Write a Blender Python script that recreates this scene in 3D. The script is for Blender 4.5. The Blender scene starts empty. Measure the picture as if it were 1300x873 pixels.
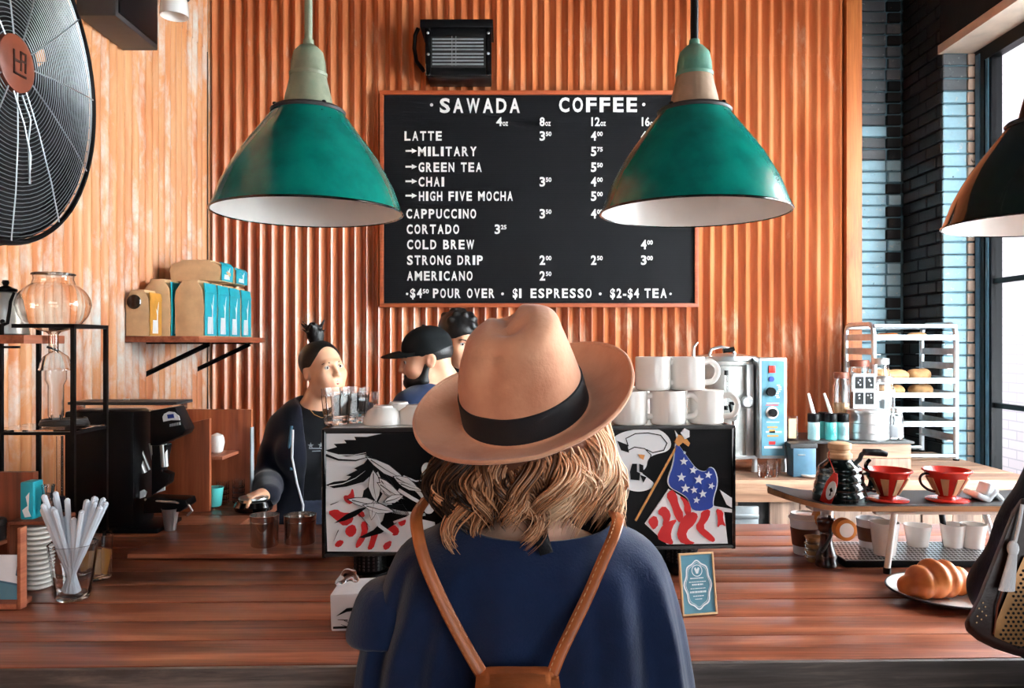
import bpy, bmesh, math, random
import numpy as np
from mathutils import Vector, Matrix, Euler
random.seed(7); np.random.seed(7)
SC = bpy.context.scene
COL = SC.collection
PI = math.pi
ZC = 1.55; F = 1000.0
def R(a): return math.radians(a)
def P(px, py, D): return Vector(((px-650)/F*D, D, ZC-(py-436.5)/F*D))
def C(r, g, b):
    f = lambda c: (c/255/12.92) if c/255 <= .04045 else ((c/255+.055)/1.055)**2.4
    return (f(r), f(g), f(b), 1)

# ------------------------------------------------------------------ camera
cam = bpy.data.cameras.new('camera'); camo = bpy.data.objects.new('camera', cam); COL.objects.link(camo)
camo.location = (0, 0, ZC); camo.rotation_euler = (R(90), 0, 0)
cam.sensor_fit = 'HORIZONTAL'; cam.sensor_width = 36; cam.lens = 36*F/1300
cam.clip_start = .05; cam.clip_end = 200
SC.camera = camo
# ------------------------------------------------------------------ world, lights, exposure
w = bpy.data.worlds.new('sky'); SC.world = w; w.use_nodes = True
bg = w.node_tree.nodes['Background']; bg.inputs[0].default_value = (.80, .90, 1.0, 1); bg.inputs[1].default_value = 2.3
def area(name, loc, target, sx, sy, power, col):
    l = bpy.data.lights.new(name, 'AREA'); l.shape = 'RECTANGLE'; l.size = sx; l.size_y = sy; l.energy = power; l.color = col
    o = bpy.data.objects.new(name, l); COL.objects.link(o); o.location = loc
    o.rotation_euler = (Vector(target)-Vector(loc)).to_track_quat('-Z', 'Z').to_euler(); return o
area('window_daylight', (2.95, 2.3, 2.1), (-1.0, 2.5, 1.6), 2.9, 2.4, 400, (.90, .96, 1.0))
area('front_fill', (1.5, -2.6, 2.0), (-.2, 3, 1.4), 2.6, 2.2, 64, (.95, .98, 1.0))  # unseen soft fill added behind the camera, standing in for shop-front daylight
vs = SC.view_settings; vs.view_transform = 'Standard'; vs.look = 'None'; vs.gamma = 1; vs.use_curve_mapping = False
vs.exposure = .48

# ------------------------------------------------------------------ materials
MATS = {}
def newmat(name):
    m = bpy.data.materials.new(name); m.use_nodes = True; MATS[name] = m
    return m, m.node_tree.nodes, m.node_tree.links, m.node_tree.nodes['Principled BSDF']
def coords(N, L, scale=(1,1,1), rnd=True, kind='Object'):
    tc = N.new('ShaderNodeTexCoord'); mp = N.new('ShaderNodeMapping'); mp.inputs['Scale'].default_value = scale
    L.new(tc.outputs[kind], mp.inputs['Vector'])
    if rnd:
        oi = N.new('ShaderNodeObjectInfo'); mu = N.new('ShaderNodeMath'); mu.operation = 'MULTIPLY'; mu.inputs[1].default_value = 37
        L.new(oi.outputs['Random'], mu.inputs[0])
        cx = N.new('ShaderNodeCombineXYZ')
        for i in range(3): L.new(mu.outputs[0], cx.inputs[i])
        L.new(cx.outputs[0], mp.inputs['Location'])
    return mp.outputs[0]
def noise(N, L, vec, scale, detail=4, rough=.55, dist=0):
    n = N.new('ShaderNodeTexNoise'); n.inputs['Scale'].default_value = scale; n.inputs['Detail'].default_value = detail
    n.inputs['Roughness'].default_value = rough; n.inputs['Distortion'].default_value = dist
    L.new(vec, n.inputs['Vector']); return n.outputs[0]
def ramp(N, L, fac, stops):
    r = N.new('ShaderNodeValToRGB'); e = r.color_ramp.elements
    e[0].position = stops[0][0]; e[0].color = stops[0][1]; e[1].position = stops[-1][0]; e[1].color = stops[-1][1]
    for p, c in stops[1:-1]:
        q = e.new(p); q.color = c
    L.new(fac, r.inputs[0]); return r.outputs[0]
def mix(N, L, fac, a, b, mode='MIX'):
    m = N.new('ShaderNodeMix'); m.data_type = 'RGBA'; m.blend_type = mode
    for s, v in ((m.inputs['Factor'], fac), (m.inputs[6], a), (m.inputs[7], b)):
        if isinstance(v, (int, float)): s.default_value = v
        elif isinstance(v, tuple): s.default_value = v
        else: L.new(v, s)
    return m.outputs[2]
def bump(N, L, b, h, strength=.3, dist=.005):
    bp = N.new('ShaderNodeBump'); bp.inputs['Strength'].default_value = strength; bp.inputs['Distance'].default_value = dist
    L.new(h, bp.inputs['Height']); L.new(bp.outputs[0], b.inputs['Normal'])
def plain(name, col, rough=.5, metal=0, var=.12, vs_=18, bmp=0, bs=60, coat=0, sheen=0):
    m, N, L, b = newmat(name)
    v = coords(N, L); n = noise(N, L, v, vs_)
    dk = tuple(c*(1-var*1.6) for c in col[:3])+(1,); lt = tuple(min(1, c*(1+var)) for c in col[:3])+(1,)
    L.new(ramp(N, L, n, [(.3, dk), (.7, lt)]), b.inputs['Base Color'])
    b.inputs['Roughness'].default_value = rough; b.inputs['Metallic'].default_value = metal
    b.inputs['Coat Weight'].default_value = coat; b.inputs['Sheen Weight'].default_value = sheen
    if bmp: bump(N, L, b, noise(N, L, v, bs), bmp, .002)
    return m
def wood(name, dark, mid, light, axis=0, scale=1.0, rough=.4, bmp=.25, coat=0, knots=True):
    m, N, L, b = newmat(name)
    s = [14, 14, 14]; s[axis] = 1.1
    v = coords(N, L, tuple(k*scale for k in s))
    g = noise(N, L, v, 1.6, 8, .65, .6)
    s2 = [60, 60, 60]; s2[axis] = 2
    v2 = coords(N, L, tuple(k*scale for k in s2)); fine = noise(N, L, v2, 2.0, 3)
    c = ramp(N, L, g, [(.28, dark), (.5, mid), (.72, light)])
    c = mix(N, L, .35, c, ramp(N, L, fine, [(.3, (.35,.3,.28,1)), (.65, (1,1,1,1))]), 'MULTIPLY')
    oi = N.new('ShaderNodeObjectInfo')
    tint = ramp(N, L, oi.outputs['Random'], [(0, (.72,.66,.64,1)), (.5, (1,.96,.93,1)), (1, (1.0,.88,.8,1))])
    c = mix(N, L, 1.0, c, tint, 'MULTIPLY')
    L.new(c, b.inputs['Base Color']); b.inputs['Roughness'].default_value = rough; b.inputs['Coat Weight'].default_value = coat
    b.inputs['Coat Roughness'].default_value = .25
    bump(N, L, b, fine, bmp, .002)
    return m
def glass(name, col=(1,1,1,1), rough=0.0, ior=1.45):
    m, N, L, b = newmat(name); b.inputs['Base Color'].default_value = col
    b.inputs['Transmission Weight'].default_value = 1; b.inputs['Roughness'].default_value = rough; b.inputs['IOR'].default_value = ior
    return m
M = MATS
wood('counter_wood', C(74,36,26), C(146,82,58), C(196,126,92), 0, 1.0, .33, .35, .2)
wood('counter_edge', C(48,42,40), C(92,86,84), C(160,148,142), 0, 1.0, .6, .5)
wood('box_wood', C(88,42,26), C(132,66,40), C(168,92,58), 2, .7, .45)
wood('pale_wood', C(120,86,68), C(176,138,112), C(212,180,152), 0, .8, .6)
wood('grey_wood', C(96,78,70), C(150,126,112), C(186,160,142), 2, .8, .7, .5)
wood('post_wood', C(150,82,40), C(196,116,60), C(216,140,80), 2, .8, .5)
wood('frame_wood', C(150,70,36), C(186,92,50), C(206,112,64), 0, 1, .5)
wood('shelf_wood', C(120,62,40), C(170,96,66), C(196,128,92), 1, 1, .55)
wood('walnut', C(30,14,10), C(54,26,18), C(80,40,28), 2, 1, .25, .1, .5)
wood('deck_wood', C(130,84,50), C(190,140,96), C(214,170,124), 0, 1, .4)
plain('black_metal', C(16,16,18), .38, .6)
plain('black_plastic', C(14,14,16), .35)
plain('black_gloss', C(10,10,12), .12, 0, .1, 10, 0, 60, .6)
wood('cubby_wood', C(120,58,34), C(168,88,52), C(196,120,76), 2, .7, .45)
plain('fan_black', C(18,17,18), .7)
plain('dark_grey', C(44,42,42), .5)
plain('steel', C(214,216,216), .28, .85, .06, 8)
plain('chrome', C(226,226,226), .14, 1, .03, 8)
plain('brushed_steel', C(220,222,220), .38, .75, .08, 30)
plain('aluminium', C(206,214,218), .34, .85)
plain('aluminium_satin', C(222,224,220), .5, .6)
plain('pale_teal', C(176,216,218), .3, 0, .04)
plain('white_enamel', C(240,236,230), .3, 0, .03, 12)
plain('ceramic', C(250,246,240), .18, 0, .03, 8, 0, 60, .3)
plain('paper_white', C(232,234,238), .7, 0, .04, 20, .1)
plain('straw_paper', C(214,222,232), .6, 0, .04, 30)
plain('red_plastic', C(196,40,30), .25, 0, .06, 12, 0, 60, .3)
plain('teal_paper', C(20,160,176), .5, 0, .08, 14, .1, 40)
plain('kraft', C(208,168,124), .75, 0, .1, 14, .35, 30)
plain('gold_print', C(196,136,50), .5)
plain('navy_cloth', C(18,36,70), .85, 0, .2, 9, .35, 260, 0, .25)
plain('dark_navy', C(13,17,34), .85, 0, .2, 9, .3, 240, 0, .2)
plain('tee_black', C(18,18,22), .85, 0, .2, 9, .3, 240)
plain('jeans', C(26,34,56), .85, 0, .2, 40, .3, 300)
plain('shoe', C(30,28,28), .6)
plain('cap_cloth', C(16,20,22), .8, 0, .2, 20, .3, 300)
plain('leather_tan', C(176,98,50), .42, 0, .18, 22, .25, 120)
plain('bronze_leather', C(150,108,66), .35, .5, .2, 20)
plain('leather_brown', C(44,22,18), .38, 0, .2, 16, .25, 90)
plain('ribbon', C(18,20,26), .7, 0, .1, 20, .2, 400)
plain('hair_black', C(14,11,12), .45, 0, .2, 60, .5, 200)
plain('felt_dark', C(120,60,40), .9)
plain('teal_panel', C(88,140,158), .35)
plain('blue_box', C(70,108,130), .4)
plain('teal_liquid', C(96,206,200), .25, 0, .04)
plain('coffee_brown', C(110,62,38), .6)
plain('pastry_dark', C(54,28,20), .5, 0, .3, 60, .6, 80)
plain('bread', C(206,156,104), .7, 0, .2, 30, .5, 60)
plain('print_white', C(236,240,242), .5, 0, .02)
plain('print_black', C(8,8,10), .4, 0, .02)
plain('print_red', C(202,32,34), .4, 0, .03)
plain('print_blue', C(30,60,150), .4, 0, .03)
plain('print_gold', C(204,140,70), .4, 0, .03)
plain('print_orange', C(214,130,50), .4)
plain('print_grey', C(150,156,160), .5)
plain('menu_black', C(15,15,18), .55, 0, .1, 30, .15, 200)
plain('letters', C(250,248,244), .45, 0, .01)
plain('ceiling_dark', C(30,26,26), .9)
plain('plaster', C(214,196,178), .85, 0, .12, 6, .4, 14)
plain('floor_concrete', C(92,82,76), .6, 0, .2, 3)
plain('mortar_pale', C(104,136,148), .9, 0, .3, 8, .5)
plain('mortar', C(20,18,20), .95, 0, .3, 10, .5)
plain('cork', C(206,166,124), .7, 0, .12, 50, .3)
plain('white_skin', C(222,160,128), .5, 0, .05, 10)
plain('eye_white', C(230,225,220), .2, 0, .02)
plain('iris', C(30,18,12), .1, 0, .02)
plain('lip', C(178,92,80), .4, 0, .05)
plain('enamel_blackish', C(14,26,24), .12, 0, .05, 8, 0, 60, .6)
glass('clear_glass'); glass('amber_glass', (1,.93,.86,1)); glass('frosted_plastic', (.95,.98,1,1), .12, 1.3); glass('window_glass', (.97,1,1,1), 0, 1.02)
def skin(name, a, b_):
    m, N, L, b = newmat(name); v = coords(N, L, rnd=False); n = noise(N, L, v, 14)
    L.new(ramp(N, L, n, [(.3, a), (.7, b_)]), b.inputs['Base Color']); b.inputs['Roughness'].default_value = .48
    b.inputs['Subsurface Weight'].default_value = .12; b.inputs['Subsurface Radius'].default_value = (.01,.004,.002); b.inputs['Subsurface Scale'].default_value = .5
skin('skin_light', C(232,178,150), C(242,196,170)); skin('skin_warm', C(224,164,130), C(238,186,152)); skin('skin_tan', C(206,146,114), C(224,168,136))
for n_ in ('menu_black', 'print_black', 'black_plastic', 'fan_black', 'tee_black', 'cap_cloth', 'dark_navy', 'navy_cloth'): MATS[n_].node_tree.nodes['Principled BSDF'].inputs['Specular IOR Level'].default_value = .18
# rusty corrugated metal
def corr(name, stops, wstops, streak, rough, patch=.62, grime=None):
    m, N, L, b = newmat(name)
    v = coords(N, L, (5, 5, .7), False); n = noise(N, L, v, 1.3, 6, .62, .5)
    c = ramp(N, L, n, stops)
    v2 = coords(N, L, (1.9, 1.9, .8), False); n2 = noise(N, L, v2, 2.1, 7, .66, .3)
    fac = ramp(N, L, n2, [(patch, (0,0,0,1)), (patch+.16, (1,1,1,1))])
    c = mix(N, L, fac, c, wstops)
    v3 = coords(N, L, (40, 40, 1.5), False); n3 = noise(N, L, v3, 1.0, 4)
    c = mix(N, L, streak, c, ramp(N, L, n3, [(.35, (.5,.4,.36,1)), (.62, (1,1,1,1))]), 'MULTIPLY')
    L.new(c, b.inputs['Base Color']); b.inputs['Roughness'].default_value = rough
    bump(N, L, b, n3, .12, .002)
corr('rust_back', [(.25, C(156,76,42)), (.5, C(196,110,64)), (.75, C(222,152,104))], C(232,206,180), .22, .30, .58)
MATS['rust_back'].node_tree.nodes['Principled BSDF'].inputs['Coat Weight'].default_value = .5; MATS['rust_back'].node_tree.nodes['Principled BSDF'].inputs['Coat Roughness'].default_value = .28
corr('rust_side', [(.25, C(190,100,48)), (.5, C(208,138,84)), (.75, C(216,168,124))], C(208,206,198), .3, .5, .50)
# hat felt
m, N, L, b = newmat('felt'); v = coords(N, L, rnd=False); n = noise(N, L, v, 9, 5)
L.new(ramp(N, L, n, [(.32, C(206,136,102)), (.55, C(226,164,128)), (.75, C(232,176,142))]), b.inputs['Base Color'])
b.inputs['Roughness'].default_value = .9; b.inputs['Sheen Weight'].default_value = .3; bump(N, L, b, noise(N, L, v, 120, 6), .5, .002)
# lock-coloured hair
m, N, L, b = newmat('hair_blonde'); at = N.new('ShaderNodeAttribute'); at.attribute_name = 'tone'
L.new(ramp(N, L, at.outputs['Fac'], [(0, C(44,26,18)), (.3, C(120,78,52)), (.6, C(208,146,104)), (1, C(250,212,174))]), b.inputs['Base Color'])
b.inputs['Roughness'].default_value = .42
# lamp green
m, N, L, b = newmat('lamp_green'); v = coords(N, L, rnd=False); n = noise(N, L, v, 14, 5)
c = ramp(N, L, n, [(.25, C(0,92,82)), (.6, C(0,118,104)), (.8, C(8,128,112))])
n2 = noise(N, L, v, 42, 3); c = mix(N, L, ramp(N, L, n2, [(.72, (0,0,0,1)), (.75, (1,1,1,1))]), c, C(30,26,24))
L.new(c, b.inputs['Base Color']); b.inputs['Roughness'].default_value = .22; b.inputs['Coat Weight'].default_value = .25
def patina(name, a, bb, cc):
    m, N, L, b = newmat(name); v = coords(N, L, rnd=False); n = noise(N, L, v, 12, 6)
    L.new(ramp(N, L, n, [(.3, a), (.5, bb), (.7, cc)]), b.inputs['Base Color']); b.inputs['Roughness'].default_value = .55
    bump(N, L, b, noise(N, L, v, 60), .3, .003)
patina('cast_green', C(96,104,84), C(132,136,112), C(112,132,108)); patina('cast_teal', C(70,96,84), C(84,136,116), C(120,124,100)); patina('cast_brown', C(128,104,84), C(156,128,104), C(176,142,118))
patina('pastry', C(176,84,34), C(206,112,50), C(228,150,86))
# old chipped bricks, the blue ones painted
def brickmat(name, paint, under, dark, thr):
    m, N, L, b = newmat(name); v = coords(N, L, (1,1,1)); n = noise(N, L, v, 22, 6, .7)
    c = ramp(N, L, n, [(.3, paint), (.6, tuple(min(1, k*1.12) for k in paint[:3])+(1,))])
    f = ramp(N, L, noise(N, L, v, 34, 5, .7), [(thr, (0,0,0,1)), (thr+.02, (1,1,1,1))])
    c = mix(N, L, f, c, under)
    f = ramp(N, L, noise(N, L, v, 26, 5, .7, 1), [(.66, (0,0,0,1)), (.68, (1,1,1,1))])
    c = mix(N, L, f, c, dark)
    L.new(c, b.inputs['Base Color']); b.inputs['Roughness'].default_value = .6; bump(N, L, b, noise(N, L, v, 50), .5, .004)
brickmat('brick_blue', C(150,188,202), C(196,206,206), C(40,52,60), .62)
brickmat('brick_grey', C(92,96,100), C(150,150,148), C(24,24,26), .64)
brickmat('brick_black', C(14,12,14), C(150,112,92), C(8,8,9), .70)
brickmat('brick_cream', C(206,180,162), C(226,210,198), C(60,40,34), .62)
# far brick facade
m, N, L, b = newmat('facade'); v = coords(N, L, (1,1,1), False); sp = N.new('ShaderNodeSeparateXYZ'); L.new(v, sp.inputs[0])
cb = N.new('ShaderNodeCombineXYZ'); L.new(sp.outputs[1], cb.inputs[0]); L.new(sp.outputs[2], cb.inputs[1])
bt = N.new('ShaderNodeTexBrick'); L.new(cb.outputs[0], bt.inputs['Vector']); bt.inputs['Scale'].default_value = 1
bt.inputs['Brick Width'].default_value = .3; bt.inputs['Row Height'].default_value = .11; bt.inputs['Mortar Size'].default_value = .008
bt.inputs['Color1'].default_value = C(236,214,212); bt.inputs['Color2'].default_value = C(222,200,200); bt.inputs['Mortar'].default_value = C(202,184,186)
L.new(bt.outputs[0], b.inputs['Base Color']); b.inputs['Roughness'].default_value = .9

# ------------------------------------------------------------------ geometry kit
class G:
    def __init__(s): s.v = []; s.f = []; s.m = []
    def add(s, vs, fs, mi=0, T=None):
        n = len(s.v)
        s.v += [tuple((T @ Vector(v)) if T is not None else v) for v in vs]
        s.f += [tuple(i+n for i in f) for f in fs]; s.m += [mi]*len(fs); return s
    def box(s, x0, x1, y0, y1, z0, z1, mi=0, T=None):
        vs = [(x,y,z) for z in (z0,z1) for y in (y0,y1) for x in (x0,x1)]
        return s.add(vs, [(0,2,3,1),(4,5,7,6),(0,1,5,4),(2,6,7,3),(0,4,6,2),(1,3,7,5)], mi, T)
    def lathe(s, prof, n=32, mi=0, T=None, cx=0, cy=0, cz=0, closed=False):
        vs = []; fs = []
        for r, z in prof:
            for k in range(n):
                a = 2*PI*k/n; vs.append((cx+r*math.cos(a), cy+r*math.sin(a), cz+z))
        m_ = len(prof)
        for i in range(m_-1 if not closed else m_):
            j = (i+1) % m_
            for k in range(n):
                q = (k+1) % n; fs.append((i*n+k, i*n+q, j*n+q, j*n+k))
        if not closed:
            if prof[0][0] > 1e-5: fs.append(tuple(range(n))[::-1])
            if prof[-1][0] > 1e-5: fs.append(tuple((m_-1)*n+k for k in range(n)))
        return s.add(vs, fs, mi, T)
    def cyl(s, a, b, r1, r2=None, n=12, mi=0):
        r2 = r1 if r2 is None else r2; return s.tube([a, b], [r1, r2], n, mi)
    def tube(s, pts, rad, n=8, mi=0, closed=False, flat=1.0):
        pts = [Vector(p) for p in pts]; L_ = len(pts)
        if not isinstance(rad, (list, tuple)): rad = [rad]*L_
        vs = []; up = None
        for i, p in enumerate(pts):
            if closed: t = pts[(i+1) % L_]-pts[i-1]
            else: t = pts[min(i+1, L_-1)]-pts[max(i-1, 0)]
            t = t.normalized() if t.length > 1e-9 else Vector((0,0,1))
            if up is None:
                up = Vector((0,0,1)) if abs(t.z) < .9 else Vector((1,0,0))
            u = t.cross(up); u = u.normalized() if u.length > 1e-6 else t.orthogonal().normalized()
            w_ = u.cross(t).normalized(); up = w_
            for k in range(n):
                a = 2*PI*k/n; vs.append(tuple(p+u*math.cos(a)*rad[i]+w_*math.sin(a)*rad[i]*flat))
        fs = []
        for i in range(L_ if closed else L_-1):
            j = (i+1) % L_
            for k in range(n):
                q = (k+1) % n; fs.append((i*n+k, i*n+q, j*n+q, j*n+k))
        if not closed:
            fs.append(tuple(range(n))[::-1]); fs.append(tuple((L_-1)*n+k for k in range(n)))
        return s.add(vs, fs, mi)
    def ell(s, c, r, T=None, n=16, m_=10, mi=0):
        prof = [(max(math.sin(PI*i/m_), 1e-6), -math.cos(PI*i/m_)) for i in range(m_+1)]
        g = G().lathe(prof, n); Tm = Matrix.Translation(c) @ (T.to_4x4() if T is not None else Matrix.Identity(4)) @ Matrix.Diagonal((r[0], r[1], r[2], 1))
        return s.add(g.v, g.f, mi, Tm)
    def prism(s, poly, d, fn, mi=0):
        # poly of 2D points mapped by fn(u,v,offset); front offset d, back offset 0
        n = len(poly); ar = sum(poly[i][0]*poly[(i+1) % n][1]-poly[(i+1) % n][0]*poly[i][1] for i in range(n))
        if ar < 0: poly = poly[::-1]
        vs = [tuple(fn(u, v, d)) for u, v in poly]+[tuple(fn(u, v, 0)) for u, v in poly]
        fs = [tuple(range(n)), tuple(range(2*n-1, n-1, -1))]+[(i, i+n, (i+1) % n+n, (i+1) % n) for i in range(n)]
        return s.add(vs, fs, mi)
def wloc(o):
    v = Vector((0,0,0))
    while o is not None: v += o.location; o = o.parent
    return v
def make(g, name, mat, parent=None, smooth=False, bevel=0, loc=None, auto=35, kind=None, label=None, segs=2, at=None):
    """g: world coordinates; object origin at `at` (or the parent's origin)"""
    me = bpy.data.meshes.new(name)
    org = Vector(at) if at is not None else (wloc(parent) if parent is not None else Vector((0,0,0)))
    me.from_pydata([tuple(Vector(v)-org) for v in g.v], [], g.f)
    mats = mat if isinstance(mat, (list, tuple)) else [mat]
    for k in mats: me.materials.append(MATS[k])
    if len(mats) > 1: me.polygons.foreach_set('material_index', g.m)
    bm = bmesh.new(); bm.from_mesh(me)
    bmesh.ops.recalc_face_normals(bm, faces=bm.faces)
    if bevel:
        es = [e for e in bm.edges if len(e.link_faces) == 2 and e.calc_face_angle(0) > R(30)]
        bmesh.ops.bevel(bm, geom=es, offset=bevel, segments=segs, affect='EDGES', profile=.6, clamp_overlap=True)
    if smooth or bevel:
        for f_ in bm.faces: f_.smooth = True
        for e in bm.edges:
            if len(e.link_faces) == 2 and e.calc_face_angle(0) > R(auto): e.smooth = False
    bm.to_mesh(me); bm.free()
    o = bpy.data.objects.new(name, me); COL.objects.link(o)
    if parent is not None: o.parent = parent; o.location = org-wloc(parent)
    else: o.location = org
    if kind: o['kind'] = kind
    if label: o['label'] = label
    return o
def tag(o, label, cat, group=None):
    o['label'] = label; o['category'] = cat
    if group: o['group'] = group
    return o
def thing(name, label, cat, loc, group=None, rz=0):
    o = bpy.data.objects.new(name, None); COL.objects.link(o); o.empty_display_size = .05; o.location = loc; o.rotation_euler = (0,0,rz)
    return tag(o, label, cat, group)
def inst(name, me, parent, loc, rot=(0,0,0), scale=(1,1,1)):
    o = bpy.data.objects.new(name, me); COL.objects.link(o); o.parent = parent; o.location = loc; o.rotation_euler = rot; o.scale = scale; return o
def dup(root, loc, label=None, rz=None):
    kids = {}
    for o in bpy.data.objects:
        if o.parent is not None: kids.setdefault(o.parent.name, []).append(o)
    r = root.copy(); COL.objects.link(r); r.location = loc
    if rz is not None: r.rotation_euler = (0,0,rz)
    if label: r['label'] = label
    for ch in kids.get(root.name, []):
        c = ch.copy(); COL.objects.link(c); c.parent = r
        for g_ in kids.get(ch.name, []):
            d = g_.copy(); COL.objects.link(d); d.parent = c
    return r

# ------------------------------------------------------------------ signed-distance modeller for bodies
def cap(a, ra, b_, rb, k=.02, op=0): return ('c', np.array(a, float), ra, np.array(b_, float), rb, k, op)
def eli(c, r, Rm=None, k=.02, op=0): return ('e', np.array(c, float), np.array(r, float), None if Rm is None else np.array(Rm.to_3x3()), k, op)
def rbx(c, h, Rm=None, rd=.01, k=.01, op=0): return ('b', np.array(c, float), np.array(h, float), None if Rm is None else np.array(Rm.to_3x3()), rd, k, op)
def sdf(prims, h):
    bb = []
    for p in prims:
        if p[0] == 'c':
            lo = np.minimum(p[1]-p[2], p[3]-p[4]); hi = np.maximum(p[1]+p[2], p[3]+p[4]); k = p[5]
        elif p[0] == 'e':
            rr = p[2].max() if p[3] is not None else p[2]; lo = p[1]-rr; hi = p[1]+rr; k = p[4]
        else:
            rr = np.linalg.norm(p[2])+p[4]; lo = p[1]-rr; hi = p[1]+rr; k = p[5]
        bb.append((lo, hi, k))
    LO = np.min([b_[0] for b_, p in zip(bb, prims) if p[-1] == 0], axis=0)-.03; HI = np.max([b_[1] for b_, p in zip(bb, prims) if p[-1] == 0], axis=0)+.03
    n = np.ceil((HI-LO)/h).astype(int)+1
    Fd = np.full(n, .2, np.float32)
    for p, (lo, hi, k) in zip(prims, bb):
        mg = k+3*h; i0 = np.clip(np.floor((lo-mg-LO)/h).astype(int), 0, n-1); i1 = np.clip(np.ceil((hi+mg-LO)/h).astype(int)+1, 1, n)
        if (i1 <= i0).any(): continue
        ax = [np.arange(i0[d], i1[d], dtype=np.float32)*h+LO[d] for d in range(3)]
        X = ax[0][:,None,None]; Y = ax[1][None,:,None]; Z = ax[2][None,None,:]
        if p[0] == 'c':
            ba = p[3]-p[1]; L2 = max(ba@ba, 1e-12)
            px, py, pz = X-p[1][0], Y-p[1][1], Z-p[1][2]
            t = np.clip((px*ba[0]+py*ba[1]+pz*ba[2])/L2, 0, 1)
            d = np.sqrt((px-t*ba[0])**2+(py-t*ba[1])**2+(pz-t*ba[2])**2)-(p[2]+t*(p[4]-p[2]))
        else:
            px, py, pz = X-p[1][0], Y-p[1][1], Z-p[1][2]
            if p[3] is not None:
                m_ = p[3]; px, py, pz = (m_[0,0]*px+m_[1,0]*py+m_[2,0]*pz, m_[0,1]*px+m_[1,1]*py+m_[2,1]*pz, m_[0,2]*px+m_[1,2]*py+m_[2,2]*pz)
            if p[0] == 'e':
                r = p[2]; k0 = np.sqrt((px/r[0])**2+(py/r[1])**2+(pz/r[2])**2); k1 = np.sqrt((px/r[0]**2)**2+(py/r[1]**2)**2+(pz/r[2]**2)**2)
                d = k0*(k0-1)/np.maximum(k1, 1e-6)
            else:
                hb = p[2]; qx, qy, qz = abs(px)-hb[0], abs(py)-hb[1], abs(pz)-hb[2]
                d = np.sqrt(np.maximum(qx,0)**2+np.maximum(qy,0)**2+np.maximum(qz,0)**2)+np.minimum(np.maximum(qx,np.maximum(qy,qz)),0)-p[4]
        sl = tuple(slice(i0[q], i1[q]) for q in range(3)); A = Fd[sl]
        if p[-1] == 0:
            hh = np.maximum(k-abs(A-d), 0)/k; Fd[sl] = np.minimum(A, d)-hh*hh*k/4
        else:
            d = -d; hh = np.maximum(k-abs(A-d), 0)/k; Fd[sl] = np.maximum(A, d)+hh*hh*k/4
    return nets(Fd, LO, h)
def nets(Fd, LO, h):
    ins = Fd < 0
    c = sum(ins[a:Fd.shape[0]-1+a, b_:Fd.shape[1]-1+b_, d:Fd.shape[2]-1+d].astype(np.int8) for a in (0,1) for b_ in (0,1) for d in (0,1))
    act = np.argwhere((c > 0) & (c < 8)); idx = np.full(c.shape, -1, np.int64); idx[tuple(act.T)] = np.arange(len(act))
    acc = np.zeros((len(act), 3)); cnt = np.zeros(len(act))
    cs = [(a,b_,d) for a in (0,1) for b_ in (0,1) for d in (0,1)]
    for p in cs:
        for ax in range(3):
            if p[ax] == 0:
                q = list(p); q[ax] = 1
                f0 = Fd[act[:,0]+p[0], act[:,1]+p[1], act[:,2]+p[2]]; f1 = Fd[act[:,0]+q[0], act[:,1]+q[1], act[:,2]+q[2]]
                mk = (f0 < 0) != (f1 < 0); t = np.where(mk, f0/np.where(mk, f0-f1, 1), 0)
                pt = np.array(p, float)[None,:].repeat(len(act), 0); pt[:,ax] += t
                acc += pt*mk[:,None]; cnt += mk
    V = (act+acc/np.maximum(cnt,1)[:,None])*h+LO
    Q = []
    for ax in range(3):
        a0 = [slice(None)]*3; a1 = [slice(None)]*3; a0[ax] = slice(0,-1); a1[ax] = slice(1,None)
        x = ins[tuple(a0)] != ins[tuple(a1)]; e = np.argwhere(x)
        o1, o2 = (ax+1) % 3, (ax+2) % 3
        e = e[(e[:,o1] > 0) & (e[:,o2] > 0) & (e[:,o1] < c.shape[o1]) & (e[:,o2] < c.shape[o2])]
        def g_(da, db):
            t = e.copy(); t[:,o1] -= da; t[:,o2] -= db; return idx[tuple(t.T)]
        q = np.stack([g_(1,1), g_(0,1), g_(0,0), g_(1,0)], 1)
        fl = ins[tuple(e.T)]; q[~fl] = q[~fl][:,::-1]
        Q.append(q[(q >= 0).all(1)])
    return V, np.concatenate(Q)
def smesh(prims, h, name, mat, parent, smooth_it=1, label=None):
    V, Q = sdf(prims, h)
    if smooth_it:
        for _ in range(smooth_it):
            s_ = np.zeros_like(V); n_ = np.zeros(len(V))
            for a in range(4):
                b_ = (a+1) % 4
                np.add.at(s_, Q[:,a], V[Q[:,b_]]); np.add.at(n_, Q[:,a], 1)
                np.add.at(s_, Q[:,b_], V[Q[:,a]]); np.add.at(n_, Q[:,b_], 1)
            V = V*.5+.5*s_/np.maximum(n_,1)[:,None]
    org = np.array(wloc(parent)) if parent is not None else np.zeros(3)
    me = bpy.data.meshes.new(name); me.from_pydata((V-org).tolist(), [], Q.tolist())
    me.materials.append(MATS[mat]); me.polygons.foreach_set('use_smooth', [True]*len(me.polygons)); me.update()
    o = bpy.data.objects.new(name, me); COL.objects.link(o); o.parent = parent
    if label: o['label'] = label
    return o

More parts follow.
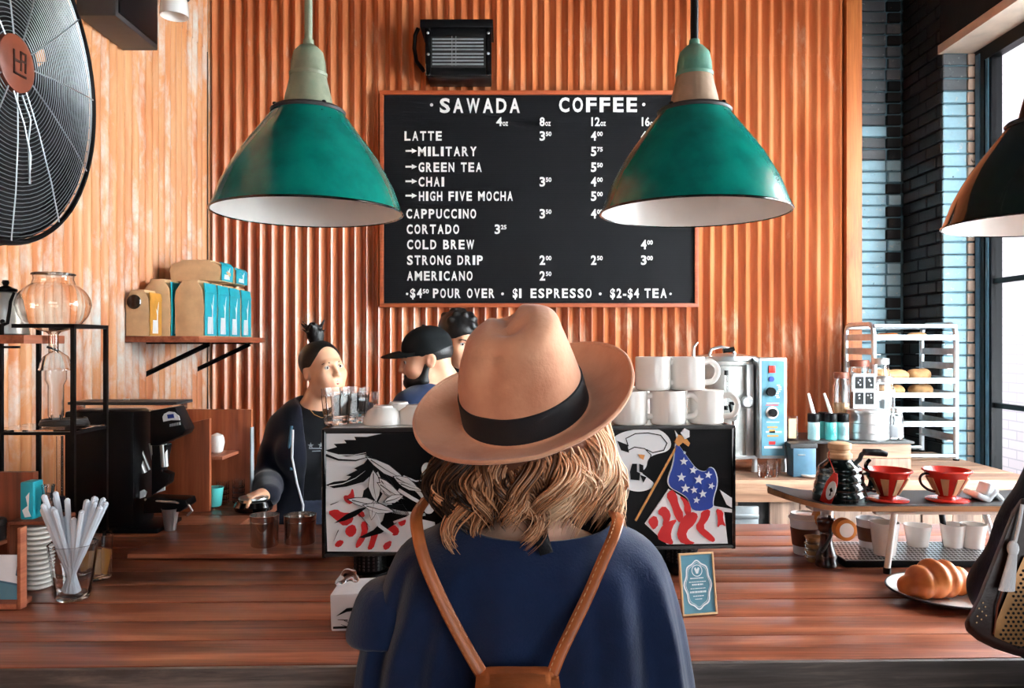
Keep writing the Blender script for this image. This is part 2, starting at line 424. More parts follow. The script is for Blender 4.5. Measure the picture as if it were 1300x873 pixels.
# ------------------------------------------------------------------ the room
def struct(g, name, mat, **k): o = make(g, name, mat, kind='structure', **k); return o
WX, WY, BX, BY, CZ = -1.79, 4.62, 2.475, 5.0, 3.9
struct(G().box(-2.2, 6.5, -4, 5.4, -.1, 0), 'floor', 'floor_concrete')
struct(G().box(-2.2, 2.95, -4, 5.4, CZ, CZ+.1), 'ceiling', 'ceiling_dark')
wb = struct(G().box(-1.95, 1.99, WY+.012, WY+.12, 0, CZ), 'wall_back', 'dark_grey', at=(0, WY, 0))
wl = struct(G().box(-1.95, WX-.012, -4, WY+.1, 0, CZ), 'wall_left', 'dark_grey', at=(WX, 0, 0))
def sheet(n_rib, pitch, z0, z1, amp=.0185, seg=8):
    g = G(); n = n_rib*seg+1
    for layer, off in ((0, 0), (1, .0016)):
        for z in (z0, z1):
            for i in range(n):
                x = i*pitch/seg; g.v.append((x, -2*amp*((1-math.cos(2*PI*i/seg))/2)**(1.0 if amp > .017 else .55)+off, z))
    for i in range(n-1):
        g.f += [(i, i+1, n+i+1, n+i), (2*n+i, 3*n+i, 3*n+i+1, 2*n+i+1), (i, 2*n+i, 2*n+i+1, i+1), (n+i, n+i+1, 3*n+i+1, 3*n+i)]
    g.m = [0]*len(g.f); return g
PIT = .0690; SEAM = 3.265
def sheets(parent, mat, x0, n_sheet, n_rib, rot, orgf, amp=.0185):
    lo = make(sheet(n_rib, PIT, .0, SEAM, amp), 'corrugated_sheet', mat, smooth=True, auto=60); up = make(sheet(n_rib, PIT, SEAM-.03, CZ, amp), 'corrugated_sheet', mat, smooth=True, auto=60)
    for src, dy in ((lo, 0), (up, -.004)):
        for k in range(n_sheet):
            o = src if k == 0 else src.copy()
            if k: COL.objects.link(o)
            o.parent = parent; o.location = orgf(x0+k*n_rib*PIT, dy-(k % 2)*.0012); o.rotation_euler = (0,0,rot)
sheets(wb, 'rust_back', WX+.012, 6, 9, 0, lambda s, d: Vector((s, d, 0)))
sheets(wl, 'rust_side', -.95, 9, 9, R(90), lambda s, d: Vector((-d, s, 0)), .0165)
struct(G().box(1.935, 2.025, 4.555, 5.02, 0, CZ), 'trim_1', 'post_wood', bevel=.003)
struct(G().box(WX-.005, WX+.022, 4.56, 4.60, 0, CZ), 'trim_2', 'black_metal')
# brickwork beside the window, blue paint lower, grey bricks higher
struct(G().box(-1.95, 2.73, -4.1, -4, 0, CZ), 'light_blocking_wall', 'ceiling_dark')  # unseen wall behind the camera, added to keep sky fill out
wk = struct(G().box(1.99, 2.735, BY+.02, BY+.3, 0, CZ), 'wall_rear_bricks', ['mortar_pale'], at=(2, BY, 0))
wr = struct(G().box(BX+.02, 2.735, 4.56, 5.02, 0, CZ).box(BX+.02, 2.735, -4, 4.56, 0, .70).box(BX, 2.735, -4, 4.56, 3.27, CZ).box(BX, 2.735, -4, .3, .70, 3.27), 'wall_right', ['mortar'], at=(BX, 4.8, 0))
def brick(L_, H, Dp):
    g = G().box(-L_/2, L_/2, 0, Dp, 0, H); return make(g, 'brick', 'brick_blue', bevel=.004, segs=1)
bsrc = {}
def getb(L_, matn):
    k = (round(L_, 3), matn)
    if k not in bsrc:
        g = G().box(-L_/2, L_/2, 0, .04, 0, .062)
        o = make(g, 'brick', matn, bevel=.004, segs=1); bsrc[k] = o.data; bpy.data.objects.remove(o)
    return bsrc[k]
make(G().box(BX+.018, 2.66, 4.545, 4.5599, .7, 3.225), 'jamb_bed', 'mortar_pale', wr)
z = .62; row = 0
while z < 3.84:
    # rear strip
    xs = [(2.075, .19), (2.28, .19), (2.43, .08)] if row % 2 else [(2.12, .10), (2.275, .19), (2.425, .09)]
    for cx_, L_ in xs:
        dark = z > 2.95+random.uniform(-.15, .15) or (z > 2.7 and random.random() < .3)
        mt = 'brick_black' if cx_ > 2.4 and random.random() < .6 else ('brick_grey' if dark else 'brick_blue')  # corner bricks often black, higher ones dark grey
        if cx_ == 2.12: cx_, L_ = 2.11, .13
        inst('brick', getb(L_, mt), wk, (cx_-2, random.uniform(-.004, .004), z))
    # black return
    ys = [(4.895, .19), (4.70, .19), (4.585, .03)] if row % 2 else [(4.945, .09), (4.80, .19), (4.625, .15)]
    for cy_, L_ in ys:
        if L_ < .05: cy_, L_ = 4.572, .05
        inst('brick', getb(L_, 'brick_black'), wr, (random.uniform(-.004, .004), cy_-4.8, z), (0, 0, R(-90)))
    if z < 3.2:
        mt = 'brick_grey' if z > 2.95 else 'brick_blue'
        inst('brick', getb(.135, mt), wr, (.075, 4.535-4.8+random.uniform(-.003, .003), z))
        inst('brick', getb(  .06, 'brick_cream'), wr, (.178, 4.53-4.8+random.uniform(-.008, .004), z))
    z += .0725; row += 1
struct(G().box(BX-.01, 2.72, .0, 4.56, 3.225, 3.275), 'trim_3', 'plaster')
struct(G().box(BX-.03, 2.72, -.2, 4.56, .66, .70), 'trim_4', 'pale_wood')
# steel window
wi = struct(G().box(2.66, 2.72, 4.44, 4.545, .70, 3.225).box(2.67, 2.73, 4.385, 4.43, .70, 3.225).box(2.66, 2.72, .3, 4.44, 3.15, 3.225).box(2.66, 2.72, .3, 4.44, .70, .75), 'window_1', 'black_metal', at=(2.7, 2.4, .7))
make(G().box(2.662, 2.668, 4.405, 4.43, .75, 3.15).box(2.655, 2.66, 4.475, 4.515, .72, 3.2), 'frame_highlight', 'blue_box', wi)  # bluish strips paint the highlight on the black metal frame
for zz in (1.21, 1.90, 2.55): make(G().box(2.68, 2.71, .3, 4.40, zz-.014, zz+.014), 'glazing_bar', 'black_metal', wi)
for yy in (3.15, 2.0, .9): make(G().box(2.675, 2.715, yy-.02, yy+.02, .75, 3.15), 'mullion', 'black_metal', wi)
for a, b_ in ((3.17, 4.39), (2.02, 3.13), (.92, 1.98)): make(G().box(2.692, 2.697, a, b_, .75, 3.15), 'pane', 'window_glass', wi)
fa = make(G().box(5.8, 6.3, -3, 22, 0, 9), 'street_building', 'facade', at=(6, 8, 0)); tag(fa, 'pale pink brick building seen through the window', 'building')
gd = struct(G().box(2.9, 5.8, -4, 22, -.06, .004), 'pavement', 'floor_concrete')

# ------------------------------------------------------------------ bar counter
ct = thing('bar_counter', 'long bar counter of reddish brown planks with dark plank front', 'counter', (0, 1.9, 0))
def skew(g):
    g.v = [(x, y+.026*x*max(0, (2.6-y)/1.24), z_) for x, y, z_ in g.v]; return g
y0 = 1.37
for wd in (.118, .105, .112, .12, .11, .118, .104, .12, .15):
    make(skew(G().box(-1.75, 2.40, y0+.0015, y0+wd-.0015, .955, .995+random.uniform(0, .0015))), 'plank', 'counter_wood', ct, bevel=.002)
    y0 += wd
YR = y0
for k in range(3):
    make(G().box(-1.75, -.84, YR+.0015+k*.13, YR+.1285+k*.13, .955, .994+random.uniform(0, .0015)), 'plank', 'counter_wood', ct, bevel=.002)
make(skew(G().box(-1.75, 2.40, 1.38, YR-.02, .915, .955)), 'substructure', 'counter_edge', ct)
make(skew(G().box(-1.75, 2.40, 1.362, 1.38, .948, .9945)), 'edge_board', 'counter_edge', ct, bevel=.002)
z = .925
for k in range(7):
    make(skew(G().box(-1.75, 2.40, 1.385+.006*(k % 2), 1.41, z-.118, z)), 'front_board', 'counter_wood' if k != 1 else 'counter_edge', ct, bevel=.002); z -= .121
make(G().box(-1.7, 2.3, 1.42, YR-.06, .06, .915), 'carcass', 'black_plastic', ct)
# back counter
bc = thing('back_counter', 'weathered plank back counter under the corrugated wall', 'counter', (1.3, 4.0, 0))
for k, (a, b_) in enumerate(((3.60, 3.79), (3.793, 3.98), (3.983, 4.17), (4.173, 4.36), (4.363, 4.53))):
    make(G().box(.2, 2.42, a, b_, .885, .93), 'plank', 'pale_wood', bc, bevel=.003)
make(G().box(.2, 2.42, 3.585, 3.60, .83, .93), 'edge_board', 'pale_wood', bc, bevel=.003)
xx = .2; k = 0
while xx < 2.35:
    if not (.98 < xx+.05 < 1.10):
        make(G().box(xx+.002, xx+.138, 3.61+.004*(k % 3), 3.63, .05, .83), 'front_board', 'grey_wood', bc, bevel=.002)
    xx += .14; k += 1
make(G().box(.22, 2.4, 3.635, 4.5, .02, .885), 'carcass', 'dark_grey', bc)
o = make(G().box(.985, 1.115, 3.56, 3.582, .30, .815).box(.985, 1.115, 3.555, 3.582, .76, .78), 'fridge_door', 'aluminium', bc, bevel=.003, label='pale blue-grey metal fridge door')

# ------------------------------------------------------------------ pendant lamps
def lamp(px, label, neck2, cordmat, shade='lamp_green', D=1.92, py=270):
    c = P(px, py, D); s = D/F; t = thing('pendant_lamp', label, 'lamp', c, 'green enamel pendant lamps')
    T = dict(cx=c.x, cy=c.y, cz=c.z)
    pr = [(119,0),(114,12),(106.5,33),(97,51),(86.5,69),(73,88),(60,105),(51,117),(43,127)]
    out = [(r*s, h*s) for r, h in pr]; inn = [((r-1.6)*s, (h-.6)*s) for r, h in pr]
    sh = make(G().lathe(out+inn[::-1], 64, closed=True, **T), 'lamp_shade', shade, t, smooth=True, auto=50)
    inn2 = [((r-2.2)*s, (h-.2)*s) for r, h in pr]
    make(G().lathe(inn2+[(40*s, 126*s), (10*s, 128*s)]+[(10*s, 127.6*s)]+[((r-1.7)*s, h*s) for r, h in pr[::-1]], 64, closed=True, **T), 'shade_lining', 'white_enamel', sh, smooth=True)
    make(G().tube([(c.x+118.6*s*math.cos(a), c.y+118.6*s*math.sin(a), c.z) for a in [2*PI*k/72 for k in range(72)]], 1.5*s, 8, closed=True), 'rim', 'black_gloss', t, smooth=True)
    make(G().lathe([(38*s,124*s),(46*s,125*s),(47*s,128*s),(44*s,131*s),(30*s,133*s)], 40, **T), 'flange', 'dark_grey', t, smooth=True)
    make(G().lathe([(33*s,131*s),(31*s,136*s),(28*s,150*s),(24.5*s,164*s),(22.5*s,173*s)], 40, **T), 'neck', neck2[0], t, smooth=True)
    make(G().lathe([(23.5*s,172*s),(24*s,176*s),(22.5*s,178*s),(21.5*s,190*s),(18.5*s,203*s),(12*s,210*s),(7*s,213*s),(6.5*s,219*s)], 40, **T), 'socket_cap', neck2[1], t, smooth=True)
    for a in (.6, 2.2, 3.8, 5.4): make(G().ell((c.x+44*s*math.cos(a), c.y+44*s*math.sin(a), c.z+131*s), (3*s, 3*s, 2*s), n=8, m_=6), 'screw', 'black_metal', t, smooth=True)
    make(G().cyl((c.x, c.y, c.z+216*s), (c.x+.004, c.y, CZ-.03), 5*s, 5*s, 14), 'stem', cordmat, t, smooth=True)
    make(G().lathe([(.06, CZ-.03-c.z), (.05, CZ-.001-c.z)], 24, **T), 'ceiling_rose', 'black_metal', t)
    make(G().lathe([(11*s,110*s),(12*s,100*s),(20*s,84*s),(24*s,70*s),(21*s,56*s),(12*s,47*s),(1e-6,44*s)], 24, **T), 'bulb', 'ceramic', t, smooth=True)
    make(G().lathe([(14*s,127*s),(14*s,104*s),(10*s,102*s)], 20, **T), 'socket', 'black_plastic', t, smooth=True)
    return t
lamp(391.5, 'green enamel pendant lamp with grey-green neck, left of the menu board', ('cast_green', 'cast_green'), 'cast_green')
lamp(881.5, 'green enamel pendant lamp with brown neck and black cord, over right side of menu', ('cast_brown', 'cast_teal'), 'black_plastic')
lamp(1329, 'dark blackish enamel pendant lamp cut by the right frame edge by the window', ('black_metal', 'black_metal'), 'black_plastic', 'enamel_blackish', 1.92, 284)

# ------------------------------------------------------------------ menu board
MD = 4.555
mb = thing('menu_board', 'large black letter menu board in orange wood frame on corrugated wall', 'menu board', P(684, 252, MD+.02))
def MP(u, v, d): p = P(u, v, MD); return (p.x, MD-d, p.z)
def rect(u0, v0, u1, v1): return [(u0, v0), (u1, v0), (u1, v1), (u0, v1)]
make(G().prism(rect(484, 118, 884, 388), .004, MP), 'letter_panel', 'menu_black', mb)
g = G()
for q in (rect(482.5, 116, 886, 121), rect(482.5, 385, 886, 390)): make(G().prism(q, .022, MP), 'frame_rail', 'frame_wood', mb, bevel=.003)
for q in (rect(482.5, 121, 487.5, 385), rect(881, 121, 886, 385)): make(G().prism(q, .022, MP), 'frame_stile', 'frame_wood', mb, bevel=.003)
# felt grooves
g = G(); yy = 123.0
while yy < 384: g.prism(rect(488, yy, 880.5, yy+.7), .0052, MP); yy += 2.4
make(g, 'felt_grooves', 'tee_black', mb, kind='stuff')
def textmesh(s, bold=.028):
    cu = bpy.data.curves.new('t', 'FONT'); cu.body = s; cu.offset = bold; cu.resolution_u = 3; cu.fill_mode = 'BOTH'; cu.extrude = .02
    o = bpy.data.objects.new('t', cu); COL.objects.link(o); dg = bpy.context.evaluated_depsgraph_get()
    me = bpy.data.meshes.new_from_object(o.evaluated_get(dg)); bpy.data.objects.remove(o); return me
def text(s, u0, u1, vb, cap_, fn=MP, parent=None, mat='letters', d=.006, bold=.028, name='letter', th=.002, space=None):
    me = textmesh(s, bold); co = np.array([v.co[:] for v in me.vertices])
    lo, hi = co.min(0), co.max(0); vs_ = []
    for c_ in co:
        u = u0+(c_[0]-lo[0])/(hi[0]-lo[0])*(u1-u0); v = vb-(c_[1])*cap_/.70
        dd = d+(th if c_[2] > 0 else 0); vs_.append(Vector(fn(u, v, dd)))
    org = wloc(parent) if parent is not None else Vector((0,0,0))
    for v_, p in zip(me.vertices, vs_): v_.co = p-org
    me.materials.clear(); me.materials.append(MATS[mat]); me.name = name
    o = bpy.data.objects.new(name, me); COL.objects.link(o); o.parent = parent; return o
def spaced(s, u0, u1, vb, cap_, **k):
    """letter-board line: every letter joined to one part, even pitch"""
    n = len(s); wd = {'I': .45, ' ': .55, 'M': 1.25, 'W': 1.3, '1': .5, '-': .7}
    tot = sum(wd.get(c, 1) for c in s); gap = .30; unit = (u1-u0)/(tot+gap*(n-1)); u = u0
    for ch in s:
        w_ = wd.get(ch, 1)*unit
        if ch != ' ': text(ch, u, u+w_, vb, cap_, parent=mb, bold=.03, name='letter')
        u += w_+gap*unit
def dot(u, v, r): make(G().prism([(u+r*math.cos(a), v+r*math.sin(a)) for a in [2*PI*k/12 for k in range(12)]], .008, MP), 'lettering', 'letters', mb)
spaced('SAWADA', 558.4, 660, 143, 17.5); spaced('COFFEE', 709.6, 808.5, 142, 17.5); dot(548, 133.5, 2.1); dot(817, 133, 2.1)
for s, a, b_ in (('4', 630, 637.5), ('8', 685, 691.5), ('12', 750.5, 761.5), ('16', 814.5, 824.5)):
    text(s, a, b_, 160, 10.5, parent=mb); text('oz', b_+.6, b_+7.5, 160, 7.5, parent=mb, bold=.015)
rows = [('LATTE',513.7,561,178.4),('MILITARY',531,605,198),('GREEN TEA',531.5,611.6,218),('CHAI',531.5,564,236.5),('HIGH FIVE MOCHA',532,651,254.7),
        ('CAPPUCCINO',516,604.5,277),('CORTADO',516.5,583,296.6),('COLD BREW',517,602,316),('STRONG DRIP',517,613,335.8),('AMERICANO',517,600,355.7)]
for s, a, b_, v in rows: spaced(s, a, b_, v, 11.3)
for v in (198, 218, 236.5, 254.7):
    c = v-6.2; make(G().prism([(515, c-1.1), (523, c-1.1), (523, c-3.2), (529.5, c), (523, c+3.2), (523, c+1.1), (515, c+1.1)], .008, MP), 'arrow', 'letters', mb)
pr = [(8,'3','50',178.4),(12,'4','00',178.4),(16,'4','50',178.4),(12,'5','75',198),(12,'5','50',218),(8,'3','50',236.5),(12,'4','00',236.5),(12,'5','00',254.7),
      (8,'3','50',277),(12,'4','00',277),(4,'3','25',296.6),(16,'4','00',316),(8,'2','00',335.8),(12,'2','50',335.8),(16,'3','00',335.8),(8,'2','50',355.7)]
cx4 = {4: 628, 8: 685, 12: 750, 16: 813.5}
for k, d_, s_, v in pr:
    u = cx4[k]; text(d_, u, u+7, v, 11.3, parent=mb); text(s_, u+7.8, u+15, v-5.6, 5.2, parent=mb, bold=.03)
dot(517, 373, 1.5); spaced('$4', 521, 536, 377.7, 11.3); text('50', 536.8, 544.6, 372.2, 5.2, parent=mb); spaced('POUR OVER', 549.8, 627.8, 377.7, 11.3)
dot(638, 373, 1.8); spaced('$1', 651, 662, 377.7, 11.3); spaced('ESPRESSO', 673.5, 750.8, 377.7, 11.3); dot(761.8, 373, 1.8)
spaced('$2-$4', 774.5, 811, 377.7, 11.3); spaced('TEA', 818, 846, 377.7, 11.3); dot(851, 373, 1.5)

# ------------------------------------------------------------------ wall heater
HD = 4.36
ht = thing('wall_heater', 'black wall heater with bright slatted grille above the menu board', 'heater', P(582, 61, 4.5))
def HP(u, v, d): p = P(u, v, HD); return (p.x, HD-d, p.z)
make(G().prism(rect(540, 37, 624, 96), .0, lambda u, v, d: HP(u, v, d) if d else HP(u, v, 0)) if False else G().box(*(lambda a, b_: (a.x, b_.x, HD+.02, 4.57, b_.z, a.z))(P(541, 38, HD), P(623, 95, HD))), 'housing', 'black_plastic', ht, bevel=.008)
a, b_ = P(534, 27, HD), P(626, 37, HD)
make(G().box(a.x, b_.x, HD-.03, 4.56, b_.z, a.z), 'hood', 'black_plastic', ht, bevel=.004)
for q in (rect(540, 37, 547, 96), rect(617, 37, 624, 96)): make(G().prism(q, .012, HP), 'side_bracket', 'black_gloss', ht, bevel=.002)
for q in (rect(547, 37, 617, 47), rect(547, 86, 617, 96)): make(G().prism(q, .006, HP), 'front_rail', 'black_plastic', ht, bevel=.002)
make(G().prism(rect(547, 47, 617, 86), -.008, HP), 'reflector', 'dark_grey', ht)
for k in range(8):
    v = 50.2+k*4.35+(1.2 if k > 3 else 0); make(G().cyl(HP(549, v, .006), HP(614, v, .006), .0052, n=8), 'slat', 'aluminium', ht, smooth=True)
for u in (574, 579): make(G().cyl(HP(u, 47, .012), HP(u, 84, .012), .0018, n=6), 'guard_wire', 'aluminium', ht)
for u, v in ((543.5, 43), (544, 70), (620, 43), (620, 69)): make(G().ell(HP(u, v, .014), (.008, .005, .008), n=10, m_=6), 'screw', 'steel', ht, smooth=True)
make(G().tube([P(531, 36, 4.5), P(527, 45, 4.5), P(526, 62, 4.52), P(529, 78, 4.52), P(538, 90, 4.5)], .012, 10), 'cable_and_shadow', 'black_plastic', ht, smooth=True)  # one black curve for the cable together with the heater's cast shadow

# ------------------------------------------------------------------ wall fan
FX, FY, FZ, FR = -1.40, 2.15, ZC+.765, .485
fn = thing('wall_fan', 'large industrial fan in wire cage on left wall, cut by frame edge', 'fan', (FX-.1, FY, FZ))
def ring(cx_, r, rr, n=72, s=6): return G().tube([(cx_, FY+r*math.cos(a), FZ+r*math.sin(a)) for a in [2*PI*k/n for k in range(n)]], rr, s, closed=True)
def bulge(r): return FX+.045*(1-(r/FR)**2)
g = G()
for k in range(34):
    r = .085+k*(FR-.09)/34; q = ring(bulge(r), r, .0013, 64, 4); g.add(q.v, q.f)
make(g, 'cage_rings', 'aluminium', fn, kind='stuff', smooth=True)
for k in range(12):
    a = 2*PI*k/12+.1; make(G().tube([(bulge(r)+.002, FY+r*math.cos(a), FZ+r*math.sin(a)) for r in (.07, .2, .35, FR)], .0022, 6), 'cage_spoke', 'aluminium', fn, smooth=True)
make(ring(FX, FR, .008), 'cage_rim', 'black_metal', fn, smooth=True)
make(ring(FX-.17, FR-.015, .006), 'rear_rim', 'dark_grey', fn, smooth=True)
g = G()
for k in range(72):
    a = 2*PI*k/72; g.tube([(FX, FY+FR*math.cos(a), FZ+FR*math.sin(a)), (FX-.09, FY+(FR+.012)*math.cos(a), FZ+(FR+.012)*math.sin(a)), (FX-.17, FY+(FR-.015)*math.cos(a), FZ+(FR-.015)*math.sin(a))], .0018, 4)
for k in range(20):
    r = .08+k*(FR-.1)/20; q = ring(FX-.18-.03*(1-(r/FR)**2), r, .0016, 48, 4); g.add(q.v, q.f)
make(g, 'rear_cage', 'dark_grey', fn, kind='stuff', smooth=True)
for k in range(4):   # broad blades
    a0 = 2*PI*k/4+.3; g = G(); n1, n2 = 8, 10; vs_ = []
    for lay in (0, .004):
        for i in range(n1):
            r = .07+(FR-.082)*i/(n1-1)
            for j in range(n2):
                t = j/(n2-1); a = a0+t*1.68*(0.85+.15*i/(n1-1))+.25*(i/(n1-1))**2; vs_.append((FX-.060+.07*(t-.5)-lay, FY+r*math.cos(a), FZ+r*math.sin(a)))
    fs = []; B_ = n1*n2
    for i in range(n1-1):
        for j in range(n2-1):
            q = (i*n2+j, i*n2+j+1, (i+1)*n2+j+1, (i+1)*n2+j); fs += [q, tuple(B_+x for x in q[::-1])]
    for i in range(n1-1): fs += [(i*n2, (i+1)*n2, B_+(i+1)*n2, B_+i*n2), (i*n2+n2-1, B_+i*n2+n2-1, B_+(i+1)*n2+n2-1, (i+1)*n2+n2-1)]
    for j in range(n2-1): fs += [(j, B_+j, B_+j+1, j+1), ((n1-1)*n2+j, (n1-1)*n2+j+1, B_+(n1-1)*n2+j+1, B_+(n1-1)*n2+j)]
    make(G().add(vs_, fs), 'blade', 'fan_black', fn, smooth=True)
Tx = Matrix.Translation((0, FY, FZ)) @ Matrix.Rotation(R(90), 4, 'Y')
make(G().lathe([(FR-.006, FX-.135), (FR-.006, FX-.012), (FR-.010, FX-.012), (FR-.010, FX-.135)], 72, T=Tx, closed=True), 'drum_shroud', 'fan_black', fn, smooth=True, auto=50)
hub = make(G().lathe([(.074, FX+.02), (.078, FX+.04), (.077, FX+.050), (.06, FX+.056), (1e-6, FX+.058)], 40, T=Tx), 'hub_badge', 'felt_dark', fn, smooth=True)
MATS['felt_dark'].node_tree.nodes['Principled BSDF'].inputs['Roughness'].default_value = .4
def HB(u, v, d): return (FX+.0575+d, FY+u, FZ+v)
g = G()
for q in ([(-.03,-.035),(-.024,-.035),(-.024,.03),(-.03,.03)], [(-.024,.0),(.004,.0),(.004,.007),(-.024,.007)], [(.0,-.02),(.006,-.02),(.006,.034),(.0,.034)], [(.006,.028),(.026,.028),(.026,.034),(.006,.034)], [(.02,-.02),(.026,-.02),(.026,.028),(.02,.028)], [(.006,.006),(.02,.006),(.02,.012),(.006,.012)], [(-.03,-.035),(.026,-.035),(.026,-.029),(-.03,-.029)]):
    g.prism(q, .002, HB)
make(g, 'badge_print', 'leather_brown', hub)
make(G().cyl((FX-.28, FY, FZ), (FX-.12, FY, FZ), .09, .08, 24), 'motor', 'black_metal', fn, smooth=True)
make(G().box(WX+.005, FX-.2, FY-.03, FY+.03, FZ-.03, FZ+.03).box(WX+.002, WX+.02, FY-.12, FY+.12, FZ-.15, FZ+.15), 'wall_bracket', 'black_metal', fn, bevel=.003)
make(G().tube([(FX+.05, FY+.02, FZ-.08), (FX+.056, FY+.05, FZ-.14), (FX+.052, FY+.045, FZ-.2), (FX+.04, FY+.07, FZ-.28), (FX+.03, FY+.09, FZ-.31)], .003, 6).tube([(FX+.052, FY-.02, FZ-.08), (FX+.056, FY+.02, FZ-.16), (FX+.05, FY+.06, FZ-.24), (FX+.03, FY+.085, FZ-.31)], .0025, 6), 'loose_wire', 'aluminium', fn, smooth=True)

# ------------------------------------------------------------------ wall speaker + little spot
z0 = ZC+1.325
sp_ = thing('wall_speaker', 'dark box speaker fixed high on left corrugated wall', 'speaker', (WX+.01, 3.35, z0))
make(G().box(WX+.03, -1.60, 3.18, 3.56, z0, z0+.42), 'cabinet', 'dark_grey', sp_, bevel=.006)
make(G().box(-1.60, -1.592, 3.20, 3.54, z0+.02, z0+.40), 'grille', 'black_plastic', sp_, bevel=.002)
make(G().box(WX+.0, WX+.035, 3.28, 3.44, z0+.1, z0+.3), 'mount', 'black_metal', sp_)
sl = thing('spot_light', 'small white and black spot light beside the wall speaker', 'light', (WX, 3.78, ZC+1.62))
make(G().cyl((WX+.005, 3.78, ZC+1.72), (WX+.14, 3.78, ZC+1.72), .016), 'arm', 'black_metal', sl, smooth=True)
make(G().lathe([(.02,.1),(.05,.09),(.062,.03),(.066,-.02),(.064,-.03),(.058,-.02),(.05,.03),(1e-6,.05)], 28, cx=WX+.17, cy=3.78, cz=ZC+1.60), 'head', 'ceramic', sl, smooth=True)
make(G().lathe([(1e-6,.11),(.03,.105),(.055,.09),(.068,.05),(.07,.035),(.062,.035)], 28, cx=WX+.17, cy=3.78, cz=ZC+1.63), 'hood', 'black_plastic', sl, smooth=True)

# ------------------------------------------------------------------ coffee bag shelf
SZ = ZC+.036
sh = thing('wall_shelf', 'narrow wood shelf on black brackets fixed to the left wall', 'shelf', (WX, 4.05, SZ-.03))
make(G().box(WX+.003, -1.43, 3.60, 4.56, SZ-.028, SZ), 'board', 'shelf_wood', sh, bevel=.003)
for yb in (3.82, 4.42):
    g = G().box(WX, WX+.012, yb-.016, yb+.016, SZ-.20, SZ-.03); g.box(WX, -1.46, yb-.016, yb+.016, SZ-.036, SZ-.028)
    g.tube([(WX+.01, yb, SZ-.185), (-1.47, yb, SZ-.036)], .012, 4); make(g, 'bracket', 'black_metal', sh)
def bag(loc, wx, wy, h, label, rz=0, gold=False, lying=False):
    """kraft pouch, printed broad face towards +x"""
    t = thing('coffee_bag', label, 'bag', (0,0,0), 'coffee bags on the wall shelf')
    def outline(z_, s): f_ = 1-.12*max(0, (z_/h-.75)/.25)**2; return s*f_
    vs_ = []; n = 7
    for i in range(n):
        z_ = h*i/(n-1); k = 1 if i < n-2 else (.92 if i == n-2 else .55); bl = 1+.05*math.sin(PI*i/(n-1))
        for sx, sy in ((-1,-1),(-.3,-1.06),(.3,-1.06),(1,-1),(1.05,-.3),(1.05,.3),(1,1),(.3,1.06),(-.3,1.06),(-1,1),(-1.05,.3),(-1.05,-.3)):
            vs_.append((sx*wx/2*k*bl+random.uniform(-.003,.003), sy*wy/2*(1 if i < n-1 else .97)+random.uniform(-.002,.002), z_+random.uniform(-.002,.002)))
    fs = [tuple(range(12))[::-1], tuple((n-1)*12+k for k in range(12))]
    for i in range(n-1):
        for k in range(12): fs.append((i*12+k, i*12+(k+1)%12, (i+1)*12+(k+1)%12, (i+1)*12+k))
    make(G().add(vs_, fs), 'pouch', 'kraft', t, smooth=True, auto=50)
    X = wx/2*1.06+.003
    def fp(u, v, d): return (X+d-(.055*wx if v > h*.8 else 0), u, v)
    make(G().prism([(-wy*.49, .004), (wy*.49, .004), (wy*.49, h*.8), (-wy*.49, h*.8)], .0015, fp).prism([(-wy*.49, h*.8), (wy*.49, h*.8), (wy*.47, h*.97), (-wy*.47, h*.97)], .004, fp), 'front_label', 'gold_print' if gold else 'teal_paper', t)
    fp2 = lambda u, v, d: (X+.0016+d, u, v)
    make(G().prism([(-wy*.30, .012), (wy*.02, .012), (wy*.06, h*.36), (-wy*.26, h*.36)], .001, fp2), 'white_print', 'print_white', t)
    make(G().prism([(wy*.05, .012), (wy*.17, .012), (wy*.14, h*.4), (wy*.22, h*.78), (wy*.16, h*.7), (wy*.08, h*.56), (-wy*.02, h*.62), (wy*.07, h*.48)], .001, fp2), 'white_print', 'print_white', t)
    make(G().box(-.014*0-wx*.3, wx*.3, -wy*.46, wy*.46, h-.006, h+.006), 'folded_top', 'kraft', t, bevel=.002)
    t.location = loc; t.rotation_euler = (0, 0, rz) if not lying else (R(0), R(90), rz)
    return t
bag((-1.525, 3.80, SZ), .13, .155, .262, 'teal fronted coffee bag, nearest of the row of four on the shelf')
bag((-1.523, 3.968, SZ), .125, .155, .262, 'teal fronted coffee bag, second in the row of four')
bag((-1.525, 4.138, SZ), .125, .155, .262, 'teal fronted coffee bag, third in the row of four')
bag((-1.523, 4.308, SZ), .125, .155, .262, 'teal fronted coffee bag, farthest in the row of four')
bag((-1.675, 3.80, SZ), .12, .17, .265, 'kraft coffee bag with teal edge standing left behind the row')
b0 = bag((-1.70, 3.635, SZ), .10, .12, .205, 'small kraft bag with gold print and dark round window, leftmost on shelf', gold=True)
make(G().lathe([(.03, 0), (.033, .004), (.03, .008), (1e-6, .009)], 20, T=Matrix.Translation((-1.712, 3.570, SZ+.155)) @ Matrix.Rotation(R(90), 4, 'X')), 'dark_window', 'black_gloss', b0)
bag((-1.548, 3.93, SZ+.272), .235, .16, .098, 'kraft coffee bag lying on top of the row, nearer of the two')
bag((-1.545, 4.13, SZ+.272), .235, .17, .088, 'teal ended coffee bag lying on top of the row, farther of the two')
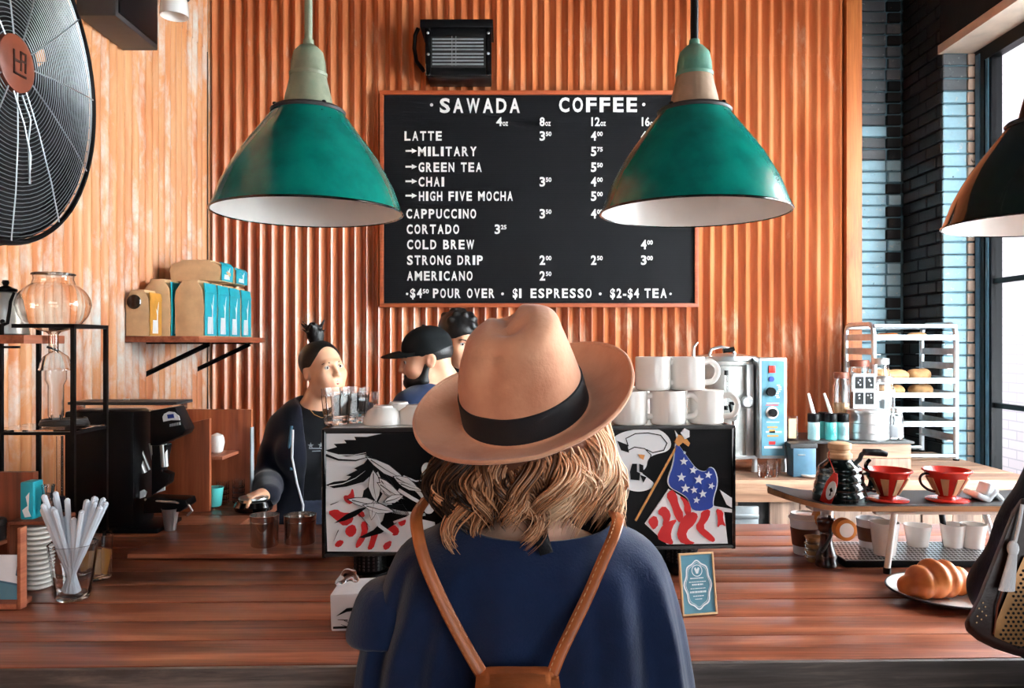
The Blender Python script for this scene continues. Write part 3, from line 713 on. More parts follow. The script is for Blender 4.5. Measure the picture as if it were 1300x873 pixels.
# ------------------------------------------------------------------ espresso machine
def PM(px, py, off=0):
    # point on the machine's customer-side face seen at (px,py)
    t = (px-650)/F; A = Vector((-.432, 1.80)); Bv = Vector((.530, 1.88)); d = Bv-A
    # solve A + s d = (t*y, y)
    s = (t*A.y-A.x)/(d.x-t*d.y); q = A+d*s; nrm = Vector((d.y, -d.x)).normalized()
    return Vector((q.x+nrm.x*off, q.y+nrm.y*off, ZC-(py-436.5)/F*q.y))
em = thing('espresso_machine', 'wide black espresso machine with painted eagle and flag panels on the bar', 'espresso machine', (.05, 2.1, .997))
A3 = PM(411, 620); B3 = PM(931, 615); ax = (B3-A3); ax.z = 0; Lm = ax.length; ang = math.atan2(ax.y, ax.x)
TM = Matrix.Translation((A3.x, A3.y, 0)) @ Matrix.Rotation(ang, 4, 'Z')
ZB, ZT = 1.072, 1.352
make(G().box(.004, Lm-.004, .004, .50, ZB+.003, ZT-.004, T=TM), 'body', 'black_gloss', em, bevel=.006)
make(G().box(.0, Lm, -.002, .004, ZB, ZT, T=TM), 'back_panel', 'print_black', em)
g = G()
for x0_, x1_ in ((-.004, .006), (Lm-.006, Lm+.004)):
    pr_ = [(-.006, ZB-.01), (.40, ZB-.01), (.53, ZB+.06), (.55, ZT-.02), (.52, ZT+.004), (-.006, ZT+.004)]
    make(G().prism(pr_, 1, lambda u, v, d, a=x0_, b_=x1_: TM @ Vector((b_ if d else a, u, v))), 'side_panel', 'black_gloss', em, bevel=.003)
make(G().box(0, Lm, -.006, .012, ZT-.004, ZT+.005, T=TM).box(0, Lm, -.006, .006, ZB-.008, ZB, T=TM), 'edge_trim', 'dark_grey', em, bevel=.0015)
make(G().box(.01, Lm-.01, .01, .49, ZT-.004, ZT+.001, T=TM), 'cup_tray', 'brushed_steel', em)
for x_, in ((.10,), (Lm-.11,)):
    for y_ in (.05, .42):
        lg = make(G().lathe([(.040, 0), (.044, .004), (.044, .02), (.036, .024), (.036, .066), (.042, .07), (.042, .078)], 28, T=TM @ Matrix.Translation((x_, y_, .997))), 'leg', 'black_metal', em, smooth=True)
        if y_ < .1:
            g = G()
            for a in range(20):
                for r_ in range(5):
                    q = 2*PI*a/20; g.box(-.002, .002, -.0012, .0012, 0, .005, T=TM @ Matrix.Translation((x_, y_, 1.024+r_*.0082)) @ Matrix.Rotation(q, 4, 'Z') @ Matrix.Translation((0, -.0368, 0)))
            make(g, 'knurling', 'dark_grey', lg, kind='stuff')
make(G().box(.08, Lm-.08, .06, .44, 1.02, ZB, T=TM), 'underbody', 'black_metal', em, bevel=.004)
for x_ in (.2, .48, .76):
    gh = make(G().lathe([(.034, 0), (.036, .01), (.036, .05), (.03, .06)], 24, T=TM @ Matrix.Translation((x_, .585, 1.19))), 'group_head', 'steel', em, smooth=True)
    make(G().lathe([(.03, 0), (.034, .008), (.034, .03)], 24, T=TM @ Matrix.Translation((x_, .585, 1.155))).tube([TM @ Vector((x_, .61, 1.17)), TM @ Vector((x_, .76, 1.155))], [.011, .014], 10), 'portafilter', 'black_plastic', gh, smooth=True)
make(G().box(.12, Lm-.12, .45, .60, 1.22, 1.33, T=TM), 'group_housing', 'brushed_steel', em, bevel=.006)
make(G().box(.10, Lm-.10, .45, .72, 1.02, 1.05, T=TM), 'drip_tray', 'brushed_steel', em, bevel=.003)
# painted artwork, flat print on the back panel
ART = {}
def art(poly, mat, lay=1, nm='artwork', sm=0):
    for _ in range(sm): poly = [q for i in range(len(poly)) for a, b_ in ((poly[i], poly[(i+1) % len(poly)]),) for q in ((a[0]*.75+b_[0]*.25, a[1]*.75+b_[1]*.25), (a[0]*.25+b_[0]*.75, a[1]*.25+b_[1]*.75))]
    g = ART.setdefault((mat, lay), G()); g.prism(poly, 1, lambda u, v, d: PM(u, v, -0 + (.0024+.0007*lay if d else .0005)))
def stroke(pts, w_, mat, lay, taper=True):
    L_, Rr = [], []
    for i, (x_, y_) in enumerate(pts):
        a = pts[max(i-1, 0)]; b_ = pts[min(i+1, len(pts)-1)]; dx, dy = b_[0]-a[0], b_[1]-a[1]; n = math.hypot(dx, dy) or 1
        k = w_/2*(1-(i/(len(pts)-1))*.8 if taper else 1); L_.append((x_-dy/n*k, y_+dx/n*k)); Rr.append((x_+dy/n*k, y_-dx/n*k))
    for i in range(len(pts)-1): art([L_[i], L_[i+1], Rr[i+1], Rr[i]], mat, lay)
W_, K_, RD, BL, GO = 'print_white', 'print_black', 'print_red', 'print_blue', 'print_gold'
art([(413,550),(600,550),(600,700),(416,699)], W_, 1)
art([(414,571),(428,567),(424,563),(440,562),(437,558),(452,558),(450,554),(466,554),(485,550),(600,549),(600,700),(560,699),(548,672),(520,652),(500,655),(486,628),(470,604),(463,592),(470,580),(462,577),(440,582),(424,578)], K_, 2)
art([(414,574),(440,579),(466,576),(440,584),(424,583),(414,578)], W_, 3)
stroke([(414,573),(430,577),(450,577),(465,574)], 1.6, W_, 4); stroke([(414,577),(430,583),(452,584),(466,580)], 3.2, K_, 4)
art([(470,578),(482,588),(474,600),(462,611),(440,617),(424,619),(414,615),(424,611),(440,609),(446,604),(440,603),(454,596),(450,594),(462,588)], K_, 4)
stroke([(418,616),(436,613),(452,606),(464,597)], 1.5, W_, 5)
# white region under the wing
art([(413,620),(446,620),(466,612),(480,598),(498,640),(520,655),(552,662),(556,700),(416,699)], W_, 3)
art([(462,622),(474,612),(486,626),(478,640),(460,632)], K_, 4); art([(425,663),(440,652),(456,645),(468,642),(452,654),(438,660)], K_, 6)
art([(487,598),(500,615),(512,640),(500,638),(490,625)], K_, 4)
art([(492,640),(512,640),(520,652),(505,662),(484,676),(462,682),(456,681),(474,672),(486,660)], K_, 6)
def leaf(a, b_, w_, mat=W_, lay=5, ol=True):
    dx, dy = b_[0]-a[0], b_[1]-a[1]; n = math.hypot(dx, dy); ux, uy = dx/n, dy/n
    def q(t, s): return (a[0]+dx*t-uy*s*w_, a[1]+dy*t+ux*s*w_)
    P_ = [q(0,0), q(.2,.6), q(.5,1), q(.8,.55), q(1,0), q(.8,-.55), q(.5,-1), q(.2,-.6)]
    if ol:
        Pq = [(x_+(x_-a[0]-dx/2)*.10, y_+(y_-a[1]-dy/2)*.10) for x_, y_ in P_]; art(Pq, K_, lay)
    art(P_, mat, lay+1); stroke([q(.1,0), q(.5,.15), q(.92,0)], 1.1, K_, lay+2)
leaf((466,580), (516,610), 6, lay=5); leaf((474,596), (478,636), 8, lay=6); leaf((482,606), (506,636), 7, lay=8)
leaf((443,633), (486,641), 6, lay=7); leaf((480,612), (512,632), 6, lay=9); leaf((500,604), (530,618), 6, lay=8); leaf((462,640), (500,648), 6, lay=10)
leaf((476,634), (472,658), 5, lay=9); leaf((506,612), (536,622), 4, lay=9); leaf((488,636), (512,628), 5, lay=11)
stroke([(506,621),(524,632),(541,641)], 4.2, W_, 6, False); stroke([(516,613),(530,622),(542,636)], 4.2, W_, 6, False)
stroke([(486,645),(510,650),(536,653)], 4.6, W_, 6, False); stroke([(512,604),(528,610),(546,608)], 2.6, W_, 6)
stroke([(476,650),(482,666),(498,678)], 4.4, W_, 7, False); stroke([(500,662),(520,655),(540,652)], 3, W_, 7, False)
art([(540,585),(552,590),(556,620),(552,650),(540,652),(536,640),(546,622),(538,606),(534,594)], W_, 6, sm=2)
for q in ([(415,649),(428,645),(434,650),(446,650),(450,660),(438,668),(428,660)], [(448,617),(451,632),(446,640),(438,636),(436,628),(444,628)], [(452,645),(462,648),(464,656),(455,655)],
          [(440,668),(450,664),(454,674),(446,682),(438,676)], [(424,692),(430,684),(438,686),(432,694)], [(458,662),(466,660),(468,674),(460,690),(452,696),(452,688),(460,676)],
          [(472,676),(482,672),(478,684),(474,696),(466,697),(470,686)], [(490,668),(500,664),(508,672),(504,680),(492,676)], [(504,658),(514,652),(516,664),(508,668)], [(486,690),(498,684),(496,694),(488,698)]): art(q, RD, 5, sm=1)
for q in ([(420,640),(430,636)], [(455,650),(470,668)], [(430,672),(424,686)]): stroke([q[0], q[1]], 1, K_, 6)
# right-hand panel : cloud / white bird shapes, flag
art([(776,556),(790,548),(806,545),(824,542),(840,546),(850,556),(852,566),(846,573),(832,576),(822,581),(820,594),(812,598),(822,606),(832,614),(822,622),(806,624),(790,618),(776,640),(770,600)], W_, 3, sm=2)
stroke([(797,566),(794,556),(806,550),(822,549),(838,552),(846,562),(842,571),(828,574),(820,570)], 1.3, K_, 4, False)
stroke([(795,572),(805,567),(818,569),(826,577),(822,588)], 1.2, K_, 4, False); art([(783,559),(796,564),(798,574),(788,571)], K_, 4)
art([(802,588),(808,588),(808,598),(812,600),(811,609),(800,608),(799,598)], K_, 5); art([(811,588),(816,590),(816,600),(811,598)], K_, 5); art([(812,602),(820,605),(816,612)], K_, 5)
art([(809,576),(818,577),(816,583),(812,581)], GO, 5)
stroke([(806,660),(858,566)], 4.2, 'leather_brown', 5, False); stroke([(806,660),(858,566)], 2.8, GO, 6, False)
art([(855,560),(860,551),(868,553),(875,562),(873,566),(866,561),(860,566)], GO, 7); art([(863,549),(868,543),(874,546),(874,554),(868,557)], W_, 8); art([(856,546),(860,552),(858,558)], W_, 7)
# flag
art([(818,664),(848,620),(862,628),(877,645),(905,641),(918,646),(923,689),(846,690)], W_, 4)
can = [(857,559),(864,569),(876,586),(884,596),(895,599),(899,592),(906,595),(910,612),(903,634),(905,645),(877,649),(874,632),(862,624),(850,618),(847,608),(855,588)]
art([(x_+(x_-880)*.05, y_+(y_-610)*.04) for x_, y_ in can], W_, 5, sm=2); art(can, BL, 6, sm=2)
def star(u, v, r, a0=.2): art([(u+(r if k % 2 == 0 else r*.42)*math.sin(2*PI*k/10+a0), v-(r if k % 2 == 0 else r*.42)*math.cos(2*PI*k/10+a0)) for k in range(10)], W_, 8)
for u, v, r in ((867,585,5.5),(879,596,5.5),(864,605,6),(886,608,6.5),(898,602,5),(869,619,6),(880,621,5),(891,626,5.5),(902,616,4.6),(883,634,4.6),(868,574,2.2)): star(u, v, r, random.uniform(-.2, .4))
for pts, ww in (([(822,660),(831,652),(835,664),(829,672),(826,668)], 0), ([(834,650),(842,640),(850,650),(848,662),(840,668),(842,656)], 0), ([(846,628),(852,620),(858,626),(860,640),(866,652),(862,664),(856,656),(852,640)], 0),
                ([(862,628),(872,634),(876,646),(874,656),(868,650),(868,638)], 0), ([(834,682),(842,664),(850,660),(858,658),(852,668),(850,680),(854,689),(848,690)], 0),
                ([(866,656),(876,648),(884,652),(880,664),(870,674),(872,684),(882,689),(866,690),(860,680),(862,668)], 0), ([(890,648),(900,645),(899,656),(891,668),(900,676),(906,684),(902,688),(890,678),(883,668),(889,658)], 0),
                ([(908,644),(917,648),(916,658),(920,668),(914,664),(910,670),(911,658)], 0)): art([(x_+(x_-sum(p[0] for p in pts)/len(pts))*.16, y_) for x_, y_ in pts], RD, 6, sm=1)
art([(913,621),(932,634),(932,646),(922,640)], W_, 4); art([(908,642),(930,646),(930,650),(910,648)], W_, 4)
for (mt, lay), g in ART.items(): make(g, 'artwork', mt, em, kind='stuff')

# ------------------------------------------------------------------ mugs on the machine
def spl(pts, m_=6):
    ps = [Vector(p) for p in pts]; out = []
    for i in range(len(ps)-1):
        p0 = ps[max(i-1,0)]; p1, p2 = ps[i], ps[i+1]; p3 = ps[min(i+2, len(ps)-1)]
        for k in range(m_):
            t = k/m_; out.append(.5*((2*p1)+(p2-p0)*t+(2*p0-5*p1+4*p2-p3)*t*t+(3*p1-p0-3*p2+p3)*t**3))
    return out+[ps[-1]]
def mug(loc, rz, label, r=.0435, h=.082):
    t = thing('mug', label, 'mug', (0,0,0), 'white mugs stacked on the espresso machine')
    make(G().lathe([(r*.86,0),(r*.97,.003),(r,.01),(r,h-.002),(r-.001,h),(r-.004,h-.002),(r-.005,.012),(r*.7,.006),(1e-6,.006)], 40), 'cup', 'ceramic', t, smooth=True, auto=60)
    make(G().tube(spl([(r-.003,0,h*.82),(r+.014,0,h*.86),(r+.029,0,h*.70),(r+.031,0,h*.48),(r+.020,0,h*.27),(r-.003,0,h*.22)]), .0055, 12, flat=1.3), 'handle', 'ceramic', t, smooth=True)
    make(G().lathe([(r*.84,-.0008),(r*.87,.0),(r*.87,.0022),(r*.84,.0024)], 32), 'foot_ring', 'felt_dark', t, smooth=True)
    t.location = loc; t.rotation_euler = (0,0,rz); return t
ZM = ZT+.0022
def mugat(px, row, D, lab, rz=-.12): p = P(px, 500, D); return mug((p.x, p.y, ZM+row*.0825), rz, lab)
mugat(848, 0, 1.93, 'white mug in the lower row, directly left of the end mug'); mugat(896, 0, 1.95, 'white mug at the right end of the lower row', -.35)
mugat(799, 0, 1.925, 'white mug of the lower row half hidden by the hat brim', -.1); mugat(829, 1, 1.94, 'white mug in the upper row beside the hat'); mugat(872, 1, 1.95, 'white mug at the right end of the upper row', -.05)
mugat(812, 0, 2.09, 'white mug behind the lower row near the hat', .3); mugat(868, 0, 2.09, 'white mug hidden behind the lower row, farther back', .2)
# tumblers and towels on the left of the machine
def tumbler(loc, label, r=.038, h=.070, n=6):
    t = tag(make(G().lathe([(r*.78,0),(r*.80,.002),(r,h),(r-.0018,h),(r*.78-.001,.004),(1e-6,.004)], 12, cx=0, cy=0), 'glass_tumbler', 'clear_glass', None), label, 'glass', 'clear tumblers stacked on the machine')
    t.location = loc; return t
for k, (px, D, n_) in enumerate(((427, 1.93, 2), (450, 1.97, 2), (437, 2.05, 1), (463, 2.08, 1))):
    p = P(px, 500, D)
    for j in range(n_):
        tumbler((p.x, p.y, ZM+j*.018), '%s clear tumbler %s on top of the machine' % (('front left','front right','rear left','rear right')[k], 'nested in another' if j else 'standing mouth up'))
def cup_up(px, D, r, lab):
    p = P(px, 500, D); t = tag(make(G().lathe([(r,0),(r*1.02,.003),(r*.97,.016),(r*.80,.032),(r*.50,.041),(r*.48,.045),(r*.42,.046),(1e-6,.044)], 36), 'cappuccino_cup', 'ceramic', None, smooth=True), lab, 'cup', 'white cups upside down on the machine'); t.location = (p.x, p.y, ZM)
cup_up(486, 1.93, .048, 'white round cup upside down beside the clear tumblers'); cup_up(528, 1.95, .05, 'white round cup upside down left of the hat brim'); cup_up(506, 2.05, .05, 'white round cup upside down in the second row'); cup_up(556, 2.06, .05, 'white round cup upside down behind the hat brim')

# ------------------------------------------------------------------ coffee brewer
cb_ = thing('coffee_urn', 'stainless steel coffee urn with blue control panel on back counter', 'coffee urn', P(935, 600, 3.85))
def bb(u0, v0, u1, v1, d0, d1, g=None, mi=0):
    a, b_ = P(u0, v0, d0), P(u1, v1, d0); return (g or G()).box(a.x, b_.x, d0, d1, b_.z, a.z, mi)
cc = P(920, 520, 3.96); rr_ = .15
make(G().lathe([(rr_-.004, P(0,578,3.96).z), (rr_, P(0,574,3.96).z), (rr_, P(0,464,3.96).z), (rr_+.006, P(0,462,3.96).z), (rr_+.006, P(0,458,3.96).z), (rr_*.9, P(0,455,3.96).z)], 48, cx=cc.x, cy=cc.y), 'tank', 'aluminium_satin', cb_, smooth=True, auto=30)
make(bb(884, 578, 962, 582, 3.80, 4.12), 'base_plate', 'steel', cb_, bevel=.002)
make(G().lathe([(rr_*1.05, P(0,457,3.96).z), (rr_*1.02, P(0,452,3.96).z), (rr_*.5, P(0,449,3.96).z), (1e-6, P(0,448,3.96).z)], 40, cx=cc.x, cy=cc.y), 'lid', 'steel', cb_, smooth=True)
make(G().tube([P(900,452,3.9), P(903,443,3.9), P(915,440,3.9), P(930,443,3.9), P(934,452,3.9)], .008, 8).tube([P(880,455,3.85), P(881,440,3.85), P(886,434,3.85)], [.009,.007,.004], 8), 'lid_handle', 'steel', cb_, smooth=True)
make(G().cyl(P(918,445,3.9), P(932,443,3.9), .013, n=10), 'handle_grip', 'black_plastic', cb_, smooth=True)
for u in (890, 914, 958, 995): make(G().cyl(P(u, 582, 3.82), (P(u,582,3.82).x, 3.82, .931), .012, .016, 12), 'leg', 'steel', cb_, smooth=True)
make(bb(948, 462, 957, 580, 3.80, 3.9), 'column', 'steel', cb_, bevel=.003)
make(G().cyl(P(922, 473, 3.79), P(922, 518, 3.79), .006, n=8), 'sight_gauge', 'clear_glass', cb_, smooth=True)
make(G().cyl(P(922, 470, 3.79), P(922, 476, 3.79), .010, n=8), 'gauge_cap', 'black_plastic', cb_, smooth=True)
make(G().cyl(P(922, 515, 3.79), P(922, 520, 3.79), .010, n=8), 'gauge_cap', 'black_plastic', cb_, smooth=True)
tp = make(G().cyl(P(932, 530, 3.80), P(932, 530, 3.70), .014, n=12).cyl(P(932, 534, 3.72), P(932, 542, 3.72), .011, n=12), 'tap', 'steel', cb_, smooth=True)
make(G().tube([P(927,513,3.72), P(930,529,3.72)], [.010,.006], 8).tube([P(937,513,3.72), P(934,529,3.72)], [.010,.006], 8).tube([P(926,512,3.72), P(938,512,3.72)], .008, 8), 'tap_handle', 'black_plastic', tp, smooth=True)
p = P(948, 510, 3.79); make(G().lathe([(.026,0),(.030,.004),(.030,.016),(.026,.018)], 28, T=Matrix.Translation(p) @ Matrix.Rotation(R(90), 4, 'X')), 'dial_housing', 'steel', cb_, smooth=True)
make(G().lathe([(1e-6,.0),(.023,.0),(.023,.002),(1e-6,.002)], 28, T=Matrix.Translation(p+Vector((0,-.0185,0))) @ Matrix.Rotation(R(90), 4, 'X')).prism([(-.001,-.002),(.001,-.002),(.012,.014)], .0, lambda u, v, d: (p.x+u, p.y-.0215-(.001 if d else 0), p.z+v)), 'dial_face', 'print_white', cb_)
pn = make(bb(964, 454, 999, 582, 3.74, 3.95), 'control_box', 'aluminium', cb_, bevel=.004)
def CP(u, v, d): q = P(u, v, 3.74); return (q.x, 3.74-d, q.z)
make(G().prism(rect(967, 458, 995.5, 578), .002, CP), 'control_panel', 'teal_panel', pn)
def disc(u, v, r, d0, d1, mat, nm, par, fn=CP, n=24):
    return make(G().prism([(u+r*math.cos(2*PI*k/n), v+r*math.sin(2*PI*k/n)) for k in range(n)], 1, lambda a, b_, d: fn(a, b_, d1 if d else d0)), nm, mat, par)
make(G().prism(rect(975.5, 464, 984, 473), .008, CP), 'switch', 'red_plastic', pn, bevel=.001)
disc(979, 481, 3.4, .002, .008, 'print_blue', 'indicator', pn); disc(978, 497, 5.6, .002, .02, 'black_plastic', 'knob', pn); disc(980, 523.5, 8.0, .002, .006, 'ceramic', 'knob_ring', pn); disc(980, 523.5, 5.2, .006, .022, 'black_plastic', 'knob', pn)
g = G()
for k in range(7): g.prism(rect(986+2*math.sin(k), 488+k*2.6, 990+2*math.sin(k), 489.4+k*2.6), .003, CP)
for k in range(2): g.prism(rect(973, 511+k*24, 989, 512+k*24), .003, CP)
g.prism(rect(970, 566, 993, 569), .003, CP); g.prism(rect(972, 547, 992, 549), .003, CP)
make(g, 'panel_print', 'print_white', pn)
make(G().prism(rect(974, 541, 987, 543), .003, CP).prism(rect(976, 545, 984, 549), .003, CP).prism(rect(974, 552, 988, 554), .003, CP), 'panel_print', 'print_gold', pn)
make(G().prism(rect(976, 560, 984, 564), .003, CP).prism(rect(972, 513.5, 988, 514.5), .003, CP), 'panel_print', 'print_red', pn)

# ------------------------------------------------------------------ back counter goods
ZK = .9315
def open_glass(name, label, px, D, r, h, z0, mat='clear_glass', cat='glass', group=None, n=24):
    p = P(px, 500, D); t = tag(make(G().lathe([(r*.86,0),(r*.9,.002),(r,h),(r-.002,h),(r*.9-.002,.008),(1e-6,.008)], n), name, mat, None, smooth=True), label, cat, group); t.location = (p.x, p.y, z0); return t
open_glass('shot_glass', 'small clear shot glass beside the urn on back counter, left one', 969, 3.66, .026, .062, ZK, group='shot glasses on the back counter', n=10)
open_glass('shot_glass', 'small clear shot glass right of its twin on back counter', 981, 3.68, .026, .072, ZK, group='shot glasses on the back counter', n=10)
bx = thing('cash_box', 'blue and black box on back counter right of the urn', 'box', (P(1020,600,3.7).x, 3.8, ZK))
make(G().box(P(1007,0,3.66).x, P(1032,0,3.66).x+.015, 3.66, 3.75, ZK, P(0,569,3.66).z), 'body', 'blue_box', bx, bevel=.004)
make(G().box(P(1004,0,3.66).x, P(1035,0,3.66).x+.012, 3.66, 3.755, P(0,569,3.66).z, P(0,563,3.66).z), 'lid', 'dark_grey', bx, bevel=.003)
make(G().box(P(1013,0,3.66).x, P(1022,0,3.66).x, 3.657, 3.66, P(0,578,3.66).z, P(0,576.5,3.66).z), 'handle', 'steel', bx)
bx = thing('price_card', 'small clear acrylic card holder right of the urn panel', 'card', (P(1006,560,3.85).x, 3.85, ZK))
make(G().box(P(1000,0,3.85).x, P(1013,0,3.85).x, 3.85, 3.862, ZK, P(0,528,3.85).z), 'holder', 'frosted_plastic', bx, bevel=.002); make(G().box(P(1002,0,3.84).x, P(1011,0,3.84).x, 3.844, 3.849, P(0,556,3.85).z, P(0,531,3.85).z), 'card', 'kraft', bx)
p = P(1030, 600, 3.66); o = tag(make(G().lathe([(.03,0),(.046,.004),(.05,.012),(.044,.014),(1e-6,.01)], 24, cx=p.x, cy=3.67, cz=ZK), 'saucer', 'ceramic', None, smooth=True, at=(p.x, 3.67, ZK)), 'small white saucer on back counter left of the black kettle', 'saucer')
# crate with dark top
cr = thing('wood_crate', 'weathered wooden crate with dark top, under the bottles on back counter', 'crate', (1.5, 3.95, ZK))
xa, xb, zt = P(1016,0,3.78).x, P(1156,0,3.78).x, 1.085
make(G().box(xa-.01, xb+.01, 3.76, 4.15, zt-.012, zt), 'top', 'dark_grey', cr, bevel=.002)
xm = P(1054,0,3.78).x
for k in range(2): make(G().box(xm, xb, 3.775, 3.79, ZK+k*.071, ZK+.069+k*.071), 'slat', 'pale_wood' if k else 'grey_wood', cr, bevel=.002)
make(G().box(xb-.015, xb, 3.79, 4.13, ZK, zt-.012), 'side', 'pale_wood', cr); make(G().box(xa, xa+.015, 3.79, 4.13, ZK, zt-.012), 'side', 'grey_wood', cr); make(G().box(xm, xm+.015, 3.79, 4.13, ZK, zt-.012), 'divider', 'grey_wood', cr)
make(G().box(xa, xb, 4.12, 4.13, ZK, zt-.012), 'back', 'black_plastic', cr)
def squeeze(px, D, lab, liq):
    p = P(px, 0, D); t = thing('squeeze_bottle', lab, 'bottle', (p.x, D, zt), 'squeeze bottles with black caps on the crate'); T = dict(cx=p.x, cy=D, cz=zt)
    make(G().lathe([(.026,0),(.028,.004),(.028,.10),(.024,.108)], 24, **T), 'bottle_body', liq, t, smooth=True, auto=40)
    make(G().lathe([(.0282,.085),(.0292,.087),(.0292,.124),(.025,.128),(1e-6,.129)], 24, **T), 'cap', 'black_plastic', t, smooth=True, auto=40)
    make(G().box(-.0008, .0008, -.0286, -.0280, .02, .07, T=Matrix.Translation((p.x, D, zt))).lathe([(.0284,.022),(.0284,.066)], 24, **T), 'label_band', 'frosted_plastic', t)
    return t
sq = [squeeze(1033, 3.84, 'pale squeeze bottle with black cap and tall white tube, leftmost on crate', 'pale_teal'), squeeze(1046, 3.90, 'second squeeze bottle from the left, black cap without tube', 'teal_liquid'),
      squeeze(1055, 3.84, 'turquoise squeeze bottle with black cap and white tube', 'teal_liquid'), squeeze(1070, 3.84, 'pale blue squeeze bottle with black cap nearest the steel canister', 'pale_teal')]
for t, dx in ((sq[0], -.02), (sq[2], -.026)):
    q = t.location; make(G().tube([(q.x, q.y, zt+.125), (q.x+dx*.5, q.y, zt+.165), (q.x+dx*1.3, q.y, zt+.225)], [.009,.0085,.006], 8), 'tube', 'ceramic', t, smooth=True)
p = P(1102, 0, 3.88)
cn = thing('steel_canister', 'wide shiny steel canister on the crate under the picture cards', 'canister', (p.x, 3.88, zt)); T = dict(cx=p.x, cy=3.88, cz=zt)
make(G().lathe([(.094,0),(.096,.003),(.096,.12),(.099,.122),(.099,.132),(.094,.134)], 40, **T), 'body', 'steel', cn, smooth=True, auto=30)
for zz in (.03, .075): make(G().lathe([(.0965,zz),(.0985,zz+.003),(.0965,zz+.006)], 40, **T), 'band', 'steel', cn, smooth=True)
make(G().lathe([(.099,.134),(.099,.142),(.05,.15),(1e-6,.15)], 40, **T), 'lid', 'brushed_steel', cn, smooth=True)
# card holder 2x2
def KP(u, v, d): q = P(u, v, 3.80); return (q.x, 3.80-d, q.z)
kc = thing('picture_card', 'white card with four black photo squares above the canister', 'card', P(1097, 515, 3.80))
make(G().prism(rect(1083, 474, 1111.5, 518), .004, KP), 'card', 'print_white', kc)
rnd = random.Random(3)
for u, v in ((1085, 478), (1098, 478), (1085, 498), (1098, 498)):
    make(G().prism(rect(u, v, u+11, v+15), .0055, KP), 'photo_square', 'print_black', kc)
    g = G()
    for _ in range(3):
        a, b_ = u+rnd.uniform(3, 8), v+rnd.uniform(3, 11); g.prism([(a+rnd.uniform(.5,1.5)*math.cos(q), b_+rnd.uniform(.5,1.5)*math.sin(q)) for q in (0,1,2,3,4,5)], .0065, KP)
    make(g, 'photo_print', 'print_white', kc)
def jar(px, D, r, h, z0_, lab, lid='steel', content=None, clr=None):
    p = P(px, 0, D); t = thing('glass_jar', lab, 'jar', (p.x, D, z0_), 'glass jars by the bakery rack'); T = dict(cx=p.x, cy=D, cz=z0_)
    make(G().lathe([(r*.92,0),(r,.006),(r,h*.82),(r*.8,h*.92),(r*.8,h),(r*.8-.003,h),(r*.78,h*.92),(r-.004,h*.8),(r-.004,.008),(1e-6,.008)], 32, **T), 'jar_body', 'clear_glass', t, smooth=True, auto=60)
    make(G().lathe([(r*.84,h*.97),(r*.86,h),(r*.86,h+.018),(r*.8,h+.022),(1e-6,h+.023)], 32, **T), 'lid', lid, t, smooth=True, auto=40)
    if content: make(G().lathe([(r*.86,.009),(r*.9,.014),(r*.9,h*content),(1e-6,h*content+.004)], 24, **T), 'contents', clr, t, smooth=True)
    return t
jar(1068, 4.0, .042, .30, zt, 'tall glass jar with copper lid behind the squeeze bottles', 'felt_dark', .55, 'bread')
jar(1091, 4.05, .055, .36, zt, 'tall glass jar with copper lid behind the picture card', 'felt_dark', .6, 'coffee_brown')
jar(1122, 3.99, .052, .28, zt+.0, 'glass jar with steel lid right of the picture card'); jar(1118, 4.10, .05, .37, zt, 'tallest glass jar standing at the back of the crate', 'steel')
jar(1138, 3.86, .032, .13, zt, 'short glass jar at the right end of the crate', 'steel', .5, 'paper_white')
# ------------------------------------------------------------------ bakery rack
rk = thing('bakery_rack', 'tall aluminium sheet pan rack in front of the painted bricks', 'rack', (2.1, 4.36, .93))
XL, XR, YF, YB_, ZTp = 1.925, 2.362, 4.19, 4.54, P(0, 411, 4.19).z
for x_ in (XL, XR):
    make(G().tube([(x_, YF, .935), (x_, YF, ZTp-.06), (x_, YF+.012, ZTp-.02), (x_, YF+.05, ZTp), (x_, YB_-.05, ZTp), (x_, YB_-.012, ZTp-.02), (x_, YB_, ZTp-.06), (x_, YB_, .935)], .0135, 10), 'side_frame', 'aluminium', rk, smooth=True)
for y_ in (YF, YB_):
    make(G().tube([(XL, y_, ZTp-.012), (XR, y_, ZTp-.012)], .012, 8), 'cross_bar', 'aluminium', rk, smooth=True)
    make(G().tube([(XL, y_, .955), (XR, y_, .955)], .012, 8), 'cross_bar', 'aluminium', rk, smooth=True)
zz = ZTp-.085
rails = []
while zz > .98:
    for x_, s_ in ((XL, 1), (XR, -1)):
        make(G().box(min(x_, x_+s_*.004), max(x_, x_+s_*.004), YF+.01, YB_-.01, zz, zz+.032).box(min(x_, x_+s_*.04), max(x_, x_+s_*.04), YF+.01, YB_-.01, zz-.003, zz), 'rail', 'aluminium', rk)
    rails.append(zz); zz -= .0765
for x_ in (XL, XR):
    for y_ in (YF, YB_): make(G().cyl((x_, y_, .9305), (x_, y_, .94), .016, n=12), 'foot', 'black_plastic', rk, smooth=True)
def pan(z_, lab, y_=YF-.01):
    t = tag(make(G().box(XL+.008, XR-.008, y_, YB_-.02, z_+.0005, z_+.003).box(XL+.004, XR-.004, y_-.004, y_+.001, z_+.0005, z_+.026).box(XL+.004, XL+.007, y_, YB_-.02, z_+.0005, z_+.026).box(XR-.007, XR-.004, y_, YB_-.02, z_+.0005, z_+.026), 'sheet_pan', 'aluminium', None, at=(2.05, y_, z_)), lab, 'tray', 'sheet pans in the bakery rack'); return z_+.003
zp = pan(rails[0], 'aluminium sheet pan in the top slot of the bakery rack')
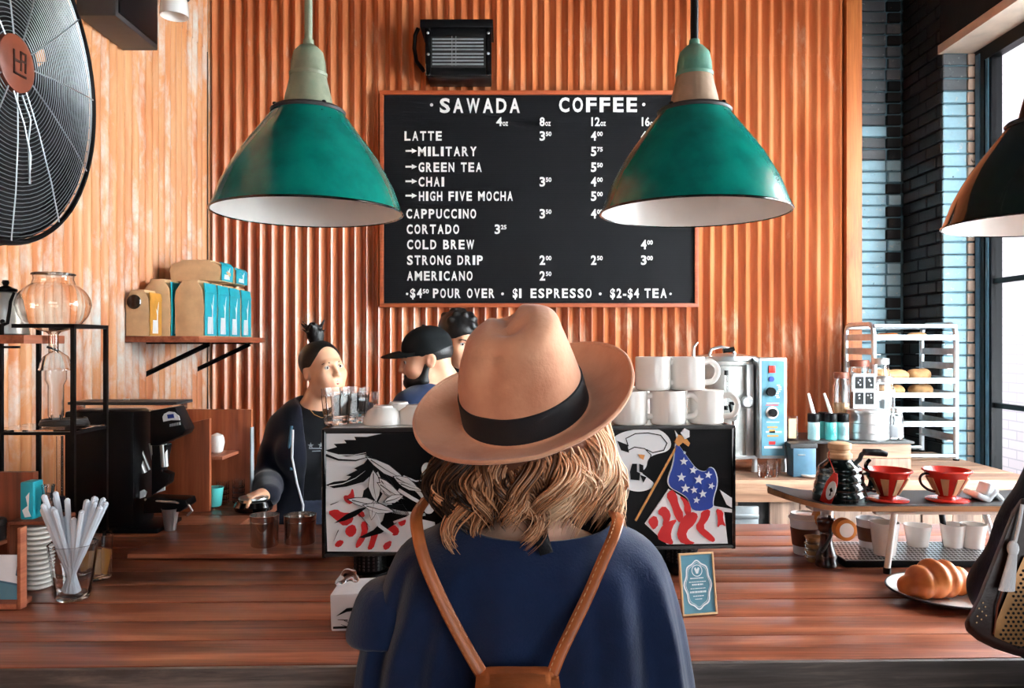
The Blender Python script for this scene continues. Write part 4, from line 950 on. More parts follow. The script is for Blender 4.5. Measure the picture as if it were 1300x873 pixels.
def loaf(c, r, lab, mat='bread', rz=0):
    t = tag(smesh([eli((0,0,r[2]), r, None, .02), eli((r[0]*.5,0,r[2]*1.05), (r[0]*.5, r[1]*.85, r[2]), None, .02), eli((-r[0]*.5,0,r[2]*.95), (r[0]*.5, r[1]*.85, r[2]*.9), None, .02)], .008, 'bread_loaf', mat, None), lab, 'bread', 'baked goods in the rack'); t.location = c; t.rotation_euler = (0,0,rz)
loaf((2.05, 4.30, zp), (.06,.035,.016), 'flat pastry on top pan of the rack, left', 'pastry'); loaf((2.22, 4.32, zp), (.05,.035,.018), 'flat pastry on top pan of the rack, right', 'bread')
zp = pan(rails[3], 'aluminium sheet pan in the fourth slot carrying the wrapped loaves')
zp = pan(rails[4], 'aluminium sheet pan just under the wrapped loaves'); 
loaf((2.04, 4.28, rails[4]+.003), (.085,.06,.030), 'wrapped pale loaf low in the rack, left side'); loaf((2.24, 4.32, rails[4]+.003), (.06,.05,.03), 'pale loaf low in the rack, right side')
loaf((2.05, 4.28, rails[3]+.003), (.10,.06,.032), 'large pale wrapped loaf in the rack above the lower ones'); loaf((2.24, 4.34, rails[3]+.003), (.06,.05,.034), 'round pale loaf right of the large wrapped loaf')
pan(rails[5], 'aluminium sheet pan in the sixth slot, empty'); pan(rails[6], 'aluminium sheet pan in the seventh slot, empty')
# ------------------------------------------------------------------ coffee goods on the right of the bar
ZD = ZC-.397            # skateboard deck height
ZCt = .9968
dk = thing('skateboard_stand', 'skateboard deck on white metal legs holding kettle and red drippers', 'stand', (1.05, 2.0, ZCt))
n = 40; top = []; xs0, xs1 = P(988,0,1.92).x, 1.42
def deckz(x):
    t = max(0, (.80-x)/.15); u = max(0, (x-1.30)/.14); return ZD+.030*t**1.6+.02*u**1.6
def halfw(x):
    t = min(1, max(0, (x-xs0)/.10)); u = min(1, max(0, (xs1-x)/.10)); return .102*math.sqrt(1-(1-t)**2)*1.0*math.sqrt(1-(1-u)**2)+.002
vs_ = []; m_ = 9
for lay in (0, -.012):
    for i in range(n+1):
        x = xs0+(xs1-xs0)*i/n
        for j in range(m_): v = -1+2*j/(m_-1); vs_.append((x, 2.0+v*halfw(x), deckz(x)+.006*v*v+lay))
B_ = (n+1)*m_; fs = []
for i in range(n):
    for j in range(m_-1): q = (i*m_+j, (i+1)*m_+j, (i+1)*m_+j+1, i*m_+j+1); fs += [q, tuple(B_+k for k in q[::-1])]
    fs += [(i*m_, B_+i*m_, B_+(i+1)*m_, (i+1)*m_), (i*m_+m_-1, (i+1)*m_+m_-1, B_+(i+1)*m_+m_-1, B_+i*m_+m_-1)]
fs += [tuple([0+j for j in range(m_)]+[B_+j for j in range(m_-1, -1, -1)]), tuple([n*m_+j for j in range(m_-1, -1, -1)]+[B_+n*m_+j for j in range(m_)])]
make(G().add(vs_, fs), 'deck', 'deck_wood', dk, smooth=True, auto=40)
g = G(); vv = []; 
for lay in (.0012, .0002):
    for i in range(n+1):
        x = xs0+.006+(xs1-xs0-.012)*i/n
        for j in range(m_): v = -1+2*j/(m_-1); vv.append((x, 2.0+v*(halfw(x)-.003), deckz(x)+.006*v*v+lay))
make(G().add(vv, fs), 'grip_tape', 'dark_grey', dk, smooth=True, auto=40)
for x_, x2, y_, mt in ((.925, .905, 1.905, 'white_enamel'), (1.30, 1.33, 1.915, 'white_enamel'), (1.135, 1.15, 2.09, 'black_metal'), (1.235, 1.275, 2.075, 'aluminium')):
    make(G().cyl((x_, y_, ZD-.012), (x2, y_-.004, ZCt+.01), .0075, n=12), 'leg', mt, dk, smooth=True)
    make(G().cyl((x2, y_-.004, ZCt+.014), (x2, y_-.004, ZCt), .009, n=12), 'foot', 'black_plastic', dk, smooth=True)
make(G().box(.88, 1.25, 1.905, 1.925, ZD-.016, ZD-.0085), 'rail', 'white_enamel', dk, bevel=.002)
tr = make(G().box(.755, .83, 1.975, 2.025, ZD-.022, ZD-.008).cyl((.80, 2.0, ZD-.02), (.80, 2.0, ZD-.05), .016).cyl((.80, 1.925, ZD-.055), (.80, 2.075, ZD-.055), .010), 'truck', 'steel', dk, smooth=True)
for y_ in (1.925, 2.055):
    make(G().lathe([(.018,-.014),(.026,-.012),(.027,0),(.026,.012),(.018,.014)], 28, T=Matrix.Translation((.812, y_, ZD-.055)) @ Matrix.Rotation(R(90), 4, 'X')), 'wheel', 'print_orange', tr, smooth=True)
    make(G().lathe([(1e-6,.0145),(.012,.0150),(.0175,.0145),(.0175,.010)], 28, T=Matrix.Translation((.812, y_, ZD-.055)) @ Matrix.Rotation(R(90), 4, 'X')), 'wheel_hub', 'ceramic', tr, smooth=True)
make(G().tube([(.79, 1.96, ZD-.03), (.785, 1.94, ZD-.075), (.765, 1.93, ZD-.105), (.758, 1.93, ZD-.112)], .004, 8), 'bolt_arm', 'dark_grey', tr, smooth=True)
# black kettle
p = P(1066, 640, 1.98); kx, ky = p.x, 1.98; kz = ZD+.0015
kt = thing('gooseneck_kettle', 'black ribbed gooseneck kettle with cork lid and red tag on the deck', 'kettle', (kx, ky, kz)); T = dict(cx=kx, cy=ky, cz=kz)
rb = [(.050,0),(.0645,.002),(.0655,.008)]
for j in range(1, 41):
    u = j/40; rb.append((.0635-.017*u**1.3-.006*max(0, (u-.85)/.15)**2+.0026*abs(math.sin(PI*4*u))**.8, .010+.086*u))
rb += [(.036,.100),(.031,.104),(.030,.108),(1e-6,.109)]
make(G().lathe(rb, 48, **T), 'body', 'enamel_blackish', kt, smooth=True, auto=50)
make(G().lathe([(.0275,.1085),(.030,.111),(.030,.120),(.0245,.124),(.0245,.130),(.028,.134),(.028,.146),(.020,.149),(1e-6,.149)], 32, **T), 'cork_lid', 'cork', kt, smooth=True, auto=40)
make(G().tube([(kx+.036,ky,kz+.093),(kx+.050,ky,kz+.105),(kx+.055,ky,kz+.118),(kx+.066,ky,kz+.124)], .006, 10), 'handle_bracket', 'black_metal', kt, smooth=True)
make(G().tube([(kx+.060,ky,kz+.124),(kx+.10,ky,kz+.1225),(kx+.118,ky,kz+.118)], [.0085,.0095,.007], 12), 'handle', 'black_plastic', kt, smooth=True)
make(G().tube(spl([(kx+.058,ky,kz+.03),(kx+.078,ky+.004,kz+.034),(kx+.082,ky+.006,kz+.06),(kx+.070,ky+.008,kz+.088),(kx+.080,ky+.008,kz+.104)]), [.009-.0045*i/24 for i in range(25)], 10), 'spout', 'enamel_blackish', kt, smooth=True)
def tagp(u, v, d): return (kx-.052-.012*0+u*.6-(.03-v*.0), ky-.045+u*.5-d*1.0, kz+v)
TG = Matrix.Translation((kx-.052, ky-.046, kz+.006)) @ Matrix.Rotation(R(-38), 4, 'Z') @ Matrix.Rotation(R(16), 4, 'Y')
def TP(u, v, d): return TG @ Vector((u, -d, v))
make(G().prism([(-.016,0),(.012,0),(.013,.05),(.006,.078),(-.004,.078),(-.014,.05)], .003, TP), 'hang_tag', 'red_plastic', kt, bevel=.0008)
g_ = make(G().prism([(.012*math.cos(a)*.9+.003, .034+.024*math.sin(a)) for a in [2*PI*k/20 for k in range(20)]], 1, lambda u, v, d: TP(u, v, .0045 if d else .003)), 'tag_print', 'print_white', kt)
make(G().prism([(.002,.02),(.006,.022),(.004,.03),(.008,.034),(.002,.042),(-.001,.036),(.003,.03)], 1, lambda u, v, d: TP(u, v, .0055 if d else .0045)), 'tag_print', 'print_black', kt)
make(G().tube([TP(0,.076,.001), (kx-.036, ky-.02, kz+.115), (kx-.028, ky-.004, kz+.126)], .0012, 6), 'tag_string', 'red_plastic', kt, smooth=True)
# red drippers
def dripper(px, lab):
    D = 1.985; x = (px-650)/F*D; z_ = ZD+.0015; t = thing('coffee_dripper', lab, 'dripper', (x, D, z_), 'red pour over drippers'); T = dict(cx=x, cy=D, cz=z_)
    make(G().lathe([(.012,.0),(.046,.0),(.050,.003),(.050,.006),(.044,.0075),(.022,.0075),(.019,.014),(.014,.014)], 40, **T), 'base_plate', 'red_plastic', t, smooth=True, auto=40)
    make(G().lathe([(.019,.012),(.024,.02),(.0535,.074),(.0575,.076),(.0585,.079),(.056,.0805),(.053,.079),(.022,.022),(.016,.014)], 48, **T), 'cone', 'red_plastic', t, smooth=True, auto=40)
    for k in range(8):
        a0 = 2*PI*k/8+.2; g = G()
        q = []
        for (r_, zz) in ((.0235,.0185),(.047,.061)):
            for da in (-.20, .20): q.append((x+(r_+.001)*math.cos(a0+da), D+(r_+.001)*math.sin(a0+da), z_+zz))
        q2 = [(v[0]+.002*math.cos(a0), v[1]+.002*math.sin(a0), v[2]-.001) for v in q]
        g.add(q+q2, [(0,1,3,2),(4,6,7,5),(0,4,5,1),(2,3,7,6),(0,2,6,4),(1,5,7,3)])
        make(g, 'window', 'kraft', t)
    hd = [(-.052,.0,.070),(-.066,.0,.070),(-.074,.0,.060),(-.070,.0,.045),(-.055,.0,.032),(-.036,.0,.026)]
    make(G().tube([(x+a, D-.012, z_+c) for a, b_, c in spl(hd)], .0032, 8), 'handle', 'red_plastic' if False else 'walnut', t, smooth=True)
    return t
dripper(1127, 'red slotted dripper on the deck beside the black kettle'); dripper(1202, 'red slotted dripper on the deck farthest from the kettle')
# crumpled cloth at the deck's end
o = smesh([rbx((P(1240,0,2.0).x, 2.0, ZD+.012),(.016,.03,.004),Matrix.Rotation(.5,3,'Y'),.003,.004), rbx((P(1252,0,2.0).x, 2.0, ZD+.020),(.014,.03,.003),Matrix.Rotation(-.9,3,'Y'),.003,.004), rbx((P(1262,0,2.0).x, 2.01, ZD+.016),(.016,.026,.003),Matrix.Rotation(.8,3,'Y'),.003,.004), rbx((P(1246,0,2.0).x, 1.99, ZD+.034),(.012,.02,.002),Matrix.Rotation(-1.2,3,'Y'),.003,.004)], .003, 'cloth', 'paper_white', None)
tag(o, 'crumpled white cloth on the right end of the deck', 'cloth')
# drip tray on the bar
tx0, tx1 = P(1062,0,2.0).x, P(1246,0,2.0).x
dt = thing('drip_tray', 'long perforated steel drip tray under the skateboard stand', 'tray', ((tx0+tx1)/2, 2.03, ZCt))
make(G().box(tx0, tx1+.05, 1.95, 2.14, ZCt, ZCt+.016), 'pan', 'black_plastic', dt, bevel=.003)
make(G().box(tx0+.004, tx1+.046, 1.954, 2.136, ZCt+.016, ZCt+.018), 'grille', 'aluminium', dt)
g = G(); xx = tx0+.01
while xx < tx1+.04:
    for j in range(9):
        y_ = 1.963+j*.02; g.add([(xx+(.005 if j % 2 else 0)+.0034*math.cos(a), y_+.0062*math.sin(a), ZCt+.0186) for a in [2*PI*k/6 for k in range(6)]]+[(xx+(.005 if j % 2 else 0)+.0034*math.cos(a), y_+.0062*math.sin(a), ZCt+.0181) for a in [2*PI*k/6 for k in range(6)]], [(0,1,2,3,4,5)]+[(i, i+6, (i+1) % 6+6, (i+1) % 6) for i in range(6)])
    xx += .0105
make(g, 'perforations', 'black_plastic', dt, kind='stuff')
ZTR = ZCt+.0188
# paper cups
def pcup(px, D, z_, r, h, lab, sleeve=None, lid=True, body='paper_white', grp='takeaway cups under the skateboard stand', name='paper_cup'):
    x = (px-650)/F*D; t = thing(name, lab, 'cup', (x, D, z_), grp); T = dict(cx=x, cy=D, cz=z_)
    make(G().lathe([(r*.70,0),(r*.71,.002),(r*.95,h*.96),(r*.98,h),(r*.93,h),(r*.69,.006),(1e-6,.006)], 32, **T), 'cup', body, t, smooth=True, auto=40)
    if sleeve: make(G().lathe([(r*.71+r*.25*.26+.001,h*.24),(r*.71+r*.25*.72+.0015,h*.72),(r*.71+r*.25*.72,h*.72),(r*.71+r*.25*.26,h*.24)], 32, closed=True, **T), 'sleeve', sleeve, t, smooth=True, auto=40)
    if lid: make(G().lathe([(r*.95,h*.95),(r*1.03,h*.96),(r*1.03,h*1.0),(r*.94,h*1.03),(r*.90,h*1.10),(r*.84,h*1.11),(r*.8,h*1.07),(1e-6,h*1.07)], 32, **T), 'lid', 'ceramic', t, smooth=True, auto=40)
    return t
pcup(1022, 2.085, ZCt, .041, .096, 'white lidded paper cup in brown sleeve left of the pepper grinder', 'coffee_brown')
pcup(1105, 2.08, ZTR, .037, .075, 'paper cup in brown sleeve on the tray behind the tall white cup', 'coffee_brown', False)
pcup(1123, 2.005, ZTR, .037, .082, 'tall plain white cup at the front of the drip tray', None, False, 'ceramic')
pcup(1165, 2.09, ZTR, .036, .055, 'short white cup on the tray between the metal legs', None, False, 'ceramic')
pcup(1210, 2.08, ZTR, .033, .060, 'white cup at the tray right end, left of two', None, False, 'ceramic')
pcup(1236, 2.07, ZTR, .033, .062, 'white cup at the extreme right of the drip tray', None, False, 'ceramic')
# stack of little cups
x0 = P(1033,0,2.01).x
for k in range(7):
    o = tag(make(G().lathe([(.017,0),(.022,.011),(.0235,.0115),(.0215,.0115),(.017,.002),(1e-6,.002)], 20, cx=x0, cy=2.01, cz=ZCt+k*.0085, closed=False), 'sample_cup', 'frosted_plastic' if k % 2 else 'bread', None, smooth=True, at=(x0, 2.01, ZCt+k*.0085)), 'topmost tiny sample cup of the short stack left of the pepper grinder' if k == 6 else 'lowest tiny sample cup of the short stack, resting on the bar' if k == 0 else 'tiny plastic sample cup in the middle of the stack left of the pepper grinder', 'cup', 'stack of sample cups')
# pepper grinder
p = P(1049, 0, 1.965); pg = thing('pepper_grinder', 'dark turned wood pepper grinder in front of the paper cup', 'pepper grinder', (p.x, 1.965, ZCt)); T = dict(cx=p.x, cy=1.965, cz=ZCt)
make(G().lathe([(.024,0),(.0265,.002),(.0265,.012),(.024,.018),(.0255,.026),(.022,.036),(.0165,.052),(.0145,.066),(.015,.078),(.0165,.082),(.0155,.085)], 36, **T), 'base', 'walnut', pg, smooth=True)
make(G().lathe([(.0155,.085),(.019,.088),(.0205,.096),(.021,.104),(.0225,.108),(.0225,.114),(.019,.119),(.010,.122),(1e-6,.1225)], 36, **T), 'head', 'walnut', pg, smooth=True)
make(G().lathe([(1e-6,.128),(.003,.127),(.004,.1235),(.003,.121)], 16, **T), 'knob', 'steel', pg, smooth=True)
# plate with pastries
pc = Vector((.955, 1.715, ZCt)); pl = thing('plate', 'white plate with brown rim holding pastries on the bar', 'plate', pc); T = dict(cx=pc.x, cy=pc.y, cz=pc.z)
make(G().lathe([(.070,0),(.075,.002),(.10,.008),(.127,.0175),(.130,.0195),(.126,.0205),(.098,.0115),(.072,.006),(1e-6,.0055)], 56, **T), 'dish', 'ceramic', pl, smooth=True, auto=60)
make(G().tube([(pc.x+.1285*math.cos(a), pc.y+.1285*math.sin(a), ZCt+.0192) for a in [2*PI*k/56 for k in range(56)]], .0022, 6, closed=True), 'rim', 'dark_grey', pl, smooth=True)
pr = []
path = [(-.098,-.01,.026,.022),(-.074,-.014,.036,.036),(-.045,-.012,.044,.042),(-.014,-.006,.042,.040),(.018,.0,.034,.031),(.05,.008,.026,.023),(.080,.018,.020,.015)]
for i, (a, b_, c, r_) in enumerate(path): pr.append(eli((pc.x+a, pc.y+b_, ZCt+.006+c*.92), (.021, r_*1.15, r_), Matrix.Rotation(.25*math.sin(i), 3, 'Z'), .010))
for i, (a, b_, c, r_) in enumerate(path[:-1]):
    for k in range(3):
        rr_ = random.Random(i*7+k); pr.append(eli((pc.x+a+rr_.uniform(-.01,.012), pc.y+b_+rr_.uniform(-.02,.0), ZCt+c+rr_.uniform(-.004,.014)), (.013,.012,.010), None, .008))
cs_ = tag(smesh(pr, .003, 'croissant', 'pastry', None), 'large golden brown croissant on the plate', 'pastry')
MATS['pastry'].node_tree.nodes['Principled BSDF'].inputs['Roughness'].default_value = .45
pr = [eli((pc.x+.045+k*.022, pc.y-.045+.006*k, ZCt+.024), (.017,.026,.013), Matrix.Rotation(.3, 3, 'Z'), .008) for k in range(3)]+[eli((pc.x+.05+k*.012, pc.y-.05+.008*(k % 3), ZCt+.034), (.008,.009,.006), None, .004) for k in range(5)]
tag(smesh(pr, .003, 'chocolate_cookie', 'pastry_dark', None), 'dark chocolate pastry in front of the croissant on the plate', 'pastry')
# framed card on the bar
A = P(866, 780, 1.60); Bq = P(916, 777, 1.62); zl = (A.z-ZCt)
Uq = (Bq-A); Uq.z = 0; Uq.normalize(); tilt = R(-9); Vq = Vector((0, 0, 1)).lerp(Vector((Uq.y*-1, Uq.x, 0)), .14).normalized(); Nq = Uq.cross(Vq)
FA = Vector((A.x, A.y, ZCt)); Wc, Hc = .0775, .124
def SP(u, v, d): return FA+Uq*u+Vq*v+Nq*d
sg = thing('framed_card', 'small teal framed card with ornate white oval standing on the bar', 'sign', (A.x+.04, A.y, ZCt))
for q in ([(0,0),(Wc,0),(Wc,.004),(0,.004)], [(0,Hc-.004),(Wc,Hc-.004),(Wc,Hc),(0,Hc)], [(0,.004),(.004,.004),(.004,Hc-.004),(0,Hc-.004)], [(Wc-.004,.004),(Wc,.004),(Wc,Hc-.004),(Wc-.004,Hc-.004)]):
    make(G().prism(q, 1, lambda u, v, d: SP(u, v, .004 if d else -.003)), 'frame_bar', 'kraft', sg, bevel=.0008)
make(G().prism([(.003,.003),(Wc-.003,.003),(Wc-.003,Hc-.003),(.003,Hc-.003)], 1, lambda u, v, d: SP(u, v, .0015 if d else -.003)), 'card', 'teal_panel', sg)
def ovl(sx, sy, wv, n=48): return [(Wc/2+(sx+wv*math.cos(8*a))*math.cos(a), Hc/2-.002+(sy+wv*math.cos(8*a))*math.sin(a)) for a in [2*PI*k/n for k in range(n)]]
g = G()
def ringp(g, o1, o2, d0, d1):
    n = len(o1)
    for i in range(n):
        j = (i+1) % n; g.prism([o1[i], o1[j], o2[j], o2[i]], 1, lambda u, v, d: SP(u, v, d1 if d else d0))
ringp(g, ovl(.030,.048,.002), ovl(.027,.045,.002), .0015, .002); ringp(g, ovl(.0255,.043,.0015), ovl(.0247,.0422,.0015), .0015, .002)
cxx, cyy = Wc/2, Hc/2+.026
ringp(g, [(cxx+.012*math.cos(a), cyy+.012*math.sin(a)) for a in [2*PI*k/24 for k in range(24)]], [(cxx+.0105*math.cos(a), cyy+.0105*math.sin(a)) for a in [2*PI*k/24 for k in range(24)]], .0015, .002)
g.prism([(cxx-.006,cyy+.004),(cxx-.002,cyy-.006),(cxx+.002,cyy-.006),(cxx+.006,cyy+.004),(cxx+.003,cyy+.007),(cxx,cyy+.002),(cxx-.003,cyy+.007)], 1, lambda u, v, d: SP(u, v, .002 if d else .0015))
for (hw, yy_, th) in ((.016,.010,.0022),(.019,.003,.0016),(.013,-.003,.0028),(.017,-.010,.0014),(.0185,-.018,.0036),(.012,-.025,.0016),(.008,-.031,.0014)):
    u_ = Wc/2-hw
    while u_ < Wc/2+hw-.002:
        ww = random.uniform(.0014, .0045); g.prism([(u_, Hc/2+yy_), (min(u_+ww, Wc/2+hw), Hc/2+yy_), (min(u_+ww, Wc/2+hw), Hc/2+yy_+th), (u_, Hc/2+yy_+th)], 1, lambda u, v, d: SP(u, v, .002 if d else .0015)); u_ += ww+.0011
make(g, 'card_print', 'print_white', sg, kind='stuff')
make(G().add([tuple(SP(Wc*.4,.0,-.003)), tuple(SP(Wc*.6,.0,-.003)), tuple(SP(Wc*.6,.08,-.003)), tuple(SP(Wc*.4,.08,-.003)), (FA.x+Wc*.4, FA.y+.045, ZCt), (FA.x+Wc*.6, FA.y+.045, ZCt), (FA.x+Wc*.6, FA.y+.042, ZCt+.003), (FA.x+Wc*.4, FA.y+.042, ZCt+.003)], [(0,1,2,3),(4,7,6,5),(0,4,5,1),(3,2,6,7),(1,5,6,2),(0,3,7,4)]), 'easel_back', 'kraft', sg)
# napkin parcel with black print
bxn = thing('napkin_box', 'white box with black sketch print beside the woman, left', 'box', P(448, 800, 1.52))
TN = Matrix.Translation((P(421,0,1.52).x, 1.515, ZCt)) @ Matrix.Rotation(R(4), 4, 'Z')
make(G().add([tuple(TN @ Vector(v)) for v in ((0,0,0),(.13,0,0),(.13,.10,0),(0,.10,0),(-.003,.003,.07),(.13,.0,.076),(.13,.10,.076),(.004,.10,.072))], [(0,3,2,1),(4,5,6,7),(0,1,5,4),(1,2,6,5),(2,3,7,6),(3,0,4,7)]), 'carton', 'paper_white', bxn, bevel=.004)
def NP(u, v, d): return TN @ Vector((u, -.0006-.0012*d, v))
g = G(); rn = random.Random(5)
g.prism([(.004,.006),(.125,.006),(.125,.012),(.004,.010)], 1, NP)
for k in range(22):
    u_ = rn.uniform(.004, .10); v_ = rn.uniform(.012, .044); l_ = rn.uniform(.008, .026); a = rn.choice([0.1, -.1, .5, -.4]); wv = rn.uniform(.001, .003)
    g.prism([(u_, v_), (u_+l_, v_+l_*a), (u_+l_, v_+l_*a+wv), (u_, v_+wv*.4)], 1, NP)
g.prism([(.01,.03),(.03,.045),(.06,.047),(.09,.04),(.09,.036),(.06,.042),(.03,.038)], 1, NP)
make(g, 'sketch_print', 'print_black', bxn, kind='stuff')
make(smeshdummy := G().box(0,.001,0,.001,0,.001), 'x', 'kraft', None) if False else None
o = tag(smesh([cap((P(430,0,1.58).x,1.57,ZCt+.078),.006,(P(440,0,1.58).x,1.58,ZCt+.095),.007,.01), cap((P(440,0,1.58).x,1.58,ZCt+.094),.007,(P(452,0,1.58).x,1.575,ZCt+.084),.008,.01), cap((P(436,0,1.58).x,1.56,ZCt+.082),.006,(P(448,0,1.58).x,1.59,ZCt+.092),.006,.01)], .003, 'napkin_tissue', 'frosted_plastic', None), 'small crumpled clear film on top of the white box', 'film')

# ------------------------------------------------------------------ left of the bar : straw glass, caddy
sx, sy = P(91,0,1.71).x, 1.715
sgl = tag(make(G().lathe([(.031,0),(.034,.002),(.036,.012),(.050,.118),(.0505,.120),(.048,.119),(.034,.014),(.031,.009),(1e-6,.009)], 12, cx=sx, cy=sy, cz=ZCt), 'straw_glass', 'clear_glass', None, smooth=True, at=(sx, sy, ZCt)), 'faceted clear glass full of paper wrapped straws', 'glass')
rn = random.Random(11)
sts = [(-.036,.0,.222,-.012),(-.024,.012,.226,.0),(-.018,-.01,.198,-.008),(-.004,.008,.212,.004),(.004,-.012,.175,-.006),(.016,.012,.200,.006),(.022,-.006,.212,.0),(.028,.010,.214,.004),(.034,-.008,.208,-.004),(.042,.004,.214,.002),(.048,.0,.206,.0),(-.030,-.014,.205,-.01),(.012,.018,.190,.01),(-.012,.018,.170,.008),(.038,.014,.196,.004),(-.042,.008,.190,.0),(-.010,-.02,.196,0),(.008,.022,.206,0),(.030,.0,.218,0),(-.028,.02,.214,0),(.018,-.016,.192,0),(.044,-.012,.200,0)]
for k, (u, v, h_, q) in enumerate(sts):
    a = Vector((sx-u*.38+rn.uniform(-.004,.004), sy-v*.5, ZCt+.012)); u2 = u*1.42+(-.012 if u < 0 else .004)
    b_ = Vector((sx+u2, sy+v*1.2, ZCt+h_)); o = make(G().tube([a, a.lerp(b_, .5), b_, b_+(b_-a).normalized()*.004], [.0060,.0060,.0060,.0024], 8), 'straw', 'straw_paper', None, smooth=True, at=a)
    tag(o, 'white paper wrapped straw standing in the faceted glass', 'straw', 'wrapped straws in the glass')
g2 = Vector((P(116,0,1.84).x, 1.86, ZCt)); tag(make(G().lathe([(.030,0),(.033,.002),(.037,.105),(.035,.105),(.031,.008),(1e-6,.008)], 24, cx=g2.x, cy=g2.y, cz=ZCt), 'sugar_glass', 'clear_glass', None, smooth=True, at=g2), 'clear glass with gold packets behind the straw glass', 'glass')
for k in range(3):
    make_ = make(G().box(-.012, .012, -.0015, .0015, 0, .06, T=Matrix.Translation((g2.x-.010+.010*k, g2.y-.008+.008*k, ZCt+.0095)) @ Matrix.Rotation(R(-12+12*k), 4, 'Y')), 'sugar_packet', 'gold_print' if k != 1 else 'kraft', None, bevel=.0006, at=(g2.x-.01+.01*k, g2.y-.008+.008*k, ZCt+.0095))
    tag(make_, 'small gold paper packet in the glass behind the straws', 'packet', 'packets in the rear glass')
# wooden caddy
cdx = P(37,0,1.68).x
cd = thing('condiment_caddy', 'open wooden caddy for lids and napkins, cut by left frame edge', 'caddy', (-1.12, 1.78, ZCt))
xr = -1.023
make(G().box(xr-.008, xr, 1.64, 1.662, ZCt, ZCt+.170), 'post', 'shelf_wood', cd, bevel=.0015)
make(G().box(-1.50, xr-.009, 1.64, 1.695, ZCt, ZCt+.012), 'floor_board', 'shelf_wood', cd, bevel=.0015)
make(G().box(-1.50, -1.13, 1.86, 1.88, ZCt, ZCt+.25), 'back_panel', 'box_wood', cd, bevel=.0015)
make(G().box(-1.50, -1.120, 1.66, 1.86, ZCt+.112, ZCt+.120), 'middle_shelf', 'shelf_wood', cd, bevel=.0015)
make(G().box(-1.118, -1.022, 1.745, 1.845, ZCt+.152, ZCt+.160), 'side_shelf', 'shelf_wood', cd, bevel=.0015)
make(G().box(-1.118, -1.112, 1.745, 1.845, ZCt, ZCt+.152), 'divider', 'box_wood', cd)
make(G().box(-1.112, -1.022, 1.838, 1.845, ZCt, ZCt+.152), 'rear_panel', 'box_wood', cd)
for k in range(13):
    o = make(G().lathe([(.024,0),(.029,.003),(.0305,.004),(.0305,.0065),(.027,.008),(.022,.008),(1e-6,.007)], 28, cx=xr-.055, cy=1.79, cz=ZCt+k*.0112), 'cup_lid', 'ceramic', None, smooth=True, at=(xr-.055, 1.79, ZCt+k*.0112))
    tag(o, 'topmost white plastic lid on the tall stack, right under the small wooden shelf' if k == 12 else 'lowest white plastic lid of the tall stack, resting on the bar' if k == 0 else 'white plastic lid in the middle of the tall stack beside the wooden caddy', 'lid', 'stack of cup lids')
tb = thing('teal_packet', 'teal and white packet standing above the stacked lids', 'packet', (xr-.06, 1.78, ZCt+.1602))
make(G().box(-1.100, -1.070, 1.76, 1.80, ZCt+.1602, ZCt+.245), 'packet', 'teal_paper', tb, bevel=.005)
make(G().add(*(lambda g: (g.v, g.f))(G().prism([(.006,.02),(.018,.03),(.014,.05),(.022,.06),(.020,.02),(.026,.006),(.012,.004)], 1, lambda u, v, d: (-1.100+u, 1.7595-.0006*d, ZCt+.162+v)))), 'packet_print', 'print_white', tb)
jg = tag(make(G().lathe([(.010,0),(.013,.003),(.0145,.03),(.012,.06),(.014,.075),(.012,.075),(.010,.06),(.012,.03),(1e-6,.004)], 20, cx=-1.048, cy=1.78, cz=ZCt+.1602), 'small_bottle', 'clear_glass', None, smooth=True, at=(-1.048, 1.78, ZCt+.1602)), 'small clear glass vial beside the teal packet', 'bottle')
nk = thing('card_display', 'white and blue cards leaning in the lower bay of the caddy', 'card', (-1.12, 1.66, ZCt+.0125))
TK = Matrix.Translation((-1.20, 1.668, ZCt+.0125)) @ Matrix.Rotation(R(-6), 4, 'X')
make(G().box(0, .155, 0, .006, 0, .092, T=TK), 'card_stack', 'paper_white', nk, bevel=.001)
def KP2(u, v, d): return TK @ Vector((u, -.0003-.0008*d, v))
make(G().prism([(.0,.0),(.155,.0),(.155,.028),(.11,.036),(.0,.030)], 1, KP2), 'card_print', 'teal_panel', nk); make(G().prism([(.0,.03),(.11,.036),(.155,.028),(.155,.032),(.11,.040),(.0,.034)], 1, KP2).prism([(.146,.05),(.150,.048),(.152,.075),(.149,.08)], 1, KP2), 'card_print', 'blue_box', nk)
ck = thing('black_tin', 'small black tin in the upper bay of the caddy', 'tin', (-1.15, 1.74, ZCt+.1205)); T = dict(cx=-1.150, cy=1.74, cz=ZCt+.1205)
make(G().lathe([(.026,0),(.028,.002),(.028,.034),(.0295,.035),(.0295,.041),(.027,.046),(.012,.048),(.010,.052),(1e-6,.053)], 32, **T), 'tin_body', 'dark_grey', ck, smooth=True, auto=35)
# ------------------------------------------------------------------ cold drip rack
cr_ = thing('drip_tower_rack', 'black square tube rack holding the glass cold drip tower', 'rack', (-1.2, 2.08, ZCt))
x0, x1, ya, yb = -1.298, -1.114, 2.00, 2.16; zt_ = P(0, 411, 2.0).z; zs = P(0, 424, 2.0).z; zm = P(0, 548, 2.0).z
for x_ in (x0, x1):
    for y_ in (ya, yb): make(G().box(x_-.005, x_+.005, y_-.005, y_+.005, ZCt, zt_ if x_ == x1 else zt_), 'post', 'black_metal', cr_)
for z_ in (zt_, ):
    for y_ in (ya, yb): make(G().box(x0+.03, x1+.005, y_-.005, y_+.005, z_-.010, z_), 'rail', 'black_metal', cr_)
    make(G().box(x1-.005, x1+.005, ya+.005, yb-.005, z_-.010, z_), 'rail', 'black_metal', cr_)
for y_ in (ya, yb): make(G().box(x0, x1, y_-.004, y_+.004, zm-.008, zm), 'rail', 'black_metal', cr_)
for x_ in (x0, x1): make(G().box(x_-.004, x_+.004, ya, yb, zm-.008, zm), 'rail', 'black_metal', cr_)
